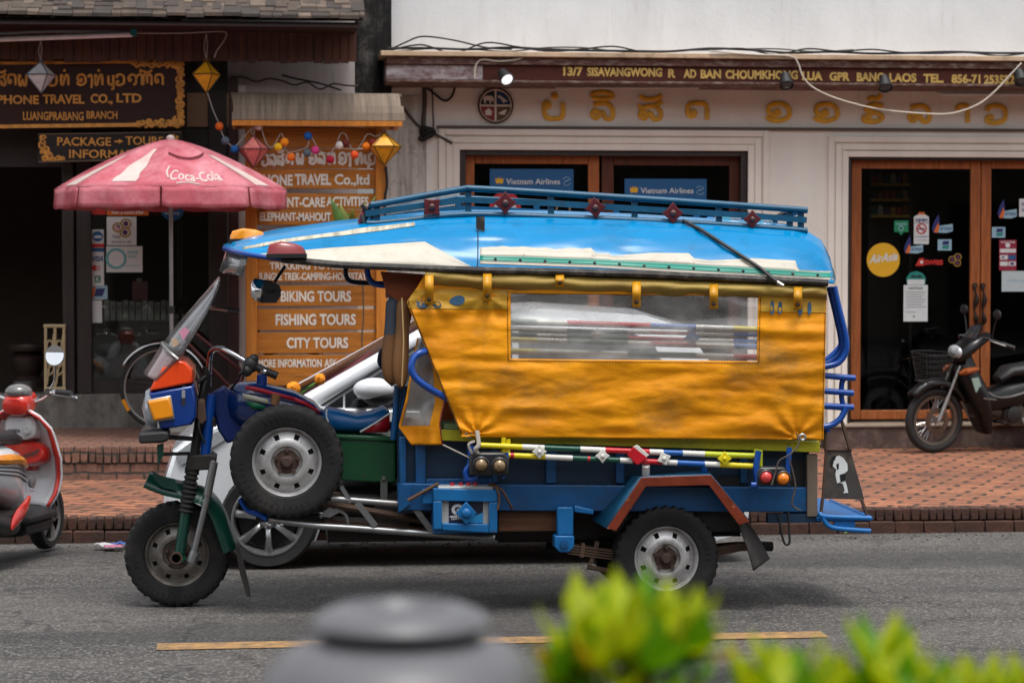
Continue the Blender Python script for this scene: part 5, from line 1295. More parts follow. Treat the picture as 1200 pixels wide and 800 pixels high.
g.loft([seccen((.36, 0, .84), dd, .06, .07), seccen((.34, 0, .7), dd, .13, .10), seccen((.25, 0, .52), dd, .2, .10), seccen((.17, 0, .34), dd, .18, .07), seccen((.11, 0, .17), dd, .12, .03)]); ls = g.build('leg_shield', MBK, mo, ang=60)
g = MB(); g.prism([(.37, .66), (.30, .67), (.25, .55), (.32, .54)], .165, .173); g.build('plate', M('paper_green', (150, 176, 164), .8), ls)
g = MB(); g.tube([(.26, .2, .49), (.13, .2, .475)], .006, 6); g.build('badge', ALU, ls)
g = MB(); g.loft([seccen((.46, .0, .83), (1, 0, .2), .05, .05), seccen((.38, 0, .88), (1, 0, .3), .13, .11), seccen((.27, 0, .95), (1, 0, .5), .14, .1), seccen((.14, 0, 1.0), (1, 0, .5), .08, .05)]); hc = g.build('headlight_cowl', MBK, mo, ang=60)
g = MB(); g.ball((.44, 0.0, .875), .085, 18, sc=(.38, 1.25, .72)); g.build('headlight', M('headlight_glass', (196, 202, 208), .9, rough=.12, metal=.25, var=.35, scale=24), hc)
g = MB(); g.loft([seccen((.3, 0, 1.0), (.5, 0, 1), .1, .02), seccen((.24, 0, 1.1), (.5, 0, 1), .07, .012)]); g.build('fly_screen', M('smoke_screen', (40, 42, 46), rough=.1), hc)
for s_ in (-1, 1):
    g = MB(); g.loft([seccen((.47, s_ * .13, .70), (1, 0, -.3), .012, .012), seccen((.42, s_ * .15, .72), (1, 0, -.3), .035, .03), seccen((.33, s_ * .15, .735), (1, 0, -.1), .03, .025), seccen((.28, s_ * .14, .74), (1, 0, 0), .01, .01)]); g.build('indicator', M('amber_lens', (170, 86, 30), .7, rough=.15), mo)
    g = MB(); g.tube(smooth([(.24, s_ * .05, .98), (.22, s_ * .18, 1.0), (.1, s_ * .34, .95)], 5), .011, 8); g.build('handlebar', IRON, mo)
    g = MB(); g.tube([(.15, s_ * .28, .972), (.08, s_ * .37, .942)], .018, 10); g.build('grip', BK, mo)
    g = MB(); g.tube(smooth([(.22, s_ * .2, 1.0), (.24, s_ * .26, .99), (.17, s_ * .37, .96)], 4), .007, 6); g.build('brake_lever', ALU, mo)
    g = MB(); g.tube(smooth([(.2, s_ * .2, 1.0), (.2, s_ * .22, 1.1), (.2, s_ * .25, 1.17)], 4), .006, 6); mr = g.build('mirror', BK, mo)
    g = MB(); g.ball((.2, s_ * .26, 1.22), .055, 16, sc=(.3, 1.1, .8)); g.build('shell', BK, mr)
g = MB(); BW = M('basket_wire', (36, 35, 35), .7, rough=.5)
def bask(u, v):
    a = 2 * math.pi * u; k = lerp(.72, 1, v); return Vector((.66 + math.cos(a) * .15 * k * (1 + .15 * abs(math.sin(2 * a))), math.sin(a) * .19 * k * (1 + .15 * abs(math.sin(2 * a))), .62 + .25 * v))
for i in range(30): g.tube([bask(i / 30, 0), bask(i / 30, 1)], .0022, 4)
for v in (0, .2, .4, .6, .8, 1): g.tube([bask(i / 30, v) for i in range(30)], .0045 if v == 1 else .0022, 5, closed=True)
for i in range(-4, 5): g.tube([(.66 - .1, i * .03, .62), (.66 + .1, i * .03, .62)], .002, 4)
g.tube([(.5, 0, .7), (.42, 0, .8)], .01, 6)
g.build('basket', BW, mo, weld=False)
g = MB(); g.loft([seccen((.3, 0, .58), (-1, 0, -.6), .08, .08), seccen((.12, 0, .45), (-1, 0, -.2), .12, .1), seccen((-.1, 0, .48), (-1, 0, .2), .14, .13), seccen((-.4, 0, .56), (-1, 0, .3), .14, .1), seccen((-.75, 0, .66), (-1, 0, .3), .11, .08), seccen((-.95, 0, .74), (-1, 0, .3), .05, .04)]); bd = g.build('body', MBK, mo, ang=60)
g = MB()
for s_ in (-1, 1): g.tube(smooth([(.3, s_ * .075, .66), (.1, s_ * .11, .5), (-.1, s_ * .14, .5), (-.4, s_ * .155, .6)], 5), .009, 6)
g.build('trim', ALU, bd)
g = MB(); g.loft([seccen((.0, 0, .63), (-1, 0, .5), .07, .03), seccen((-.1, 0, .7), (-1, 0, .2), .12, .05), seccen((-.4, 0, .73), (-1, 0, .1), .14, .06), seccen((-.75, 0, .8), (-1, 0, .2), .13, .05), seccen((-.9, 0, .83), (-1, 0, .2), .08, .03)]); g.build('seat', MSE, mo, ang=60)
g = MB(); g.tube([(-.02, 0, .36), (.1, 0, .36), (.24, 0, .36)], [.075, .07, .06], 14); g.lathe([(.001, -.1), (.1, -.1), (.11, -.08), (.11, .08), (.1, .1), (.001, .1)], (-.14, 0, .33), (0, 1, 0), 24); g.build('engine', SGR, mo)
g = MB(); g.lathe([(.001, 0), (.07, 0), (.075, .02), (.05, .03), (.001, .03)], (-.12, .1, .33), (0, 1, 0), 22); g.build('engine_cover', BK, mo)
g = MB(); g.tube(smooth([(.15, -.08, .3), (0, -.14, .22), (-.3, -.16, .24), (-.85, -.17, .34)], 5), [.016] * 8 + [.03, .04, .045, .045, .045, .045, .04, .03], 10); g.build('exhaust', CHR, mo)
g = MB(); g.tube(smooth([(-.2, .12, .3), (-.24, .18, .15), (-.26, .26, .015)], 4), .011, 8); g.build('kickstand', ALU, mo)
g = MB(); g.tube([(.03, .2, .27), (.03, -.2, .27)], .014, 8); g.tube([(.02, .12, .27), (-.1, .1, .26)], .008, 6); g.build('footrest', IRON, mo)
g = MB(); g.tube([(-.62, .09, .285), (-.1, .07, .32)], .016, 8); g.tube([(-.62, .11, .29), (-.5, .12, .6)], .026, 10); g.tube([(-.62, -.11, .29), (-.5, -.12, .6)], .026, 10); g.build('swingarm', SGR, mo)
psm = R(196); fc = P(1093, 527, 20.42); fc.z = .075
mo.location = fc - Matrix.Rotation(psm, 3, 'Z') @ Vector((.62, 0, 0)); mo.rotation_euler = (R(-4), 0, psm)
# ================================================================ PARKED WHITE CAR
CWH = M('car_white', (226, 230, 234), .92, rough=.2, var=.03, coat=.8, dirt=.08, dcol=(170, 166, 160)); CGL = M('car_glass', (26, 28, 30), .9, rough=.05, coat=.3, var=.1); CBK = M('car_trim', (24, 24, 26), rough=.5)
CY0, CYC = 13.98, 14.78
car = thing('parked_car', 'white hatchback parked behind the three-wheeler, its bonnet, mirror and front wheel showing', 'car', P(550, 640, CYC))
def arcpx(cx, cy, r, a0, a1, n=12): return [(cx + r * math.cos(R(lerp(a0, a1, i / n))), cy - r * math.sin(R(lerp(a0, a1, i / n)))) for i in range(n + 1)]
low = [(196, 634), (188, 605), (189, 565), (200, 530), (224, 510), (262, 494), (302, 483), (346, 470), (385, 478), (640, 486), (850, 482), (876, 492), (886, 560), (880, 625), (834, 636)] + arcpx(770, 606, 62, -28, 208) + [(708, 606), (376, 606)] + arcpx(313, 606, 60, -28, 208) + [(250, 636)]
g = MB(); pr = XZ(low, CY0); cxm = sum(p_[0] for p_ in pr) / len(pr)
secs = [(-.80, .975), (-.77, .99), (-.6, 1.0), (.6, 1.0), (.77, .99), (.80, .975)]
g.loft([[Vector((cxm + (a - cxm) * k, CYC + y, .55 + (b2 - .55) * (.97 if k < .98 else 1) if b2 > .55 else b2)) for a, b2 in pr] for y, k in secs])
g.build('body', CWH, car, ang=28)
tp = XZ([(345, 473), (522, 374), (560, 366), (640, 362), (760, 370), (806, 384), (868, 474)], 14.1)
def chw(z): return lerp(.74, .55, max(0, min(1, (z - .9) / .55)))
def cab(t, v):
    k = t * (len(tp) - 1); i = min(int(k), len(tp) - 2); f = k - i
    x = lerp(tp[i][0], tp[i + 1][0], f); z = lerp(tp[i][1], tp[i + 1][1], f)
    bow = .035 * (1 - v * v); return Vector((x - bow * (1 if t < .3 else 0 if t < .8 else -.6), CYC + v * chw(z), z + .03 * (1 - v * v)))
g = MB(); n6 = 1 / 6
g.grid(lambda u, v: cab(u * n6, -1 + 2 * v), 8, 10, 1); g.grid(lambda u, v: cab(n6 + u * (.8333 - n6), -1 + 2 * v), 12, 10, 0); g.grid(lambda u, v: cab(.8333 + u * .1667, -1 + 2 * v), 6, 10, 1)
for s_ in (-1, 1):
    side = [Vector((a, CYC + s_ * chw(b2), b2)) for a, b2 in tp]
    base = [Vector((lerp(tp[-1][0], tp[0][0], i / 6), CYC + s_ * .74, lerp(tp[-1][1], tp[0][1], i / 6) - .03)) for i in range(7)]
    g.add(side + base[::-1], [(i, i + 1, 8 + i, 7 + i) for i in range(6)], 0)
g.build('cabin', [CWH, CGL], car, ang=50)
for s_ in (-1, 1): MB().tube([Vector((a, CYC + s_ * (chw(b2) - .02), b2 - .035)) for a, b2 in tp[:3]], .052, 12).build('pillar', CWH, car)
def sidepx(x, y, off=.008):
    z = P(x, y, 14.05).z; Yq = CYC - chw(z) - off
    return P(x, y, Yq)
for pts in ([(382, 477), (402, 463), (402, 477)], [(404.5, 477), (404.5, 462), (454, 431), (530, 388), (600, 384), (600, 480)], [(608, 480), (608, 384), (730, 386), (765, 400), (800, 478)]):
    g = MB(); g.add([sidepx(*q) for q in pts], [list(range(len(pts)))]); g.build('window', CGL, car)
g = MB(); g.tube([sidepx(376, 481, .012), sidepx(460, 484, .012), sidepx(640, 487, .012), sidepx(845, 483, .012)], .011, 6); g.tube([sidepx(374, 477, .012), sidepx(456, 424, .012), sidepx(530, 383, .012)], .007, 6); g.build('window_trim', CBK, car)
g = MB(); c = P(438, 456, 13.86)
g.ball(c, .12, 20, sc=(1.0, .7, .56)); mir = g.build('door_mirror', CWH, car)
g = MB(); g.ball((c.x + .03, c.y + .01, c.z - .04), .108, 16, sc=(.95, .72, .5)); g.bar((c.x - .06, c.y + .06, c.z - .08), (c.x - .06, c.y + .2, c.z - .07), .06, .04); g.build('mirror_foot', CBK, mir)
def alloy_wheel(cx, cy):
    c = P(cx, cy, 13.97); r = .286; c.z = r - .03
    g = MB(); g.lathe([(r * .7, 0), (r * .93, -.012), (r, .03), (r, .15), (r * .93, .19), (r * .68, .18)], c, (0, 1, 0), 56); w = g.build('wheel', RUB, car)
    g = MB(); g.lathe([(r * .74, -.004), (r * .7, .0), (r * .66, .03), (r * .62, .1)], c, (0, 1, 0), 48)
    for k in range(7):
        a = 2 * math.pi * k / 7 + .25; d = Vector((math.cos(a), 0, math.sin(a))); s_ = Vector((-math.sin(a), 0, math.cos(a)))
        pin = c + d * .03 + Vector((0, .028, 0)); po = c + d * r * .69 + Vector((0, .006, 0))
        vs_ = []
        for q, w_ in ((pin, .016), (c + d * r * .4 + Vector((0, .012, 0)), .017), (po, .027)): vs_ += [q - s_ * w_ + Vector((0, .02, 0)), q - s_ * w_ * .7, q + s_ * w_ * .7, q + s_ * w_ + Vector((0, .02, 0))]
        g.add(vs_, [(i, i + 1, i + 5, i + 4) for i in (0, 1, 2)] + [(i + 4, i + 5, i + 9, i + 8) for i in (0, 1, 2)])
    g.lathe([(.001, .012), (.04, .012), (.055, .03), (.055, .06)], c, (0, 1, 0), 24); g.build('rim', M('alloy_silver', (176, 178, 180), .8, rough=.3, metal=.75, var=.08), w, thick=.004)
    g = MB(); g.lathe([(.001, .08), (r * .6, .08), (r * .6, .1), (.001, .1)], c, (0, 1, 0), 30); g.build('brake', M('brake_dark', (40, 38, 38)), w)
alloy_wheel(314, 607); alloy_wheel(770, 607)
g = MB(); g.box(P(240, 600, 14.2).x, P(850, 600, 14.2).x, 14.1, 15.4, .16, .3); g.build('underbody', M('underbody_shade', (12, 12, 12), rough=.9), car)  # near-black colour stands in for the shade under the car
g = MB(); g.pprism([(206, 531), (228, 515), (262, 503), (268, 512), (240, 530), (212, 545)], 13.965, 14.05); plabel(g.build('headlight', M('car_lamp', (200, 206, 210), .9, rough=.08, metal=.4), car), 'clear swept headlight')
g = MB(); g.pprism([(190, 600), (250, 604), (250, 616), (192, 614)], 13.966, 14.05); g.build('grille', CBK, car)
t = thing('flower_offering', 'two orange marigolds with green stems tied above the bonnet of the white car', 'flowers', P(345, 470, 14.0))
MG = M('marigold', (244, 142, 16), .95, rough=.8, var=.25, scale=60, bump=.8, bscale=90)
for x, y, r_ in ((344, 456, .042), (375, 444.5, .032)):
    g = MB(); g.ball(P(x, y, 13.9), r_, 16, jitter=.35); g.build('blossom', MG, t)
g = MB(); g.tube(smooth([P(335, 470, 13.95), P(350, 462, 13.9), P(362, 454, 13.9), P(373, 447, 13.9)], 5), .009, 6); g.tube([P(344, 458, 13.9), P(336, 470, 13.95)], .008, 6); blade(g, P(338, 468, 13.92), P(366, 450, 13.88), .035, .01); blade(g, P(336, 470, 13.92), P(318, 462, 13.9), .04, .01); g.build('stem', M('flower_stem', (96, 140, 50), .7), t)

# ================================================================ THE THREE-WHEELED TAXI
YN, YC, YF = 11.92, 12.40, 12.88
RB = M('roof_blue', (0, 128, 186), .95, rough=.2, spec=.22, var=.1, scale=2.5, coat=.0, dirt=.4, dcol=(16, 84, 116), dscale=4, bump=.1, bscale=5)
RW = M('roof_white', (214, 208, 192), .78, chip=.5, ccol=(120, 104, 88), rough=.5, var=.08, dirt=.35, dcol=(150, 138, 116), dscale=6)
RT = M('roof_teal', (0, 150, 130), .8, rough=.4, var=.15, dirt=.3, dcol=(60, 70, 60)); RK = M('roof_edge', (40, 36, 34), rough=.6, var=.4, dirt=.6, dcol=(120, 116, 110), dscale=12)
KB_ = M('rack_blue', (4, 84, 118), .85, chip=.5, rough=.4, var=.2, scale=8, dirt=.35, dcol=(38, 52, 60), dscale=9)
TBL = M('tube_blue', (8, 72, 160), .9, rough=.32, var=.1, coat=.2, dirt=.2, dcol=(30, 50, 90))
BB = M('body_blue', (0, 84, 142), .72, rough=.42, var=.22, scale=4, chip=.5, dirt=.55, dcol=(26, 40, 54), dscale=5, bump=.08, bscale=12)
BN = M('body_navy', (8, 48, 76), .8, rough=.45, var=.2, dirt=.3, dcol=(24, 28, 36)); BG = M('box_green', (6, 82, 46), .85, chip=.4, rough=.25, var=.2, scale=3, coat=.3, dirt=.25, dcol=(20, 44, 32))
YG = M('lime_bar', (190, 186, 30), .8, chip=.7, rough=.45, var=.15, dirt=.4, dcol=(84, 98, 50), dscale=5); STEEL = M('grey_pipe', (150, 152, 154), .75, rough=.35, metal=.7, var=.2, dirt=.4, dcol=(96, 72, 52), dscale=6)
TARP = None
RST = M('rusty_steel', (96, 74, 60), .8, rough=.7, var=.35, metal=.2, dirt=.6, dcol=(60, 40, 30), dscale=6); CHS = M('chassis_black', (26, 24, 23), rough=.7, var=.3, dirt=.35, dcol=(60, 50, 42))
OW = M('orange_wood', (168, 78, 26), .75, rough=.5, var=.3, scale=4, stretch=(1, 1, 6), dirt=.4, dcol=(70, 34, 18))
tk = thing('three_wheeler', 'blue three-wheeled taxi with yellow tarpaulin sides, spare wheel and roof rack', 'three-wheeler taxi', (X(560, YC), YC, 0))
def T(name, g, mat, par=None, label=None, **k):
    o = g.build(name, mat, par or tk, **k)
    if label: o['label'] = label
    return o
# ---- wheels
STW = M('steel_rim', (196, 196, 196), .85, rough=.42, metal=.55, var=.16, scale=10, dirt=.55, dcol=(70, 62, 54), dscale=11); STW2 = M('steel_rim_worn', (150, 146, 140), .7, rough=.5, metal=.5, var=.25, dirt=.8, dcol=(66, 52, 42), dscale=9)
HUBR = M('rusty_hub', (70, 50, 40), .8, rough=.75, var=.4, dirt=.5, dcol=(38, 28, 24))
TYR = M('tyre', (26, 26, 27), .8, rough=.75, var=.25, scale=10, spec=.35, dirt=.35, dcol=(62, 57, 52), dscale=4, bump=.15, bscale=60)
def steel_wheel(par, c, r, w, rr, rim_mat=STW, name='wheel', hub=True, nut=5, face=-1):
    """treaded tyre with a dished, slotted steel rim; face -1 looks at the camera"""
    c = Vector(c); N = 144; ax = (0, -1 if face < 0 else 1, 0); h = w / 2
    prof = [(rr * 1.0, h * .72), (rr * 1.06, h * .86), (r * .80, h * 1.0), (r * .88, h * 1.02), (r * .93, h * .98), (r * .965, h * .9), (r * .985, h * .62), (r * .992, h * .3), (r * .992, -h * .3), (r * .985, -h * .62), (r * .965, -h * .9), (r * .9, -h * 1.0), (r * .8, -h), (rr, -h * .75)]
    def rf(i, j):
        k = (i % 4) in (0, 1)
        if j in (5, 10): return 1.015 if k else .985
        if j in (6, 9): return 1.012 if k else .965
        if j in (7, 8): return 1.006 if (i % 6) < 4 else .985
        if j == 3: return 1.004 if (i % 2) else 1
        return 1
    g = MB(); g.lathe(prof, c, ax, N, rfun=rf); wh = g.build(name, TYR, par, ang=24)
    # rings of raised sidewall lettering blocks
    g = MB(); u = Vector((1, 0, 0))
    for k in range(46):
        if k % 23 > 15: continue
        a = 2 * math.pi * k / 46; d = Vector((math.cos(a), 0, math.sin(a))); s_ = Vector((-math.sin(a), 0, math.cos(a)))
        q = c + Vector(ax) * (h * 1.0) + d * r * .80
        g.bar(q - d * .010, q + d * .010, .008, .004, up=ax)
    g.build('sidewall_mark', TYR, wh)
    g = MB(); fl = h * .72
    g.lathe([(rr * 1.03, fl + .006), (rr * 1.05, fl - .004), (rr * 1.0, fl + .004), (rr * .94, fl - .008), (rr * .9, fl - .036), (rr * .83, fl - .036), (rr * .68, fl - .014), (rr * .56, fl - .004), (rr * .46, fl - .008), (rr * .43, fl - .026), (rr * .001, fl - .03)], c, ax, 64, skip=lambda i, j: j == 5 and (i % 8) in (3, 4))
    g.lathe([(rr * .9, fl - .03), (rr * .88, -h * .4)], c, ax, 48)
    rm_ = g.build('rim', rim_mat, wh, ang=50)
    g = MB(); g.lathe([(.001, fl - .05), (rr * .9, fl - .05), (rr * .9, fl - .065), (.001, fl - .065)], c, ax, 40); g.build('slot_shade_disc', CHS, wh)  # dark disc added behind the rim slots, stands in for their shade
    if hub:
        g = MB(); g.lathe([(.001, fl + .012), (rr * .12, fl + .012), (rr * .16, fl), (rr * .2, fl - .02), (rr * .34, fl - .022), (rr * .36, fl - .028)], c, ax, 24)
        for k in range(nut):
            a = 2 * math.pi * k / nut + .3; q = c + Vector((math.cos(a), 0, math.sin(a))) * rr * .34
            g.lathe([(.001, fl + .002), (.009, fl + .002), (.011, fl - .004), (.011, fl - .03)], q, ax, 6)
        g.build('hub', HUBR, rm_, ang=30)
    return wh
FWc = P(208, 648, YC); FWr = .268; FWc.z = FWr - .008
plabel(steel_wheel(tk, FWc, FWr, .145, FWr * .60, STW2), 'front wheel on the fork')
for yy, f_ in ((11.96, -1), (12.84, 1)):
    c = P(780, 656, 11.93); c.y = yy; c.z = .266 - (.004 if f_ < 0 else .012)
    plabel(steel_wheel(tk, c, .268, .155, .268 * .60, STW, face=f_), 'near rear wheel' if f_ < 0 else 'far rear wheel')
SWc = P(336, 540, 11.98); SWr = 67 * 11.92 / FPX
plabel(steel_wheel(tk, SWc, SWr, .165, SWr * .60, M('spare_rim', (196, 196, 196), .78, rough=.36, metal=.55, var=.14, dirt=.4, dcol=(84, 72, 60), dscale=10), name='spare_wheel'), 'spare wheel carried upright beside the tank')
# ---- fork, mudguard, steering
FG = M('fork_green', (14, 76, 64), .62, chip=.6, rough=.35, var=.15, coat=.2, dirt=.35, dcol=(30, 44, 40))
ax_l = [FWc + Vector((0, s_ * .11, 0)) for s_ in (-1, 1)]
for s_, a in zip((-1, 1), ax_l):
    Y = YC + s_ * .11
    g = MB(); g.tube([P(210, 652, Y), P(218, 598, Y)], .027, 14); g.tube([P(205, 646, Y), P(213, 658, Y)], .03, 10); fk = T('fork', g, FG)
    g = MB(); n = 26; path = [P(lerp(217.5, 225, i / n), lerp(600, 552, i / n), Y) for i in range(n + 1)]
    g.tube(path, [.033 + (.007 if i % 3 == 1 else -.003) for i in range(n + 1)], 16); T('gaiter', g, M('gaiter_rubber', (30, 29, 29), rough=.7, dirt=.3), fk)
    g = MB(); g.tube([P(224.5, 555, Y), P(243, 430, Y)], .024, 12); g.tube([P(225, 553, Y), P(228, 534, Y)], .036, 12); T('stanchion', g, IRON, fk)
g = MB(); Y = YC - .17; g.tube([P(226, 653, Y), P(246, 570, Y)], .016, 10); g.tube([P(243, 580, Y), P(251, 541, Y)], .021, 10); g.tube([P(250, 545, Y + .02), P(247, 536, Y + .06)], .02, 8); g.tube([P(224, 658, Y), P(229, 646, Y)], .026, 10); T('shock_absorber', g, STEEL, label='worn grey shock absorber beside the fork')
g = MB(); g.lathe([(.001, -.2), (.022, -.2), (.022, .2), (.001, .2)], FWc, (0, 1, 0), 12); g.lathe([(.001, .2), (.034, .2), (.034, .175), (.001, .175)], FWc, (0, -1, 0), 6); T('axle', g, HUBR)
g = MB(); Y0, Y1 = YC - .15, YC + .15
g.pprism([(216, 552), (252, 550), (254, 537), (246, 532), (220, 534)], Y0, Y1); g.pprism([(229, 500), (254, 500), (252, 488), (230, 489)], YC - .12, YC + .12); T('fork_yoke', g, CHS, bevel=.008)
g = MB(); g.tube([P(240, 540, YC - .1), P(247, 462, YC - .1)], .028, 12); T('steering_tube', g, TBL)
g = MB(); g.pprism([(246, 462), (263, 452), (276, 470), (300, 508), (276, 516), (266, 520), (255, 503)], YC - .06, YC + .06); T('head_gusset', g, M('frame_blue', (10, 46, 118), .8, rough=.4, var=.2, dirt=.35, dcol=(20, 26, 40)), bevel=.012)
# mudguard: green hood over the front wheel
def arc_hood(pts_px, Y, hw, drop):
    g = MB(); path = smooth([P(a, b2, Y) for a, b2 in pts_px], 6); n = len(path)
    def f(u, v):
        k = u * (n - 1); i = min(int(k), n - 2); p_ = path[i].lerp(path[i + 1], k - i); t = (path[i + 1] - path[i]).normalized(); nn = Vector((-t.z, 0, t.x)); nn = nn if nn.dot(p_ - FWc) > 0 else -nn
        a = (2 * v - 1); return p_ + Vector((0, a * hw, 0)) - nn * drop * abs(a) ** 3
    g.grid(f, n * 2, 12); return g
g = arc_hood([(176, 552), (196, 560), (222, 566), (246, 574), (262, 594), (271, 616), (279, 640)], YC, .13, .075)
T('mudguard', g, FG, thick=.005, ang=60)
g = MB(); g.pprism([(178, 551), (187, 557), (205, 561), (210, 575), (190, 571), (181, 562)], YC - .13, YC - .125); T('mudguard_lip', g, FG)
g = MB(); g.pprism([(275, 636), (280, 641), (291, 688), (293.5, 700), (289, 698), (281, 672)], YC - .12, YC + .1); T('mud_flap', g, M('flap_rubber', (56, 54, 52), .8, rough=.85, var=.3, dirt=.5, dcol=(90, 84, 76)), bevel=.004, label='front rubber mud flap')
# nose box with lamps
NB = M('nose_blue', (8, 58, 140), .85, chip=.3, rough=.28, var=.1, coat=.3, dirt=.2, dcol=(24, 36, 70)); NO = M('nose_orange', (240, 74, 20), .92, rough=.3, var=.08, coat=.2, dirt=.2, dcol=(176, 50, 24))
Yn = YC - .27; Yq = YC + .27
def nose(pts, mat, name, inset=.03):
    g = MB(); a = XZ(pts, Yn); cx = sum(q[0] for q in a) / len(a); cz = sum(q[1] for q in a) / len(a)
    g.loft([[Vector((cx + (q[0] - cx) * k, y, cz + (q[1] - cz) * k)) for q in a] for y, k in ((Yn, .94), (Yn + .03, 1), (YC, 1.02), (Yq - .03, 1), (Yq, .94))]); return T(name, g, mat, bevel=.008)
nb = nose([(174, 460), (200, 455), (227, 450.5), (230, 470), (230.5, 488), (225, 498), (205, 502), (188, 503.5), (180, 480)], NB, 'nose_box')
nose([(174.5, 458.5), (180, 446), (190, 430), (207, 421), (217, 423), (226, 433), (226.5, 449), (200, 454)], NO, 'nose_cap')
g = MB(); g.pprism([(172.5, 470), (199, 465), (203.5, 489), (180, 493.5)], Yn - .045, Yn + .02); pl = T('indicator', g, M('amber_big', (236, 146, 18), .95, rough=.18, var=.08, coat=.5), nb, bevel=.012, seg=3)
g = MB(); g.pprism([(170.8, 468.5), (200.5, 463), (205, 491), (178.5, 495.5)], Yn - .02, Yn + .005); T('lamp_frame', g, M('lamp_chrome', (180, 178, 172), .8, rough=.3, metal=.6), nb, bevel=.006)
g = MB(); g.loft([[P(215 + dx * k, y, Yn + .012 - .03 * (1 - abs(j - 3) / 3) * k) for dx, k in ((-4, 0), (-2, 1), (2, 1), (4, 0))] for j, y in enumerate((452, 456, 461, 466, 471, 476, 481))], closed=False); T('vent', g, M('vent_grey', (72, 74, 80), rough=.35), nb)
g = MB(); g.lathe([(.001, .05), (.09, .03), (.11, 0), (.11, -.03), (.001, -.03)], P(178, 478, YC), (-1, 0, 0), 26); T('headlight', g, M('headlight_glass', (220, 224, 228)), nb)
# acrylic windscreen: upper blade and lower turned-back skirt
ACR = glass_mat('acrylic', (.84, .86, .88), .10, .12, .16, (.66, .66, .67)); ACP = glass_mat('acrylic_pink', (.9, .78, .78), .12, .12, .2, (.8, .66, .66))
def screen(pc, pe, hw, nm, mat, amt=1.0):
    """curved sheet: pc = centre-line points, pe = near-edge points"""
    g = MB(); A = [P(a, b2, YC) for a, b2 in pc]; B = [P(a, b2, YC - hw) for a, b2 in pe]
    def f(u, v):
        k = v * (len(A) - 1); i = min(int(k), len(A) - 2); fr = k - i; a = A[i].lerp(A[i + 1], fr); b2 = B[i].lerp(B[i + 1], fr); q = abs(2 * u - 1); s_ = -1 if u < .5 else 1
        e = Vector((b2.x, YC + s_ * (YC - b2.y), b2.z)); p_ = a.lerp(e, q ** 2); p_.y = YC + (e.y - YC) * math.sin(q * math.pi / 2); return p_
    g.grid(f, 20, 8); return T(nm, g, mat, thick=.004)
ws = screen([(191, 402), (212, 376), (236, 348), (257, 324)], [(209, 421), (228, 392), (245, 362), (255.5, 334)], .27, 'windscreen', ACR)
screen([(169, 436), (180, 419), (190.5, 402.5)], [(183, 446), (196, 434), (208.5, 421.5)], .27, 'windscreen_skirt', ACP)
g = MB(); A, B = P(190.5, 402, YC), P(208.8, 421, YC - .275)
pts = []
for i in range(13):
    q = i / 12; a = A.lerp(B, q ** 2); a.y = YC - .278 * math.sin(q * math.pi / 2); pts.append(a)
g.tube(pts, .011, 8); br = T('clamp_strip', g, ALU, ws)
g = MB(); [g.ball(P(x, y, Yy), .012, 8) for x, y, Yy in ((194, 404, YC - .12), (204, 415, YC - .25), (207, 419, YC - .27))]; T('bolt', g, CHS, ws)
g = MB(); g.pprism([(209.5, 389), (216, 383), (222, 387), (215, 399)], YC - .288, YC - .285); T('tax_sticker', g, col('sticker_pink', (222, 150, 176)), ws)
g = MB(); g.pprism([(200, 398), (206, 395.5), (210, 403), (203, 407)], YC - .268, YC - .265); T('tax_sticker', g, col('sticker_cream', (206, 176, 150)), ws)
# handlebar
for s_ in (-1, 1):
    g = MB(); y0 = YC + s_ * .1
    g.tube(smooth([P(244, 452, y0), P(245.5, 424, y0 + s_ * .03), P(248, 411, y0 + s_ * .08), P(258, 408, y0 + s_ * .16), P(272, 414, y0 + s_ * .22), P(296, 428, y0 + s_ * .26), P(312, 436, y0 + s_ * .28)], 6), .0145, 10)
    hb_ = T('handlebar', g, CHR)
    Yg = y0 + s_ * .27
    g = MB(); a, b2 = P(299, 429.5, Yg), P(325, 440.5, Yg); n = 14
    g.tube([a.lerp(b2, i / n) for i in range(n + 1)], [.019 + (.002 if i % 2 else -.001) for i in range(n + 1)], 12); T('grip', g, BK, hb_)
    g = MB(); c = P(294, 427, Yg); g.ball(c, .042, 14, sc=(.9, .8, 1)); g.ball(c + Vector((-.02, -.01, -.03)), .03, 12); g.ball(c + Vector((.015, 0, .028)), .025, 12); T('switch_box', g, BK, hb_)
    g = MB(); g.tube(smooth([P(287, 424, Yg), P(281, 440, Yg - .03), P(270, 458, YC)], 5), .006, 6); T('brake_cable', g, CB, hb_)
g = MB(); g.tube(smooth([P(232, 448, YC - .15), P(240, 442, YC - .14), P(247, 440, YC - .1)], 4), .012, 8); g.tube(smooth([P(226, 470, YC - .12), P(236, 466, YC - .16), P(240, 450, YC - .15), P(246, 436, YC - .1)], 4), .007, 6); g.tube(smooth([P(235, 480, YC - .13), P(233, 500, YC - .17), P(240, 520, YC - .16)], 4), .006, 6); T('control_cable', g, CB)
g = MB(); g.pprism([(232, 470), (240, 470), (242, 492), (236, 498), (231, 490)], YC - .17, YC - .12); g.ball(P(236, 470, YC - .15), .02, 10); T('lock_bracket', g, RST, bevel=.004)
g = MB(); g.pprism([(162, 508), (190, 505), (198, 506), (198, 516), (190, 519), (163, 520)], YC - .3, YC - .05); T('foot_guard', g, M('black_rubber', (36, 35, 36), rough=.6), bevel=.012)
g = MB(); g.pprism([(184, 521), (192, 519), (191.5, 534), (184.5, 546)], YC - .26, YC - .25); T('side_plate', g, FG)
g = MB(); g.tube([P(190, 532, YC - .24), P(222, 531, YC - .15)], .009, 6); g.tube([P(198, 512, YC - .16), P(226, 514, YC - .14)], .012, 6); T('bracket', g, IRON)
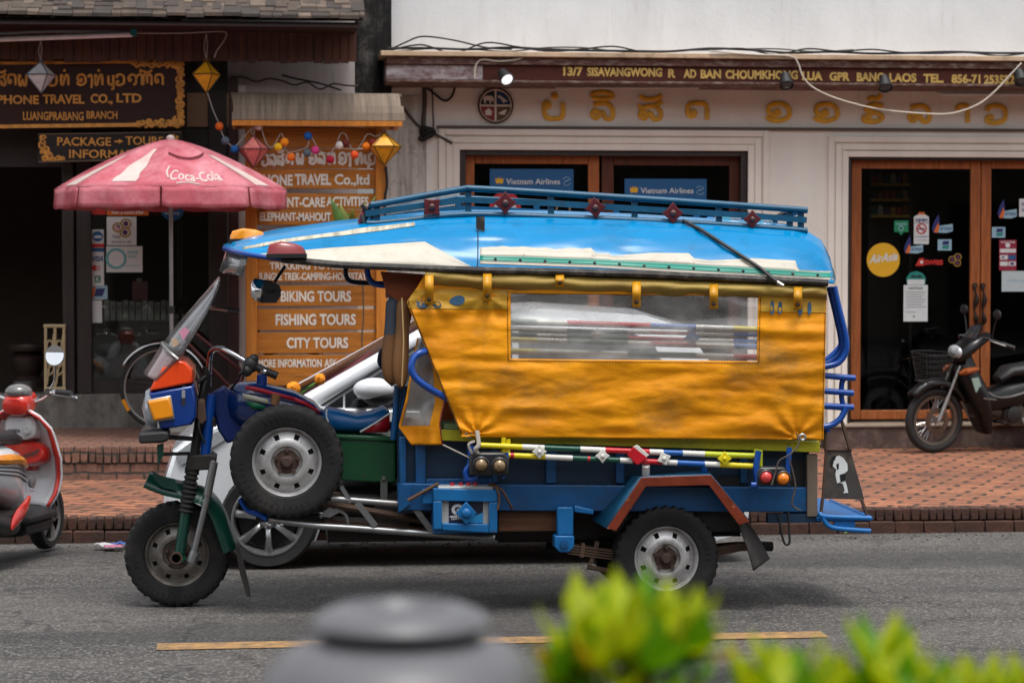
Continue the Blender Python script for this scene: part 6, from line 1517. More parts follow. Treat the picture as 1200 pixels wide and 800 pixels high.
# tank and seat
TK = M('tank_blue', (12, 48, 110), .85, rough=.2, var=.15, coat=.5, dirt=.2, dcol=(24, 30, 60))
def loft_px(rows, Yc, name, mat, par=None, n=16, pw=2.6, **k):
    """body lofted along the vehicle: rows of (x, ytop, ybottom, half width)"""
    g = MB(); rings = []
    for x, yt, yb, hw in rows:
        a, b2 = P(x, yt, Yc - hw * .7), P(x, yb, Yc - hw * .7); rings.append([])
        for i in range(n):
            an = 2 * math.pi * i / n; ca, sa = math.cos(an), math.sin(an); kk = (abs(ca) ** pw + abs(sa) ** pw) ** (-1 / pw)
            rings[-1].append(Vector((a.x, Yc + ca * kk * hw, (a.z + b2.z) / 2 + sa * kk * (a.z - b2.z) / 2)))
    g.loft(rings); return T(name, g, mat, par, ang=60, **k)
tank = loft_px([(264, 462, 476, .04), (270, 454, 492, .09), (280, 448, 502, .12), (300, 447, 505, .14), (320, 452, 505, .145), (345, 458, 505, .14), (368, 470, 505, .11), (382, 484, 505, .06)], YC, 'fuel_tank', TK)
def tank_y(x): return YC - interp([(264, .05), (280, .125), (300, .147), (320, .152), (345, .147), (368, .118), (382, .07)], x)
def stripe(pts, mat, nm):
    g = MB(); g.add([P(a, b2, tank_y(a) - .004) for a, b2 in pts], [list(range(len(pts)))]); T(nm, g, mat, tank, thick=.002)
stripe([(288, 452), (300, 453), (322, 459), (345, 465), (345, 470), (322, 464), (300, 458.5), (287, 456)], col('stripe_red', (190, 30, 50)), 'stripe')
stripe([(345, 465), (360, 471), (374, 481), (376, 486), (360, 476), (345, 470)], col('stripe_red', (190, 30, 50)), 'stripe')
stripe([(283.5, 460.5), (300, 464), (314, 468), (315, 473.5), (300, 470), (286, 467)], col('stripe_cream', (206, 206, 186)), 'stripe')
stripe([(287, 470), (300, 471.5), (312, 476), (308, 480), (295, 478.5)], col('stripe_green', (10, 110, 72)), 'stripe')
g = MB(); g.lathe([(.024, -.04), (.027, -.01), (.027, .02), (.022, .025), (.001, .025)], P(307, 444, YC - .03), (0, 0, 1), 18); T('filler_cap', g, NB, tank)
g = MB(); g.tube([P(322, 474, YC - .17), P(324, 462, YC - .17)], [.02, .024], 12); T('cork', g, M('cork', (150, 108, 66), .8), tank)
SB = M('seat_blue', (10, 92, 154), .85, rough=.4, var=.12, bump=.1, bscale=14); SRd = M('seat_red', (176, 24, 42), .85, rough=.4)
seat = loft_px([(378, 484, 500, .12), (384, 478, 506, .16), (400, 481, 507, .17), (418, 486, 507, .17), (436, 483, 507, .17), (450, 477, 506, .165), (456, 480, 502, .15)], YC - .02, 'seat', SB, pw=4)
def seat_y(x): return YC - .02 - .175
g = MB(); g.add([P(a, b2, seat_y(a) - .003) for a, b2 in ((423, 506), (456.5, 484.5), (457, 502), (454, 506.5))], [(0, 1, 2, 3)]); T('red_corner', g, SRd, seat, thick=.003)
g = MB(); g.tube([P(422, 506, seat_y(0) - .006), P(440, 495.5, seat_y(0) - .006), P(457, 484, seat_y(0) - .006)], .005, 6); g.tube(smooth([P(383, 479, seat_y(0) - .004), P(382.5, 488, seat_y(0) - .006), P(385, 494, seat_y(0) - .006)], 4), .004, 6); T('piping', g, WHT, seat)
g = MB(); Y = YC - .24; g.pprism([(396, 513.5), (464, 517), (464, 566), (400, 563)], Y, YC + .25); g.pprism([(392, 508.5), (465, 511.5), (465, 518), (393, 514.5)], Y - .012, YC + .26); T('seat_box', g, BG, bevel=.008)
g = MB(); g.pprism([(446, 562), (454, 562), (454, 590), (446, 590)], Y - .02, Y - .002); g.ball(P(450, 561, Y - .015), .015, 10); T('strap', g, M('strap_grey', (110, 118, 112), .7, dirt=.5))
# engine mass behind the pipes
g = MB()
g.pbox(384, 570, 640, 632, YC - .12, YC + .3); g.pbox(300, 560, 392, 600, YC - .1, YC + .1)
for (a, b2, c2, d2) in ((300, 578, 500, 590), (380, 596, 520, 606), (300, 604, 700, 626)): g.tube([P(a, b2, YC - .2), P(c2, d2, YC - .2)], .03, 8)
T('engine_frame', g, CHS)
g = MB(); g.tube([P(372, 588, 12.1), P(500, 610, 12.1)], .018, 8); g.tube([P(375, 575, 12.2), P(497, 603, 12.2)], .015, 8); g.tube([P(380, 612, 12.15), P(500, 622, 12.15)], .02, 8); T('rusty_beam', g, RST)
g = MB(); g.ball(P(420, 590, YC - .1), .12, 14, sc=(1.3, .8, .7), jitter=.1); g.lathe([(.001, -.1), (.1, -.1), (.1, .1), (.001, .1)], P(460, 598, YC - .15), (0, 1, 0), 20); T('gearbox', g, IRON)
# grey pipe sidestep
g = MB(); Y = 11.95
g.tube(smooth([P(315, 609, Y), P(340, 612, Y), P(372, 616, Y), P(420, 619, Y), P(500, 625, Y), P(578, 630, Y)], 4), .0165, 12); g.tube([P(576.5, 629.9, Y), P(579.5, 630.2, Y)], .019, 12); g.tube(smooth([P(388, 584, Y), P(440, 588, Y), P(505, 593, Y)], 4), .0165, 12)
g.bar(P(400, 570, Y), P(411, 588, Y), .03, .02); g.bar(P(418, 588, Y), P(440, 616, Y), .03, .03); g.bar(P(484, 592, Y), P(506, 622, Y), .03, .03)
g.tube(smooth([P(375, 606, Y + .02), P(390, 597, Y + .02), P(404, 602, Y + .02), P(408, 613, Y + .02)], 4), .008, 6); g.pprism([(374, 604), (386, 594), (398, 600), (386, 606)], Y + .01, Y + .02)
T('sidestep', g, STEEL)
g = MB(); g.tube(smooth([P(281, 584, 12.0), P(290, 598, 12.0), P(303, 602, 11.98), P(313, 608, 11.96)], 5), [.012] * 8 + [.016] * 8, 8); T('blue_stay', g, TBL)
g = MB(); g.ball(P(316, 615, Y - .01), .011, 8); g.ball(P(330, 615, Y - .01), .011, 8); T('bolt', g, ALU)
# battery in its frame
BY = 11.8
g = MB()
for pts in ([(508, 572), (583, 574), (583, 588), (508, 586.5)], [(508, 587), (518, 587), (518, 620), (508, 620)], [(573, 588.5), (583, 588.5), (583, 624), (573, 624)], [(518.2, 613), (572.8, 614), (572.8, 624), (518.2, 621)]): g.pprism(pts, BY, BY + .03)
g.pbox(508, 618, 583, 624, BY + .03, BY + .24); g.pbox(495, 573, 508, 590, BY + .06, BY + .09); g.pbox(508, 574, 512, 618, BY + .03, BY + .22); g.pbox(579, 574, 583, 618, BY + .03, BY + .22)
bf = T('battery_frame', g, M('frame_bright_blue', (0, 104, 168), .8, chip=.5, rough=.42, var=.15, dirt=.4, dcol=(20, 50, 90)), bevel=.004)
g = MB(); g.pbox(514, 570, 578, 617, BY + .035, BY + .2); bt = T('battery', g, M('battery_white', (206, 208, 204), .8, rough=.4, dirt=.3), bevel=.006)
g = MB(); g.pbox(526, 587, 566, 613, BY + .031, BY + .0345); T('battery_label', g, M('battery_label', (20, 26, 54), rough=.4), bt)
g = MB(); put_text(g, 'GS', 529, 549, 590.5, 602, BY + .029, 0, bold=.07); put_text(g, 'TOKYO', 528.5, 542, 605.5, 609, BY + .0295, 0, shear=.3, bold=.03, x_slope=.1); g.pprism([(527, 604.5), (546, 602), (546, 603.4), (527, 606)], BY + .0295, BY + .0305); T('battery_letters', g, WHT, bt)
g = MB(); g.pprism([(545, 612.5), (552, 606), (566, 600), (566, 612.5)], BY + .0293, BY + .0305); T('battery_stripe', g, col('sky', (40, 150, 210)), bt)
g = MB(); c = P(546.5, 601, BY - .012); d = .052
g.prism([(c.x - d, c.z), (c.x, c.z + d * 1.1), (c.x + d, c.z), (c.x, c.z - d * 1.1)], BY - .016, BY + .004); g.ball((c.x, BY - .018, c.z), .026, 14, sc=(1, .6, 1)); T('diamond_plate', g, M('frame_bright_blue', (6, 98, 178)), bf, bevel=.004)
for x in (530, 540, 549, 557): g = MB(); g.lathe([(.001, .02), (.012, .02), (.013, 0)], P(x, 570, BY + .1), (0, 0, 1), 10); T('terminal_cap', g, col('stripe_red', (190, 30, 50)), bt)
g = MB(); g.tube([P(478, 586, BY + .05), P(514, 566, BY + .05)], .009, 8); g.tube(smooth([P(572, 567, BY + .05), P(582, 572, BY), P(585, 585, BY), P(583, 597, BY)], 5), .006, 6); g.tube(smooth([P(576, 566, BY + .06), P(588, 574, BY + .02), P(596, 588, BY + .04), P(600, 596, BY + .08)], 5), .006, 6); T('battery_lead', g, M('lead_brown', (92, 62, 40), .8), bt)
# ---- load bed: navy side with posts, bright sill beam, wooden beam, hanger
x0, x1 = P(466, 560, YN + .06).x, P(948, 560, YN + .06).x
zt, zs = P(600, 506, YN + .06).z, P(600, 600, YN + .06).z
g = MB(); g.box(x0, x1, YN + .06, YN + .09, zs, zt); g.box(x0, x1, YF - .09, YF - .06, zs, zt); bs = T('bed_side', g, BN)
for xa, xb in ((468, 476), (487, 499), (577, 583), (640, 652), (722, 732), (868, 876)): T('side_post', MB().pbox(xa, 512, xb, 566, YN + .025, YN + .06), BB, bs, bevel=.004)
T('side_rail', MB().pbox(499.2, 561, 576.8, 568, YN + .026, YN + .0605), BB, bs, bevel=.004)
g = MB(); a, b2 = P(466, 566, YN), P(948, 571, YN)
g.loft([[Vector((xx, YN, z_)), Vector((xx, YN + .07, z_)), Vector((xx, YN + .07, z_ - h_)), Vector((xx, YN, z_ - h_))] for xx, z_, h_ in ((a.x, a.z, .135), (b2.x, b2.z, .125))]); g.box(x0, x1, YF - .07, YF, zs, zs + .13); sb_ = T('sill_beam', g, BB, bevel=.006)
g = MB(); g.pprism([(467, 566), (467, 600), (481, 590), (481, 570)], YN - .03, YN + .0); T('front_plate', g, BB)
g = MB(); g.box(x0 + .02, x1, YN + .1, YF - .1, zs + .02, zs + .05); T('bed_floor', g, RST)
g = MB(); g.pbox(584, 598.5, 655, 622, YN + .04, YN + .12); T('wood_beam', MB().pbox(584, 623, 700, 634, YC - .1, YC), CHS); T('wood_beam', g, wood('beam_wood', (98, 66, 46), .8, 'x', dark=.5), bevel=.004)
g = MB(); g.pprism([(653, 594), (672, 594), (672, 627), (653, 627)], YN - .035, YN + .02); g.pprism([(650, 627.5), (673, 627.5), (673, 641), (667, 647), (656, 647), (650, 641)], YN - .05, YN + .05); g.pprism([(673, 592), (696, 597), (696, 603), (673, 600)], YN - .03, YN + .04); hg = T('spring_hanger', g, M('frame_bright_blue', (6, 98, 178)), bevel=.006)
g = MB(); g.lathe([(.001, 0), (.022, 0), (.022, .016), (.001, .018)], P(661, 637, YN - .05), (0, -1, 0), 6); T('bolt', g, BB, hg)
g = MB()
for k in range(4): g.bar(P(664, 638 + k * 3, YN + .06), P(780, 652 + k * 3.4, YN + .06), .06, .008); g.bar(P(780, 652 + k * 3.4, YN + .06), P(884, 634 + k * 2, YN + .06), .06, .008)
g.bar(P(683, 636, YN + .05), P(681, 652, YN + .05), .05, .02); g.bar(P(700, 634, YN + .05), P(692, 660, YN + .05), .03, .02); g.tube([P(688, 664, YN + .05), P(712, 668, YN + .05)], .012, 6)
T('leaf_spring', g, RST)
g = MB(); g.tube([(P(780, 656, 11.93).x, 11.98, .258), (P(780, 656, 11.93).x, 12.84, .258)], .04, 12); g.ball((P(780, 656, 11.93).x, YC, .258), .12, 16); g.tube([(P(780, 656, 11.93).x, YC, .26), P(440, 600, YC)], .03, 10); T('rear_axle', g, CHS)
g = MB(); g.pbox(584, 600, 868, 628, YC - .3, YC - .24); g.pbox(584, 600, 868, 628, YC + .24, YC + .3); g.tube(smooth([P(640, 640, YC + .1), P(740, 650, YC), P(860, 640, YC - .1), P(905, 640, YC - .1)], 4), .025, 8); T('chassis_rail', g, CHS)
# rear mudguard with red lip
FB_ = M('guard_blue', (18, 84, 120), .8, chip=.6, rough=.45, var=.25, dirt=.4, dcol=(40, 60, 60), dscale=4); FR_ = M('guard_red', (126, 46, 16), .7, chip=.9, ccol=(180, 120, 90), rough=.45, var=.3, scale=14, dirt=.35, dcol=(96, 30, 20), dscale=9)
GY = 11.80
out = [(711, 619), (752, 559), (833, 556), (879, 611)]; inn = [(722, 622), (757, 570), (831, 568.5), (866, 615)]
g = MB(); A = XZ(out, GY); B = XZ(inn, GY)
for i in range(3): g.prism([A[i], A[i + 1], B[i + 1], B[i]], GY, GY + .012)
gl = T('mudguard_lip', g, FR_, bevel=.003)
g = MB(); t_ = .006
for i in range(3):
    g.add([(A[i][0], GY + .004, A[i][1]), (A[i + 1][0], GY + .004, A[i + 1][1]), (A[i + 1][0], YN + .07, A[i + 1][1] + .03), (A[i][0], YN + .07, A[i][1] + (.02 if i else .0))], [(0, 1, 2, 3)])
sp_ = [(690, 607), (732, 557)]
g2 = MB(); q = XZ([(693, 608), (738, 558)], YN + .03)
g2.add([(A[0][0], GY + .002, A[0][1]), (A[1][0], GY + .002, A[1][1]), (q[1][0], YN + .03, q[1][1]), (q[0][0], YN + .03, q[0][1])], [(0, 1, 2, 3)])
g2.add([(A[1][0], GY + .002, A[1][1]), (A[2][0], GY + .002, A[2][1]), (A[2][0], YN + .03, A[2][1] + .01), (q[1][0], YN + .03, q[1][1])], [(0, 1, 2, 3)])
g2.add([(A[2][0], GY + .002, A[2][1]), (A[3][0], GY + .002, A[3][1]), (A[3][0], YN + .03, A[3][1] + .01), (A[2][0], YN + .03, A[2][1] + .01)], [(0, 1, 2, 3)])
T('rear_mudguard', g2, FB_, thick=.006, ang=20)
g = MB(); g.pbox(718, 560, 872, 622, YN + .045, YN + .058); T('wheel_well', g, CHS)
g = MB(); g.pprism([(754, 551), (758, 551), (759, 558), (754, 558)], GY + .03, GY + .04); g.pprism([(822, 540), (829, 540), (829, 557), (822, 557)], GY + .05, GY + .06); T('guard_stay', g, col('stay_white', (180, 150, 150)))
g = MB(); pts = smooth([P(873, 612, GY + .05), P(884, 634, GY + .05), P(897, 664, GY + .03)], 5); vs_ = []
for i, p_ in enumerate(pts):
    w_ = lerp(.035, .062, i / (len(pts) - 1)); c2 = .01 * math.sin(i * .8)
    for s_ in (-1, -.4, .4, 1): vs_.append(p_ + Vector((s_ * w_, .02 * s_ + c2 + .08 * (s_ + 1), .03 * s_ * i / len(pts) * .6)))
g.add(vs_, [(i * 4 + k, i * 4 + k + 1, i * 4 + k + 5, i * 4 + k + 4) for i in range(len(pts) - 1) for k in range(3)]); T('mud_flap', g, M('flap_dark', (44, 41, 39), rough=.8, var=.3, dirt=.4, dcol=(84, 74, 62)), thick=.008, label='rear rubber mud flap')
# ---- lime bar, striped rails, ornaments
g = MB(); a, b2 = P(512, 503, YN - .02), P(962, 522, YN - .02)
def barq(xa, ya0, ya1, xb, yb0, yb1, Y, dY): return g.pprism([(xa, ya0), (xb, yb0), (xb, yb1), (xa, ya1)], Y, Y + dY)
barq(514, 503, 516, 961, 517, 530, YN - .03, .07); T('lime_rail', g, YG, bevel=.004)
g = MB(); barq(520, 496, 503, 958, 512, 517, YN - .02, .1); T('bench_edge', g, M('bench_green', (120, 150, 96), .75, rough=.6, dirt=.4, dcol=(60, 70, 50)), bevel=.004)
PC = [M('pipe_yellow', (228, 208, 20), .85, chip=.5, rough=.35, dirt=.2), M('pipe_white', (222, 222, 216), .85, chip=.5, rough=.35, dirt=.2), M('pipe_green', (4, 76, 60), .85, chip=.5, rough=.35), M('pipe_red', (196, 24, 40), .85, chip=.5, rough=.35), M('pipe_blue', (20, 92, 176), .85, chip=.5, rough=.35), M('pipe_lime', (186, 196, 30), .85, chip=.5, rough=.35)]
def striped(g, A, B, Y, r, segs, w=2):
    ax_, ay = A; bx, by_ = B; prev = 0
    for t1, mi in segs:
        p0 = P(lerp(ax_, bx, prev), lerp(ay, by_, prev), Y); p1 = P(lerp(ax_, bx, t1), lerp(ay, by_, t1), Y)
        g.tube([p0, p1], r, 12, mi); prev = t1
RY = 11.82
g = MB(); r_ = .0145
striped(g, (560, 521.5), (884, 534), RY, r_, [(.16, 0), (.24, 1), (.37, 2), (.46, 1), (.62, 3), (.67, 1), (.74, 4), (.82, 1), (1, 5)])
T('striped_rail', g, PC)
g = MB(); striped(g, (592, 533), (884, 546), RY, r_, [(.02, 0), (.035, 3), (.16, 0), (.27, 1), (.33, 2), (.34, 3), (.46, 2), (.51, 1), (.63, 3), (.69, 1), (.8, 4), (.86, 1), (1, 0)])
T('striped_rail', g, PC)
g = MB()
for x, ya, yb, mi in ((590, 512, 533, 0), (595.5, 514, 534, 0), (886, 526, 548, 5), (891, 527, 548, 5)): g.tube([P(x, ya, RY + .01), P(x, yb, RY + .01)], .012, 10, mi)
for x in (620, 700, 790, 870): g.tube([P(x, lerp(524, 534, (x - 560) / 324), RY), P(x, lerp(524, 534, (x - 560) / 324), YN + .07)], .01, 8, 2)
g.tube([P(757, 545, RY), P(757, 556, GY + .05)], .02, 8, 1); g.tube([P(825, 542, RY), P(825, 556, GY + .06)], .018, 8, 4)
T('rail_post', g, PC)
def ornament(x, y, s_, mats, mi, bolt, Y=RY - .02, rot=0, par=None, k=0):
    g = MB(); c = P(x, y, Y); d = s_ * Y / FPX
    star = []
    for i in range(8):
        a = R(i * 45 + rot); rr_ = d if i % 2 == 0 else d * .62; star.append((c.x + math.cos(a) * rr_, c.z + math.sin(a) * rr_))
    g.prism(star, Y - .006, Y + .004, mi); g.ball((c.x, Y - .01, c.z), d * .3, 12, bolt, sc=(1, .7, 1))
    return T('ornament', g, mats, bevel=.003)
ornament(632, 529, 9, PC, 1, 1); ornament(706, 534, 9, PC, 1, 1); ornament(778, 537, 9, PC, 1, 1, rot=20); ornament(849, 537, 9, PC, 0, 0)
g = MB(); g.pprism([(735, 533), (742, 523), (759, 536), (747, 545)], RY - .028, RY - .02, 3); g.pprism([(742, 523), (747, 521), (761, 533), (757, 536)], RY - .027, RY - .018, 1); T('ornament', g, PC, bevel=.003)
# twin lamps before and behind
LBK = M('lamp_black', (40, 40, 44), rough=.4, dirt=.3); LGL = M('lamp_glass_dim', (150, 128, 96), .8, rough=.12, metal=.35, var=.5, scale=40)
def twin(xa, ya, xb, yb, lamps, Y):
    g = MB(); g.pprism([(xa + 4, ya), (xb - 5, ya), (xb, ya + 8), (xb - 1, yb), (xa, yb), (xa, ya + 5)], Y, Y + .07); h = T('lamp_box', g, LBK, bevel=.01)
    for x, y, r_, m_, rimm in lamps:
        c = P(x, y, Y); d = r_ * Y / FPX
        g = MB(); g.lathe([(d, .0), (d, .022), (d * .86, .026), (d * .84, .01)], c, (0, -1, 0), 28); q = T('lamp_bezel', g, rimm, h)
        g = MB(); g.lathe([(d * .86, .012), (d * .6, .03), (d * .3, .037), (.001, .039)], c, (0, -1, 0), 28); T('lens', g, m_, h)
twin(550, 530, 597, 557, ((563.5, 544, 10, LGL, LBK), (585, 545, 10, LGL, LBK)), 11.76)
twin(887, 547, 925, 569, ((897, 558.5, 9.5, M('lens_red', (206, 60, 56), .95, rough=.25, coat=.4), LBK), (917, 560, 9.5, M('lens_amber', (240, 130, 20), .95, rough=.25, coat=.4), LBK)), 11.78)
g = MB(); Y = 11.8
for pts, r_ in (([P(548, 562, Y), P(546, 552, Y), P(551, 543, Y), P(552, 522, Y)], .016), ([P(549, 562, Y), P(556, 560, Y), P(558, 556, Y)], .014), ([P(594, 530, Y), P(594, 548, Y), P(589, 560, Y)], .009), ([P(880, 568, Y), P(888, 566, Y), P(886, 548, Y), P(889, 528, Y)], .016), ([P(922, 568, Y), P(925, 524, Y)], .014)):
    T('lamp_bracket', MB().tube(smooth(pts, 4), r_, 10), TBL)
g = MB(); g.tube(smooth([P(560, 531, 11.76), P(557, 526, 11.75), P(561, 521, 11.75), P(559, 505, 11.78)], 4), .011, 8); g.tube(smooth([P(553, 531, 11.76), P(549, 521, 11.75), P(556, 517, 11.76)], 4), .007, 6); g.tube([P(519, 521, 11.8), P(552, 537, 11.77)], .004, 5); T('tie_rope', g, M('rope_pale', (176, 170, 160), .8, rough=.9))
g = MB(); g.tube(smooth([P(933, 507, 11.8), P(936, 520, 11.78), P(926, 532, 11.76), P(913, 540, 11.75), P(908, 556, 11.75), P(904, 568, 11.74)], 5), .004, 5); g.tube(smooth([P(924, 535, 11.79), P(932, 568, 11.79), P(928, 590, 11.79), P(938, 598, 11.8)], 5), .005, 5); T('cable', g, CBR)
# ---- tailgate strip, rear door panel, step
g = MB(); g.pbox(946, 532, 958, 605, YN - .01, YN + .03); T('corner_strip', g, M('bare_steel', (134, 120, 106), .75, rough=.5, metal=.3, dirt=.6, dcol=(80, 58, 42)), bevel=.003)
g = MB(); g.pbox(924, 540, 946, 604, YN + .05, YN + .08); g.box(P(926, 560, YN).x, P(944, 560, YN).x, YN + .1, YF - .1, P(930, 604, YN).z, P(930, 525, YN).z); T('tail_panel', g, CHS)
g = MB(); DYa = YN + .02
g.pprism([(968, 527), (997, 527), (1013, 585), (964, 584)], DYa, DYa + .006); dp = T('step_panel', g, M('panel_dark', (64, 60, 58), .85, rough=.55, var=.2, dirt=.45, dcol=(110, 92, 74), dscale=7), bevel=.002)
g = MB(); g.tube([P(967, 500, DYa), P(967.5, 525, DYa)], .01, 8); g.bar(P(986, 492, DYa - .01), P(996, 526, DYa - .01), .028, .012); g.bar(P(1009, 584, DYa - .01), P(1016, 603, DYa - .01), .028, .012); g.bar(P(964, 584, DYa), P(962, 602, DYa), .024, .012); g.tube([P(966, 526.5, DYa), P(998, 527, DYa)], .008, 8); g.tube([P(968, 527, DYa), P(964, 585, DYa)], .007, 6); T('panel_frame', g, RST, dp)
g = MB(); yy = DYa - .003
g.pprism([(978, 536), (983, 533.5), (988, 536), (993, 543), (993.5, 551), (989, 555), (990, 562), (992, 567), (994, 577), (988, 577.5), (990, 575), (988, 567), (984, 565), (981, 566), (979, 556), (980, 550), (976, 546)], yy, DYa - .0005, 0)
g.pprism([(973, 541), (975, 535), (980, 533), (979, 538), (976, 541), (976, 547), (974, 547)], yy - .001, DYa - .0004, 1); g.pprism([(984, 556), (991, 554), (990.5, 563), (985, 565)], yy - .0015, DYa - .0003, 1); g.pprism([(980, 544), (983, 542), (983, 549), (981, 550)], yy - .0015, DYa - .0003, 1)
T('decal', g, [WHT, BLK], dp, label='black and white dancer decal')
g = MB(); SYp = YN + .0
g.tube(smooth([P(961, 601, SYp - .04), P(963, 604, SYp - .05), P(975, 605.5, SYp - .05), P(1021, 607, SYp - .05)], 4), .013, 10); g.tube(smooth([P(964, 606, SYp - .05), P(970, 615, SYp - .05), P(982, 619, SYp - .05), P(1020, 622, SYp - .05)], 4), .013, 10)
g.tube([P(1020, 607, SYp - .05), P(1020, 607, SYp - .05) + Vector((0, .85, 0))], .013, 10); g.box(P(956, 600, YN).x, P(1016, 600, YN).x, SYp - .03, YF, P(980, 606, YN).z - .014, P(980, 606, YN).z + .002); g.pbox(978, 611, 1002, 617, SYp - .045, SYp - .02); T('rear_step', g, M('step_blue', (10, 108, 180), .85, rough=.4, dirt=.2, dcol=(30, 60, 100)), bevel=.003)
g = MB(); g.pbox(900, 602, 962, 612, YN, YN + .05); T('rear_beam', g, BN)
g = MB(); pth = smooth([P(912, 600, YN - .02), P(916, 625, YN - .02), P(920, 637, YN - .02), P(925, 636, YN - .02), P(925, 625, YN - .02), P(924, 600, YN - .02)], 5); g.tube(pth, .006, 6); T('hook_wire', g, CB)
# rear grab rails
def gtube(pts, r=.0165, nm='grab_rail'):
    g = MB(); g.tube(smooth(pts, 6), r, 10); return T(nm, g, TBL)
for s_ in (0, 1):
    Y = YN + .03 + s_ * .0
gtube([P(972, 336, YN + .05), P(979, 365, YN + .05), P(985.5, 395, YN + .05), P(985, 410, YN + .05), P(976, 421, YN + .05), P(964, 427, YN + .05)])
gtube([P(977, 336, YN + .0), P(984, 365, YN + .0), P(991, 395, YN + .0), P(991, 412, YN + .0), P(982, 425, YN + .0), P(964, 430, YN + .0)])
gtube([P(978, 336, YF), P(986, 380, YF), P(985, 405, YF), P(966, 424, YF)])
for y, xe, ye in ((439.5, 1002, 443), (457.5, 1000, 460.5), (475, 1000, 477)): gtube([P(960, y, YN + .02), P(xe, ye, YN + .02)], .0155)
gtube([P(990, 443, YN + .04), P(986.5, 449, YN + .04), P(986.5, 468, YN + .04), P(990, 476, YN + .04)], .014)
gtube([P(992, 477, YN + .0), P(985, 490, YN + .0), P(974, 498, YN + .0), P(960, 500, YN + .0)], .016)
gtube([P(970, 500, YN + .01), P(970, 506, YN + .01)], .014)
for y in (440, 458, 476): gtube([P(966, y, YF - .02), P(992, y + 2, YF - .02)], .0155)

# ---- roof: vaulted sheet, peeled white band, teal strip, dark edge
edge = [(262, 291), (276, 295), (292, 298.5), (330, 304), (400, 310.5), (500, 314.5), (560, 316.5), (650, 318), (750, 321), (850, 325), (950, 330), (977, 332)]
shou = [(262, 288), (276, 283), (292, 279), (330, 274), (400, 264.5), (500, 254.5), (560, 251.5), (650, 252.5), (750, 256), (850, 262), (930, 268), (948, 272.5), (962, 282), (971, 298), (977, 322)]
EYv = [(262, YC - .04), (264, YC - .2), (270, YC - .34), (280, YC - .46), (292, YC - .54), (310, YC - .585), (340, YC - .6), (977, YC - .6)]
def roof_pt(x, t, off=0.0):
    """near half of the roof: t=0 eave, t=1 crown shoulder"""
    Ye = interp(EYv, x); Ys = YC - max(.01, (YC - Ye) * .5)
    e = P(x, interp(edge, x), Ye); s_ = P(x, interp(shou, x), Ys)
    a = t * math.pi / 2
    y = Ye + (Ys - Ye) * (.55 * t + .45 * (1 - math.cos(a))); z = e.z + (s_.z - e.z) * (.55 * t + .45 * math.sin(a)); xx = e.x + (s_.x - e.x) * t
    nrm = Vector((0, -math.cos(a), math.sin(a)))
    dent = (.005 * noise.noise((x * .012, t * 2.2, 3.1)) + .0035 * noise.noise((x * .02, t * 8, 8.1)) + .005 * abs(noise.noise((x * .018 + t * 1.5, t * 3.2 - x * .004, 1.1)))) * math.sin(math.pi * min(1, t * 1.1)) ** .6
    dent += .007 * math.exp(-((t - .74 - .05 * noise.noise((x * .006, 2, 2))) / .035) ** 2) * max(0, min(1, .6 + 1.6 * noise.noise((x * .017, 5, 5)))) + .005 * math.exp(-((t - .5 - .08 * noise.noise((x * .009, 7, 2))) / .03) ** 2) * max(0, min(1, .3 + 1.8 * noise.noise((x * .022, 9, 5))))
    return Vector((xx, y, z)) + nrm * (off + dent)
def roof_t(x, y):
    e, s_ = interp(edge, x), interp(shou, x); f = max(0, min(1, (e - y) / (e - s_))); lo, hi = 0.0, 1.0
    for _ in range(18):
        m_ = (lo + hi) / 2
        if .55 * m_ + .45 * math.sin(m_ * math.pi / 2) < f: lo = m_
        else: hi = m_
    return lo
g = MB(); xsn = [262, 264, 267, 271, 276, 283, 292, 302, 316] + list(range(330, 942, 5)) + [944, 950, 956, 962, 967, 972, 977]
rows = []
for x in xsn:
    near = [roof_pt(x, i / 24) for i in range(25)]; s_ = near[-1]
    mid = [Vector((s_.x, lerp(s_.y, 2 * YC - s_.y, k / 6), s_.z + .028 * math.sin(math.pi * k / 6) * min(1, (x - 262) / 60))) for k in range(1, 6)]
    rows.append(near + mid + [Vector((p_.x, 2 * YC - p_.y, p_.z)) for p_ in near[::-1]])
g.loft(rows, closed=False)
rf_ = T('roof', g, RB, thick=.006, ang=70)
def roof_strip(name, top, bot, mat, off=.004, x0=None, x1=None, n=90, par=None):
    g = MB(); x0 = x0 or top[0][0]; x1 = x1 or top[-1][0]; vs_ = []
    for i in range(n + 1):
        x = lerp(x0, x1, i / n); ta, tb = roof_t(x, interp(top, x)), roof_t(x, interp(bot, x))
        for k in range(5): vs_.append(roof_pt(x, lerp(tb, ta, k / 4), off + (.004 if k == 4 else 0)))
    g.add(vs_, [(i * 5 + k, i * 5 + k + 1, i * 5 + k + 6, i * 5 + k + 5) for i in range(n) for k in range(4)]); return T(name, g, mat, par or rf_, thick=.002, ang=60)
roof_strip('white_band', [(300, 298), (365, 293.5), (430, 289), (497, 285), (525, 299), (557, 315)], [(300, 300), (365, 307), (430, 311.5), (497, 314), (525, 315), (557, 316)], RW)
jag = [(562, 291.5)] + [(x, 290.5 + 1.2 * noise.noise((x * .21, 7, 0)) + (x - 562) * .02 + 2.6 * noise.noise((x * .05, 4, 0))) for x in range(570, 690, 4)] + [(692, 292), (697, 298), (712, 298), (716, 301), (760, 297.5), (806, 298), (812, 304), (830, 306), (880, 304), (930, 307), (934, 317), (974, 319)]
roof_strip('white_band', jag, [(562, 300.5), (700, 305), (850, 313), (974, 321)], RW, n=140)
roof_strip('teal_strip', [(562, 300.5), (700, 305), (850, 313), (975, 321)], [(562, 306), (700, 311), (850, 319.5), (975, 326)], RT, off=.007)
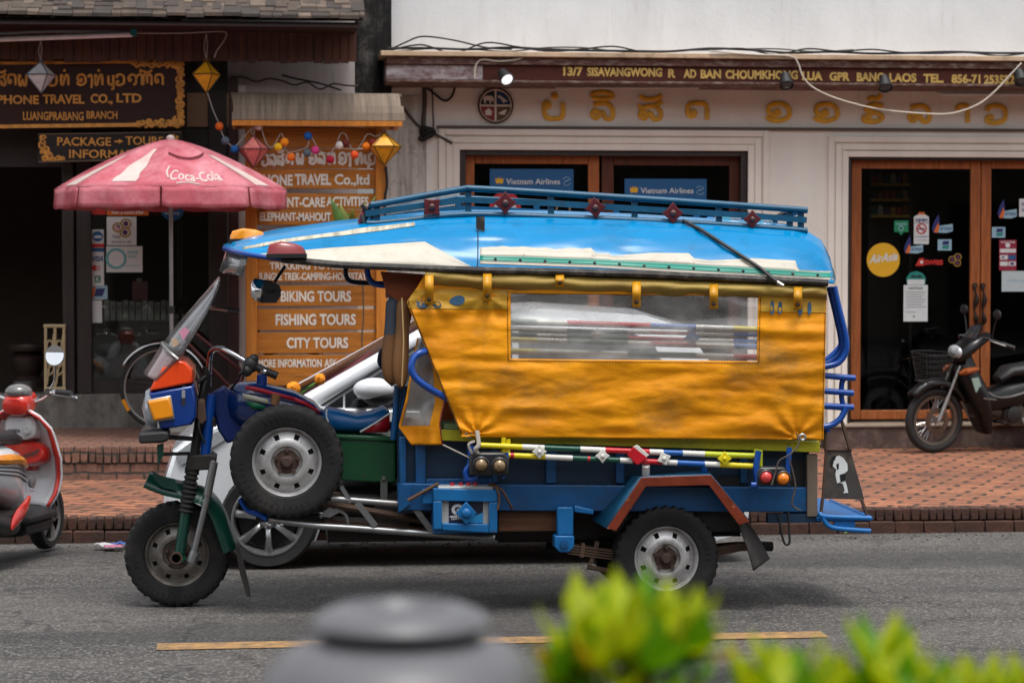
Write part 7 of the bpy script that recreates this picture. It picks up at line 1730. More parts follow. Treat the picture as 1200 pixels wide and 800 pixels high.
roof_strip('cream_strip', [(562, 306), (700, 311), (850, 319.5), (975, 326)], [(562, 309.5), (700, 314), (850, 322), (975, 328.5)], RW, off=.005)
g = MB()
for i in range(14):
    x = 580 + i * 29; g.ball(roof_pt(x, roof_t(x, interp([(562, 304), (700, 309), (850, 317), (975, 324)], x)), .009), .008, 8)
T('rivet', g, RK, rf_)
g = MB(); pts = [roof_pt(x, 0, .004) for x in range(330, 976, 8)]
g.tube(pts, .017, 8); T('eave_edge', g, RK, rf_)
g = MB(); pts = [roof_pt(x, 0, .004) for x in (263, 266, 270, 276, 283, 292, 300, 310, 320, 330, 350, 380, 420, 470, 520, 558)]; g.tube(pts, .012, 8); T('visor_edge', g, TBL, rf_)
roof_strip('patched_tape', [(285, 290.5), (330, 282.5), (390, 275), (440, 269), (486, 262.5)], [(285, 293), (330, 285.5), (390, 279), (440, 273), (486, 267)], M('tape', (196, 190, 170), .85, rough=.6, var=.5, scale=12, stretch=(3, .2, .2), dirt=.5, dcol=(120, 104, 84), dscale=9), off=.005, n=50)
g = MB(); g.pprism([(558, 254), (568, 254), (568, 271), (558, 268)], YC - .46, YC - .455); T('hinge_plate', g, RK, rf_)
g = MB(); g.tube([roof_pt(559.5, i / 10, .004) for i in range(11)], .003, 5); T('seam', g, BN, rf_)
# front marker lamps
def marker(x0, x1, yt, yb, Y, mat, tilt):
    g = MB(); rows = []
    for x, k in ((x0, .35), (x0 + 3, .8), (x0 + (x1 - x0) * .35, 1), (x0 + (x1 - x0) * .7, .85), (x1 - 4, .6), (x1, .2)):
        t_ = (x - x0) / (x1 - x0); b_ = lerp(yb, yb - tilt, t_); h_ = (yb - yt) * k
        rows.append([P(x, b_, Y - .035 * k), P(x, b_ - h_ * .8, Y - .03 * k), P(x, b_ - h_, Y - .01), P(x, b_ - h_, Y + .03), P(x, b_ - h_ * .8, Y + .05), P(x, b_, Y + .055)])
    g.loft(rows); m_ = T('marker_lamp', g, mat, ang=50)
    g = MB(); g.bar(P(x0 - 1, yb + 1, Y + .01), P(x1 + 1, yb - tilt + 1, Y + .01), .11, .02); T('gasket', g, BK, m_)
marker(269.5, 312, 268, 281.5, YC - .2, M('amber_big', (236, 146, 18)), 1.5); marker(313, 358.5, 283, 299, YC - .61, M('lens_maroon', (140, 20, 24), .9, rough=.15, coat=.6), .5)
# clear strip hanging from the visor front
g = MB(); vs_ = []; n = 18
for i in range(n + 1):
    a = lerp(-1, 1, i / n); y = YC + a * .52; x = 262 + 26 * abs(a) ** 2.2 if a < 0 else 262 + 26 * abs(a) ** 2.2
    top = P(263, 293, YC); dx = .11 * abs(a) ** 2.4; zt_ = lerp(P(264, 293, YC).z, P(292, 300, YC - .5).z, abs(a) ** 1.5)
    vs_ += [Vector((top.x + dx + .01, y, zt_)), Vector((top.x + dx - .025, y, zt_ - .105 + .02 * (a < -.6) * abs(a)))]
g.add(vs_, [(2 * i, 2 * i + 2, 2 * i + 3, 2 * i + 1) for i in range(n)]); T('visor_strip', g, ACR, thick=.003)
# rear view mirror
g = MB(); g.loft([[P(x, lerp(343, y0, k), YC - .3 + dy) for x, y0 in ((298, 326), (318, 329), (328, 335), (329.5, 346), (324, 355), (306, 355), (296, 350), (294, 338))] for dy, k in ((-.02, .9), (-.012, 1), (.02, 1), (.035, .8))]); mr = T('mirror', g, M('mirror_black', (42, 42, 46), rough=.35), bevel=0)
g = MB(); g.add([P(a, b2, YC - .325) for a, b2 in ((294.5, 331), (298, 327), (309, 328.5), (307.5, 353), (299, 352), (294, 346))], [list(range(6))]); T('mirror_glass', g, M('mirror_glass', (236, 238, 240)), mr, thick=.002); g = MB(); g.tube([P(311, 340, YC - .32), P(318, 342, YC - .325), P(329, 340, YC - .3)], .008, 6); g.tube([P(322, 330, YC - .3), P(334, 312, YC - .25)], .008, 6); T('mirror_stalk', g, BK, mr)
# ---- roof rack
RNY, RFY = 12.08, 12.72
def rack_rail(pts, Y, r, nm, par, dz=0.0):
    g = MB(); g.tube(smooth([P(a, b2, RNY) + Vector((0, Y - RNY, dz)) for a, b2 in pts], 4), r, 10); return T(nm, g, KB_, par)
top_ = [(434, 240), (441, 239.5), (480, 232.5), (543, 221.5), (552, 221), (620, 224.5), (760, 233.5), (870, 241), (946, 246.5)]
mid_ = [(428, 250.5), (480, 243), (545, 234), (640, 238), (760, 245.5), (870, 252), (945, 258)]
bot_ = [(430, 262), (445, 261.5), (480, 258), (545, 251.5), (640, 254), (760, 259), (870, 265), (946, 270.5)]
rackr = rack_rail(top_, RNY, .0165, 'roof_rack', tk)
rack_rail(top_, RFY, .013, 'rail', rackr, -.03); rack_rail(bot_, RNY, .0165, 'rail', rackr); rack_rail(bot_, RFY, .013, 'rail', rackr, -.03)
for Y, dz in ((RNY - .006, 0), (RFY, -.03)):
    g = MB()
    for (xa, ya), (xb, yb) in zip(mid_, mid_[1:]): g.bar(P(xa, ya, RNY) + Vector((0, Y - RNY, dz)), P(xb, yb, RNY) + Vector((0, Y - RNY, dz)), .008, .03)
    T('rail', g, KB_, rackr)
g = MB()
for x in (442, 549, 646, 744, 843, 926, 939):
    for Y, dz in ((RNY + .012, 0), (RFY, -.03)):
        g.bar(P(x, interp(top_, x), RNY) + Vector((0, Y - RNY, dz)), P(x, interp(bot_, x), RNY) + Vector((0, Y - RNY, dz)), .03, .018, up=(0, 1, 0))
T('post', g, KB_, rackr)
g = MB()
for x, tb in ((436, top_), (436, bot_), (500, bot_), (549, bot_), (646, bot_), (744, bot_), (843, bot_), (943, bot_), (943, top_)):
    a = P(x, interp(tb, x), RNY); g.tube([a, a + Vector((0, RFY - RNY, -.03))], .014, 8)
for k in range(1, 5):
    g.tube([P(x, interp(bot_, x), RNY) + Vector((0, k * (RFY - RNY) / 5, -.006 * k)) for x in (440, 480, 545, 640, 760, 870, 943)], .01, 6)
for x in (470, 520, 600, 690, 790, 890): g.tube([P(x, interp(bot_, x) - 0, RNY), roof_pt(x, 1.0, -.01) + Vector((0, .02, -.01))], .011, 6)
T('cross_bar', g, KB_, rackr)
ORN = M('ornament_maroon', (92, 26, 36), .85, rough=.4, var=.2, dirt=.3, dcol=(48, 20, 24)); OBO = M('ornament_bolt', (96, 70, 70), .8, rough=.35, metal=.4)
for x, y, s_, rot in ((506, 242.5, 13.5, 45), (592, 238, 14, 0), (697.5, 243.5, 13, 8), (788.5, 250, 13.5, 0), (881.5, 257, 11.5, 0)):
    ornament(x, y, s_, [ORN, OBO], 0, 1, Y=RNY - .022, rot=rot)
g = MB(); ctl = [M('strap_black', (34, 34, 38), rough=.7), M('strap_grey', (120, 116, 116)), M('strap_red', (140, 60, 60))]
for k in range(9):
    a = P(424 + k % 4 * 3, 240 + (k * 3) % 14, RNY + .06 * (k % 4)); g.tube(smooth([a, a + Vector((.03 - .02 * (k % 3), .02, -.05)), a + Vector((-.01, .06, -.09)), a + Vector((.02 + .01 * k, .05, -.11))], 5), .010, 6, k % 3)
T('tied_straps', g, ctl, rackr)
g = MB(); rod = [roof_pt(x, min(1, roof_t(x, y) + 0), .02) for x, y in ((800, 263), (820, 274), (845, 289), (870, 304), (890, 316))] + [P(905, 326, 11.76), P(914, 332, 11.74)]; g.tube(rod, .009, 8, 0); g.tube([P(911, 330.5, 11.745), P(918, 335, 11.73)], .010, 8, 1); T('tie_rod', g, [BK, ALU])
PETM = glass_mat('clear_bottle', (.82, .88, .9), .12, .06, .25, (.7, .76, .78))
for i, (x0, x1, y, capc) in enumerate(((833, 868, 258, 'cap_blue'), (872, 905, 261, 'cap_blue'))):
    t = thing('water_bottle', ['clear water bottle with a blue cap lying on the roof rack beside the last post', 'second clear water bottle lying behind the last maroon ornament of the roof rack'][i], 'bottle', P((x0 + x1) / 2, y, 12.4))
    a, b2 = P(x0, y, 12.4), P(x1, y, 12.4); ln = (b2 - a).length
    g = MB(); g.lathe([(.014, 0), (.014, .02), (.034, .05), (.036, .06), (.033, ln * .5), (.036, ln * .6), (.036, ln - .01), (.02, ln), (.001, ln)], a, b2 - a, 18); g.build('bottle', PETM, t)
    g = MB(); g.lathe([(.001, -.02), (.017, -.02), (.017, .012), (.001, .012)], a, b2 - a, 14); g.build('cap', M('cap_blue', (20, 120, 190), .9), t)
    g = MB(); g.lathe([(.0365, ln * .35), (.0365, ln * .62)], a, b2 - a, 18); g.build('wrapper', M('wrap_teal', (60, 150, 170), .8), t)
g = MB(); g.tube(smooth([P(905, 258, 12.3), P(918, 250, 12.3), P(930, 247, 12.3), P(942, 249, 12.35)], 5), [.012] * 15 + [.006], 8); T('black_strap', g, BK, rackr)
# ---- tarpaulin curtain with window
def tarp_mat(name, rgb, k=.9, rough=.6):
    m = bpy.data.materials.new(name); m.use_nodes = True; n, l, b = nodes_of(m); tc = n.new('ShaderNodeTexCoord')
    def nz(s, d, st):
        mp = n.new('ShaderNodeMapping'); mp.inputs['Scale'].default_value = st; l.new(tc.outputs['Object'], mp.inputs[0]); q = n.new('ShaderNodeTexNoise'); q.inputs['Scale'].default_value = s; q.inputs['Detail'].default_value = d; q.inputs['Roughness'].default_value = .6; l.new(mp.outputs[0], q.inputs['Vector']); return q.outputs[0]
    c = lin(*rgb, k); mx = n.new('ShaderNodeMix'); mx.data_type = 'RGBA'; mx.inputs[6].default_value = (c[0] * .72, c[1] * .62, c[2] * .6, 1); mx.inputs[7].default_value = (min(c[0] * 1.08, .9), min(c[1] * 1.1, .9), c[2] * 1.1, 1)
    rm = n.new('ShaderNodeMapRange'); rm.inputs[1].default_value = .3; rm.inputs[2].default_value = .62; l.new(nz(3.2, 8, (.6, 1, 1.6)), rm.inputs[0]); l.new(rm.outputs[0], mx.inputs[0])
    m2 = n.new('ShaderNodeMix'); m2.data_type = 'RGBA'; m2.inputs[7].default_value = (.16, .10, .035, 1); r2 = n.new('ShaderNodeMapRange'); r2.inputs[1].default_value = .53; r2.inputs[2].default_value = .72; r2.inputs[4].default_value = .75; l.new(nz(2.3, 10, (1, 1, 1.3)), r2.inputs[0]); l.new(r2.outputs[0], m2.inputs[0]); l.new(mx.outputs[2], m2.inputs[6])
    l.new(m2.outputs[2], b.inputs['Base Color']); b.inputs['Roughness'].default_value = rough; b.inputs['Specular IOR Level'].default_value = .3
    bp = n.new('ShaderNodeBump'); bp.inputs['Strength'].default_value = .4; bp.inputs['Distance'].default_value = .012; l.new(nz(11, 9, (.8, 1, 1.9)), bp.inputs['Height']); l.new(bp.outputs[0], b.inputs['Normal']); return m
TARP = tarp_mat('tarpaulin', (240, 157, 0), .93); TKH = tarp_mat('tarpaulin_faded', (176, 148, 74), .85, .55); CPY = M('strap_yellow', (216, 152, 16), .9, rough=.45, var=.2, dirt=.3, dcol=(96, 60, 20))
TY = 11.83
lefts = [(317, 500), (336, 489), (354, 476.5), (430, 508), (509, 540.5)]
def txy(u, v):
    """u 0..1 across (window .2..(.2+.55)), v 0 top .. 1 bottom in the photograph"""
    yv = interp([(0, 317), (.13, 342.5), (.52, 419), (1, 511)], v)
    xl = interp(lefts, yv); xr = interp([(322, 969), (514, 965)], yv)
    wl, wr = 598.5, interp([(340, 888.5), (424, 886.5)], yv)
    x = lerp(xl, wl, u / .22) if u < .22 else lerp(wl, wr, (u - .22) / .56) if u < .78 else lerp(wr, xr, (u - .78) / .22)
    t_ = (x - 480) / 490
    yo = interp([(0, 0), (.13, 4 if True else 0), (.52, 5), (1, 3)], v)
    if v == 0: yo = 0
    return x, yv + lerp(0, 14, t_) * (1 - min(1, v / .13)) + t_ * interp([(0, 0), (.13, 5), (.52, 5), (1, 4)], v)
def tdisp(x, y, v):
    h = noise.noise((x * .010, y * .05, 1.3)) * .016 + noise.noise((x * .018, y * .08, 7.7)) * .009 + abs(noise.noise((x * .03 + y * .03, y * .07 - x * .01, 2.2))) * .007 + abs(noise.noise((x * .09, y * .16, 4.2))) * .002
    h += .004 * math.sin(y * .28 + 2.4 * noise.noise((x * .012, y * .01, 5))) * (.5 + .5 * noise.noise((x * .008, y * .02, 9)))
    for fx, fy in ((558, 508), (934, 512), (500, 345), (571, 345)):                   # pulls towards the tie points
        d = math.hypot(x - fx, y - fy); a = math.atan2(y - fy, x - fx); h += .010 * math.exp(-d / 45) * math.cos(a * 9)
    return h * (1 if v > .13 else .6)
def tfn(u, v):
    x, y = txy(u, v); h = tdisp(x, y, v); edge_ = min(1, max(0, v) * 6)
    return P(x, y, TY - h * edge_ - .025 * math.sin(math.pi * v) - (.0 if v > .1 else 0))
g = MB()
def unlin(u): return u
NU, NV = 150, 100
g.grid(lambda u, v: tfn(u, v), NU, NV, 0, skip=lambda u, v: .22 < u < .78 and .13 < v < .52)
cur = T('curtain', g, TARP, thick=.003, ang=80)
g = MB(); g.grid(lambda u, v: tfn(.214 + u * .572, .124 + v * .402) + Vector((0, .007 - .004 * noise.noise((u * 7, v * 5, 3)), 0)), 50, 24); T('clear_window', g, glass_mat('clear_plastic', (.98, .98, .96), .09, .10, .30, (.88, .87, .84)), cur)
g = MB()
def seam(u0, v0, u1, v1, n):
    for i in range(n):
        a = tfn(lerp(u0, u1, (i + .2) / n), lerp(v0, v1, (i + .2) / n)); b2 = tfn(lerp(u0, u1, (i + .75) / n), lerp(v0, v1, (i + .75) / n)); a.y -= .004; b2.y -= .004; g.tube([a, b2], .0022, 4)
seam(.213, .12, .213, .53, 26); seam(.787, .12, .787, .53, 26); seam(.213, .53, .787, .53, 90); seam(.996, .1, .996, .99, 50)
for i in range(60):
    a = tfn(.003, lerp(.18, .99, i / 60)); b2 = tfn(.003, lerp(.18, .99, (i + .6) / 60)); a.y -= .005; b2.y -= .005; g.tube([a, b2], .0035, 4)
T('stitching', g, M('thread', (70, 40, 20)), cur)
# rolled faded flap along the top
g = MB()
def flap(u, v):
    x = lerp(498, 969, u); yt = lerp(315, 335, u); yb = interp([(498, 333), (560, 341), (600, 341), (750, 346), (890, 349), (969, 352)], x) + 1.6 * noise.noise((x * .03, 1, 1))
    return P(x, lerp(yt, yb, v), 11.845 - .018 - .045 * math.sin(math.pi * min(1, v * 1.05)) - .014 * noise.noise((x * .035, v * 2.5 + x * .01, 4)))
g.grid(flap, 110, 10); T('curtain_roll', g, TKH, cur, thick=.003, ang=80)
TDL = tarp_mat('tarpaulin_dull', (200, 154, 44), .85, .55)
for ua, ub in ((0, .212), (.79, .998)): T('faded_band', MB().grid(lambda u, v: tfn(lerp(ua, ub, u), .11 + .115 * v) + Vector((0, -.006, 0)), 30, 6), TDL, cur, ang=80)
SMU = M('ink_smudge', (40, 84, 116), .9, rough=.5, var=.3, scale=30)
g = MB()
for u, v, a, b2 in ((.03, .2, .022, .025), (.062, .2, .018, .02), (.105, .175, .03, .03), (.22, .17, .0, .0), (.825, .2, .012, .045), (.85, .2, .014, .04), (.915, .205, .014, .04), (.945, .2, .012, .04)):
    if a == 0: continue
    vs_ = [tfn(u + a * .55 * math.cos(R(i * 30)) * (1 + .3 * noise.noise((i, u * 50, 1))), v + b2 * math.sin(R(i * 30))) + Vector((0, -.009, 0)) for i in range(12)]
    T('ink_smudge', MB().add(vs_, [list(range(12))]), SMU, cur)
for x, ya, yb in ((503, 320, 357), (571, 320, 353), (656, 322, 337), (746, 330, 360), (836.5, 333, 362), (935, 336, 363)):
    g = MB(); w_ = .021; n = 10; vs_ = []
    for i in range(n + 1):
        t_ = i / n; y = lerp(ya, yb, t_); p_ = P(x, y, 11.8 - .05 * math.sin(math.pi * min(1, t_ * 1.15)) - .008)
        vs_ += [p_ - Vector((w_, 0, 0)), p_ + Vector((w_, 0, 0))]
    g.add(vs_, [(2 * i, 2 * i + 1, 2 * i + 3, 2 * i + 2) for i in range(n)]); sp2 = T('roll_strap', g, CPY, cur, thick=.003)
    g = MB(); g.lathe([(.001, .01), (.009, .008), (.012, 0), (.012, -.004)], P(x, yb - 6, 11.75), (0, -1, 0), 10); T('buckle', g, M('snap_dark', (64, 50, 36), rough=.4, metal=.5), sp2)
g = MB(); g.lathe([(.008, 0), (.014, .004), (.02, 0)], tfn(.035, .985) + Vector((0, -.006, 0)), (0, -1, 0), 14); g.lathe([(.008, 0), (.014, .004), (.02, 0)], tfn(.93, .985) + Vector((0, -.006, 0)), (0, -1, 0), 14); T('eyelet', g, ALU, cur)
# ---- inside: bulkhead, cushion, posts, far rails, benches
g = MB(); g.pprism([(446, 318), (505, 322), (486, 352), (478, 392), (468, 392), (462, 352), (452, 340)], YN + .03, YN + .05); g.pprism([(446, 318), (505, 322), (505, 350), (462, 350), (452, 340)], YF - .05, YF - .03); g.pbox(462, 330, 476, 352, YN + .06, YF - .06); T('bulkhead', g, OW, bevel=.004)
g = MB(); g.pbox(496, 322, 960, 345, YF - .04, YF - .02); T('inner_header', g, OW)
CUS = [M('cushion_grey', (70, 78, 92), rough=.6, var=.2), M('cushion_brown', (134, 92, 52), .85, rough=.5, var=.25, dirt=.3, dcol=(70, 44, 26))]
def roll(xa, xb, y0, y1, Y, ym, nm):
    g = MB(); rows = []; w = (xb - xa) / 2
    for i in range(15):
        t_ = i / 14; y = lerp(y0, y1, t_); k = min(1, (1 - abs(2 * t_ - 1) ** 6)) ** .5 * (1 - .18 * math.sin(math.pi * t_ * 2 + .4) * .6); cx = (xa + xb) / 2 + 1.2 * math.sin(t_ * 6)
        rows.append([P(cx, y, Y) + Vector((math.cos(a) * w * k * Y / FPX, math.sin(a) * w * .8 * k * Y / FPX, 0)) for a in [2 * math.pi * j / 16 for j in range(16)]])
    g.loft(rows); o = T(nm, g, CUS, ang=70)
    for p_ in o.data.polygons: p_.material_index = 0 if p_.center.z + 0 > ym else 1
    return o
roll(449, 470, 346, 453, YN + .04, P(460, 392, YN).z, 'cushion'); roll(462, 479, 348, 457, YN - .02, 9, 'cushion')
g = MB(); g.tube([P(471, 349, YN - .09), P(473, 400, YN - .1), P(471, 452, YN - .09)], .004, 6); T('cushion_piping', g, M('piping_tan', (180, 150, 100)))
def bt(pts, r=.0145, m=TBL, nm='cab_rail'): g = MB(); g.tube(smooth(pts, 6), r, 10); return T(nm, g, m)
bt([P(405, 314, YF), P(406, 324, YF), P(413, 330, YF), P(440, 332, YF), P(470, 332, YF)], .013, M('tube_navy', (14, 30, 60), rough=.4)); bt([P(430, 313, YN + .1), P(432, 325, YN + .1), P(440, 333, YN + .1), P(460, 334.5, YN + .1), P(494, 334, YN + .05)])
bt([P(507, 411, 11.88), P(496, 412, 11.8), P(486, 418, 11.78), P(482, 430, 11.77), P(486, 441, 11.77), P(500, 453, 11.78), P(524, 467, 11.84)], .0175); bt([P(456, 405, YF - .1), P(447, 412, YF - .1), P(445, 424, YF - .1), P(449, 432, YF - .1)], .013, M('tube_navy', (14, 30, 60)))
for xa, ya, xb, yb, Y in ((466, 452, 461, 515, YN + .1), (474, 452, 468, 515, YN + .12), (470, 392, 470, 520, YF - .05), (955, 336, 952, 520, YN + .1), (955, 336, 952, 520, YF - .06)): bt([P(xa, ya, Y), P(xb, yb, Y)], .016, BB, 'roof_post')
g = MB()
for k, (ya, yb) in enumerate(((377, 388), (386, 394), (392, 402), (398, 408), (412, 420))):
    striped(g, (505, ya - 3), (948, yb), 13.14, .017 if k in (0, 4) else .011 if k != 3 else .016, [(.12, [1, 4, 1, 0, 4][k]), (.28, [2, 1, 2, 0, 0][k]), (.36, 1), (.52, [3, 2, 2, 2, 1][k]), (.58, [3, 1, 3, 1, 2][k]), (.7, [4, 3, 3, 3, 2][k]), (.8, 1), (.93, [0, 4, 4, 4, 3][k]), (1, 1)])
T('far_rail', g, PC)
g = MB(); g.grid(lambda u, v: P(lerp(500, 962, u), lerp(426, 518, v), YF) + Vector((0, .012 * noise.noise((u * 9, v * 5, 7)), 0)), 40, 10); T('far_curtain', g, TARP, thick=.003)
g = MB(); [g.tube([P(x, 372, 13.16), P(x, 440, 13.16)], .012, 8, 4) for x in (506, 947)]; T('rail_post', g, PC)
ornament(700, 392, 9, PC, 1, 1, Y=13.11); ornament(811, 396, 10, PC, 4, 4, Y=13.11)
g = MB(); g.box(P(510, 500, YN).x, P(955, 500, YN).x, YN + .04, YN + .3, P(600, 503, YN).z - .03, P(600, 500, YN).z + .03); g.box(P(510, 500, YN).x, P(955, 500, YN).x, YF - .32, YF - .1, P(600, 503, YN).z - .03, P(600, 500, YN).z + .03); T('bench', g, M('bench_pad', (110, 130, 92), .7, rough=.6, dirt=.4), bevel=.012)
g = MB(); g.box(P(506, 500, YN).x, P(510, 500, YN).x, YN + .1, YF - .1, P(600, 540, YN).z, P(600, 440, YN).z); T('front_board', g, BN)
g = MB(); g.pprism([(507, 468), (524, 470), (536, 500), (512, 498)], YN + .09, YN + .12); T('orange_board', g, OW)
# loose front flap of plastic and tarp
FLP = [(488, 395), (510, 403), (519, 432), (521, 465), (515, 500), (517, 521), (500, 524), (480, 515), (467, 498), (474, 465), (483, 430)]
def fl(u, v, off=0):
    y = lerp(396, 521, v); xl = interp([(396, 489), (430, 482), (470, 475), (500, 467), (521, 482)], y); xr = interp([(396, 505), (430, 515), (470, 521), (495, 515), (521, 518)], y); x = lerp(xl, xr, u)
    return P(x, y, YN - .03 - .03 * math.sin(u * 5 + v * 4) - .012 * noise.noise((x * .09, y * .05, 2)) - off)
g = MB(); g.grid(lambda u, v: fl(u, v), 24, 50, 0, skip=lambda u, v: .08 < u < .74 and v < .72 + .1 * u); ff = T('front_flap', g, TARP, thick=.003, ang=80)
g = MB(); g.grid(lambda u, v: fl(.06 + u * .7, v * .82, .003), 20, 30); T('flap_window', g, glass_mat('crumpled_plastic', (.7, .7, .68), .2, .2, .6, (.52, .5, .47)), ff)
g = MB(); g.tube([fl(1, i / 20) for i in range(21)], .004, 5); T('flap_hem', g, M('hem_red', (140, 60, 50)), ff)

# ================================================================ CAFE TERRACE SIDE: parapet planter, jar, shrubs
prp = thing('planter', 'low rendered planter wall on the near side of the street', 'planter', (.3, 2.0, 0))
g = MB(); g.box(-2.2, 3.2, 1.45, 1.55, 0, .82); g.box(-2.2, 3.2, 2.6, 2.7, 0, .82); g.box(-2.2, -2.1, 1.55, 2.6, 0, .82); g.box(3.1, 3.2, 1.55, 2.6, 0, .82); g.build('wall', plaster('planter_plaster', (170, 164, 156), .6), prp, bevel=.01)
g = MB(); g.box(-2.1, 3.1, 1.55, 2.6, 0, .74); g.build('soil', M('soil', (70, 54, 42), .8, rough=.95, bump=.6, bscale=30), prp)
JY = 1.95; jc = P(470, 711, JY); jz = jc.z; s_ = JY / FPX
jar = thing('garden_jar', 'big blue-grey glazed jar with a flat dimpled lid standing in the planter', 'jar', (jc.x, JY, .74))
JM = M('jar_glaze', (104, 104, 108), .8, rough=.42, var=.18, scale=5, spec=.5, dirt=.2, dcol=(70, 70, 80))
def jl(pts): k = JY / 2.55; return [(r_ * k, h * k) for r_, h in pts]
g = MB(); g.lathe(jl([(.001, -.004), (.012, -.003), (.016, -.014), (.03, -.03), (.044, -.008), (.054, .002), (.07, .001), (.088, -.006), (.095, -.016), (.094, -.022), (.075, -.027), (.001, -.027)]), (jc.x, JY, jz), (0, 0, 1), 48); g.build('lid', JM, jar)
g = MB(); g.lathe(jl([(.001, -.028), (.076, -.028), (.084, -.034), (.114, -.042), (.136, -.058), (.150, -.085), (.168, -.14), (.19, -.25), (.2, -.36), (.19, -.55)]) + [(.11, .745 - jz), (.001, .745 - jz)], (jc.x, JY, jz), (0, 0, 1), 48); g.build('body', JM, jar)
def leafmat(name, rgb, k=.9):
    m = bpy.data.materials.new(name); m.use_nodes = True; n, l, b = nodes_of(m); c = lin(*rgb, k)
    tc = n.new('ShaderNodeTexCoord'); nz = n.new('ShaderNodeTexNoise'); nz.inputs['Scale'].default_value = 22; l.new(tc.outputs['Object'], nz.inputs['Vector']); mx = n.new('ShaderNodeMix'); mx.data_type = 'RGBA'; mx.inputs[6].default_value = tuple(q * .65 for q in c[:3]) + (1,); mx.inputs[7].default_value = tuple(min(q * 1.2, .9) for q in c[:3]) + (1,); l.new(nz.outputs[0], mx.inputs[0])
    l.new(mx.outputs[2], b.inputs['Base Color']); b.inputs['Roughness'].default_value = .45
    tr = n.new('ShaderNodeBsdfTranslucent'); l.new(mx.outputs[2], tr.inputs[0]); ms = n.new('ShaderNodeMixShader'); ms.inputs[0].default_value = .45; o = n['Material Output']; l.new(b.outputs[0], ms.inputs[1]); l.new(tr.outputs[0], ms.inputs[2]); l.new(ms.outputs[0], o.inputs[0]); return m
LM = [leafmat('shrub_lime', (190, 204, 8)), leafmat('shrub_green', (112, 168, 14)), leafmat('shrub_gold', (214, 160, 12)), leafmat('shrub_deep', (50, 96, 26))]
def shrub(spots, base, label, seed):
    rnd = random.Random(seed); t = thing('shrub', label, 'shrub', (base.x, base.y, .74)); gl_, gs_ = MB(), MB()
    for (x, y, Y) in spots:
        tip = P(x, y, Y); b0 = Vector((base.x + (tip.x - base.x) * .35 + rnd.uniform(-.03, .03), base.y + (Y - base.y) * .4, .74)); md = b0.lerp(tip, .6) + Vector((rnd.uniform(-.02, .02), 0, 0)); path = smooth([b0, md, tip], 8); gs_.tube(path, [lerp(.007, .003, i / (len(path) - 1)) for i in range(len(path))], 6)
        for i in range(2, len(path)):
            for k in range(3):
                if rnd.random() < .25: continue
                p_ = path[i]; a = rnd.uniform(0, 2 * math.pi); el = rnd.uniform(.1, 1.1); ln = rnd.uniform(.045, .08) * (1 if i < len(path) - 2 else .85)
                d = Vector((math.cos(a) * math.cos(el), math.sin(a) * math.cos(el), math.sin(el))); blade(gl_, p_, p_ + d * ln, ln * .42, -.006, rnd.choices((0, 1, 2, 3), (8, 5, .6, 2))[0], nseg=5)
        for k in range(7):
            a = k * 2.4; d = Vector((math.cos(a) * .55, math.sin(a) * .55, .9)).normalized(); ln = rnd.uniform(.045, .07); blade(gl_, tip, tip + d * ln, ln * .42, -.006, rnd.choices((0, 1, 2), (8, 3, .4))[0], nseg=5)
    gs_.build('stem', M('shrub_stem', (92, 84, 40), .7), t); gl_.build('foliage', LM, t)
sp = [(692, 752, 2.05), (738, 738, 2.0), (768, 748, 2.05), (800, 762, 2.05), (676, 785, 2.0), (730, 780, 1.95), (782, 785, 2.05), (660, 810, 2.0), (705, 790, 1.95), (760, 790, 1.95), (812, 778, 2.05)]
shrub(sp, P(735, 900, 2.05), 'lime green shrub with gold-tinged leaves growing right beside the grey jar', 3)
shrub([(890, 822, 2.05), (918, 812, 2.05), (950, 822, 2.0), (930, 840, 1.95)], P(915, 900, 2.05), 'low green shrub in the planter between the two taller ones', 5)
sp = [(1005, 830, 2.05), (1032, 798, 2.05), (1050, 823, 2.0), (1075, 843, 1.95), (1095, 833, 2.05), (1125, 843, 2.0), (1150, 840, 2.05), (1185, 848, 2.05), (1210, 843, 2.05)]
shrub(sp, P(1090, 900, 2.05), 'spreading shrub with upright pointed tips at the far end of the planter', 9)
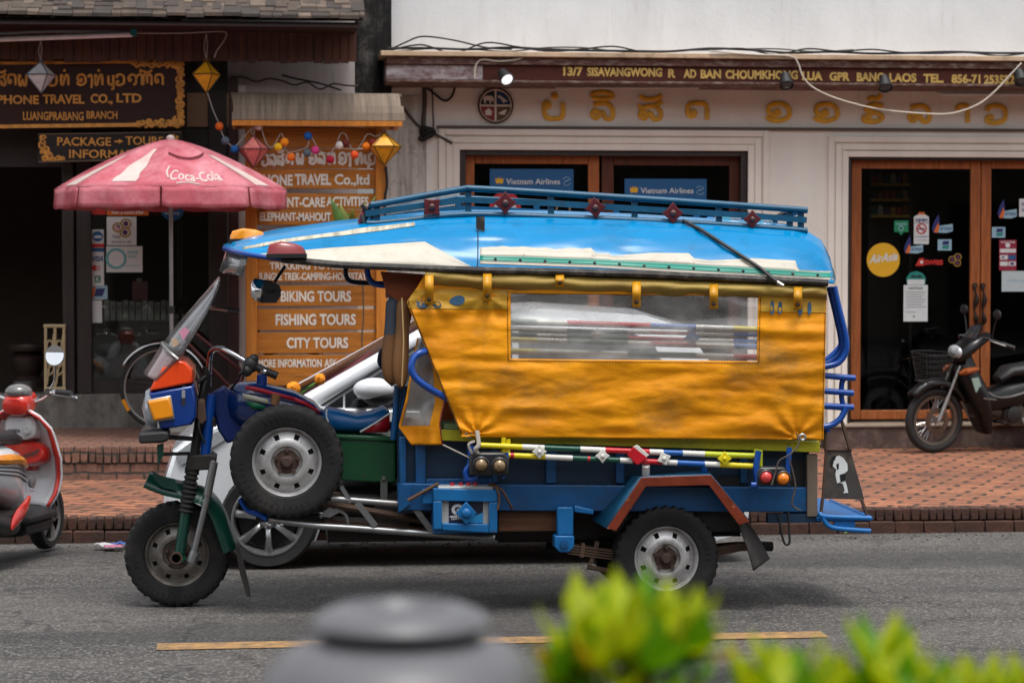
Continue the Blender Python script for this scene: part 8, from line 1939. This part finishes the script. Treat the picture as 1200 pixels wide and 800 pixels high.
# ---- litter along the kerb
LIT = [M('litter_white', (206, 204, 206), .8), M('litter_blue', (60, 96, 170), .8), M('litter_pink', (190, 120, 150), .8)]
for i, (x, y, mi) in enumerate(((122, 641, 0), (133, 643, 2), (141, 640, 1))):
    g = MB(); c = PZ(x, y, -.05)
    g.grid(lambda u, v: c + Vector(((u - .5) * .12, (v - .5) * .1, .02 + .02 * noise.noise((u * 3 + i, v * 3, i)))), 6, 5)
    tag(g.build('litter', LIT[mi], loc=c, thick=.001), ['crumpled white wrapper lying in the gutter', 'pinkish scrap of paper lying in the gutter', 'blue plastic scrap lying in the gutter by the front tyre'][i], 'litter')
LG = M('green_scrap', (130, 170, 60), .7)
for i, (x, y) in enumerate(((988, 627), (1000, 630))):
    g = MB(); c = PZ(x, y, -.06); blade(g, c + Vector((-.06, 0, .03)), c + Vector((.06, .02, .035)), .05, .01)
    tag(g.build('fallen_leaf', LG, loc=c, thick=.001), ['green leaf lying in the gutter under the rear step', 'smaller green leaf lying beside it in the gutter'][i], 'leaf')
rnd = random.Random(4); g = MB()
for i in range(260):
    x = rnd.uniform(60, 1190); c = PZ(x, lerp(641, 626, x / 1200) + abs(rnd.gauss(0, 4)), -.075 + .0); c.z = -.0035 * (c.y - 11) ** 2 + .004; g.ball(c, rnd.uniform(.004, .012), 6, sc=(1, 1, .5))
o = g.build('gravel', M('grit', (120, 108, 94), .7, rough=.9)); o['kind'] = 'stuff'; o['label'] = 'loose grit along the foot of the kerb'

# ================================================================ unseen building added across the street to block sky reflections in the glass
op = thing('shophouse', 'plain unseen shophouse added across the street to block sky reflections in the glass', 'building', (0, -7, 0))
g = MB(); g.box(-30, 30, -9.4, -9.0, 0, 6.5); g.build('wall', plaster('far_plaster', (150, 140, 128), .5), op)
g = MB(); g.add([(-30, -6.2, 5.4), (30, -6.2, 5.4), (30, -12, 9.2), (-30, -12, 9.2)], [(0, 1, 2, 3)]); g.build('roof', M('far_tiles', (120, 80, 62), .7), op, thick=.1)
for x in range(-27, 28, 6):
    g = MB(); g.box(x, x + 3.4, -8.99, -8.93, 0.1, 2.9); g.build('door', M('far_door', (50, 38, 30), .8), op)
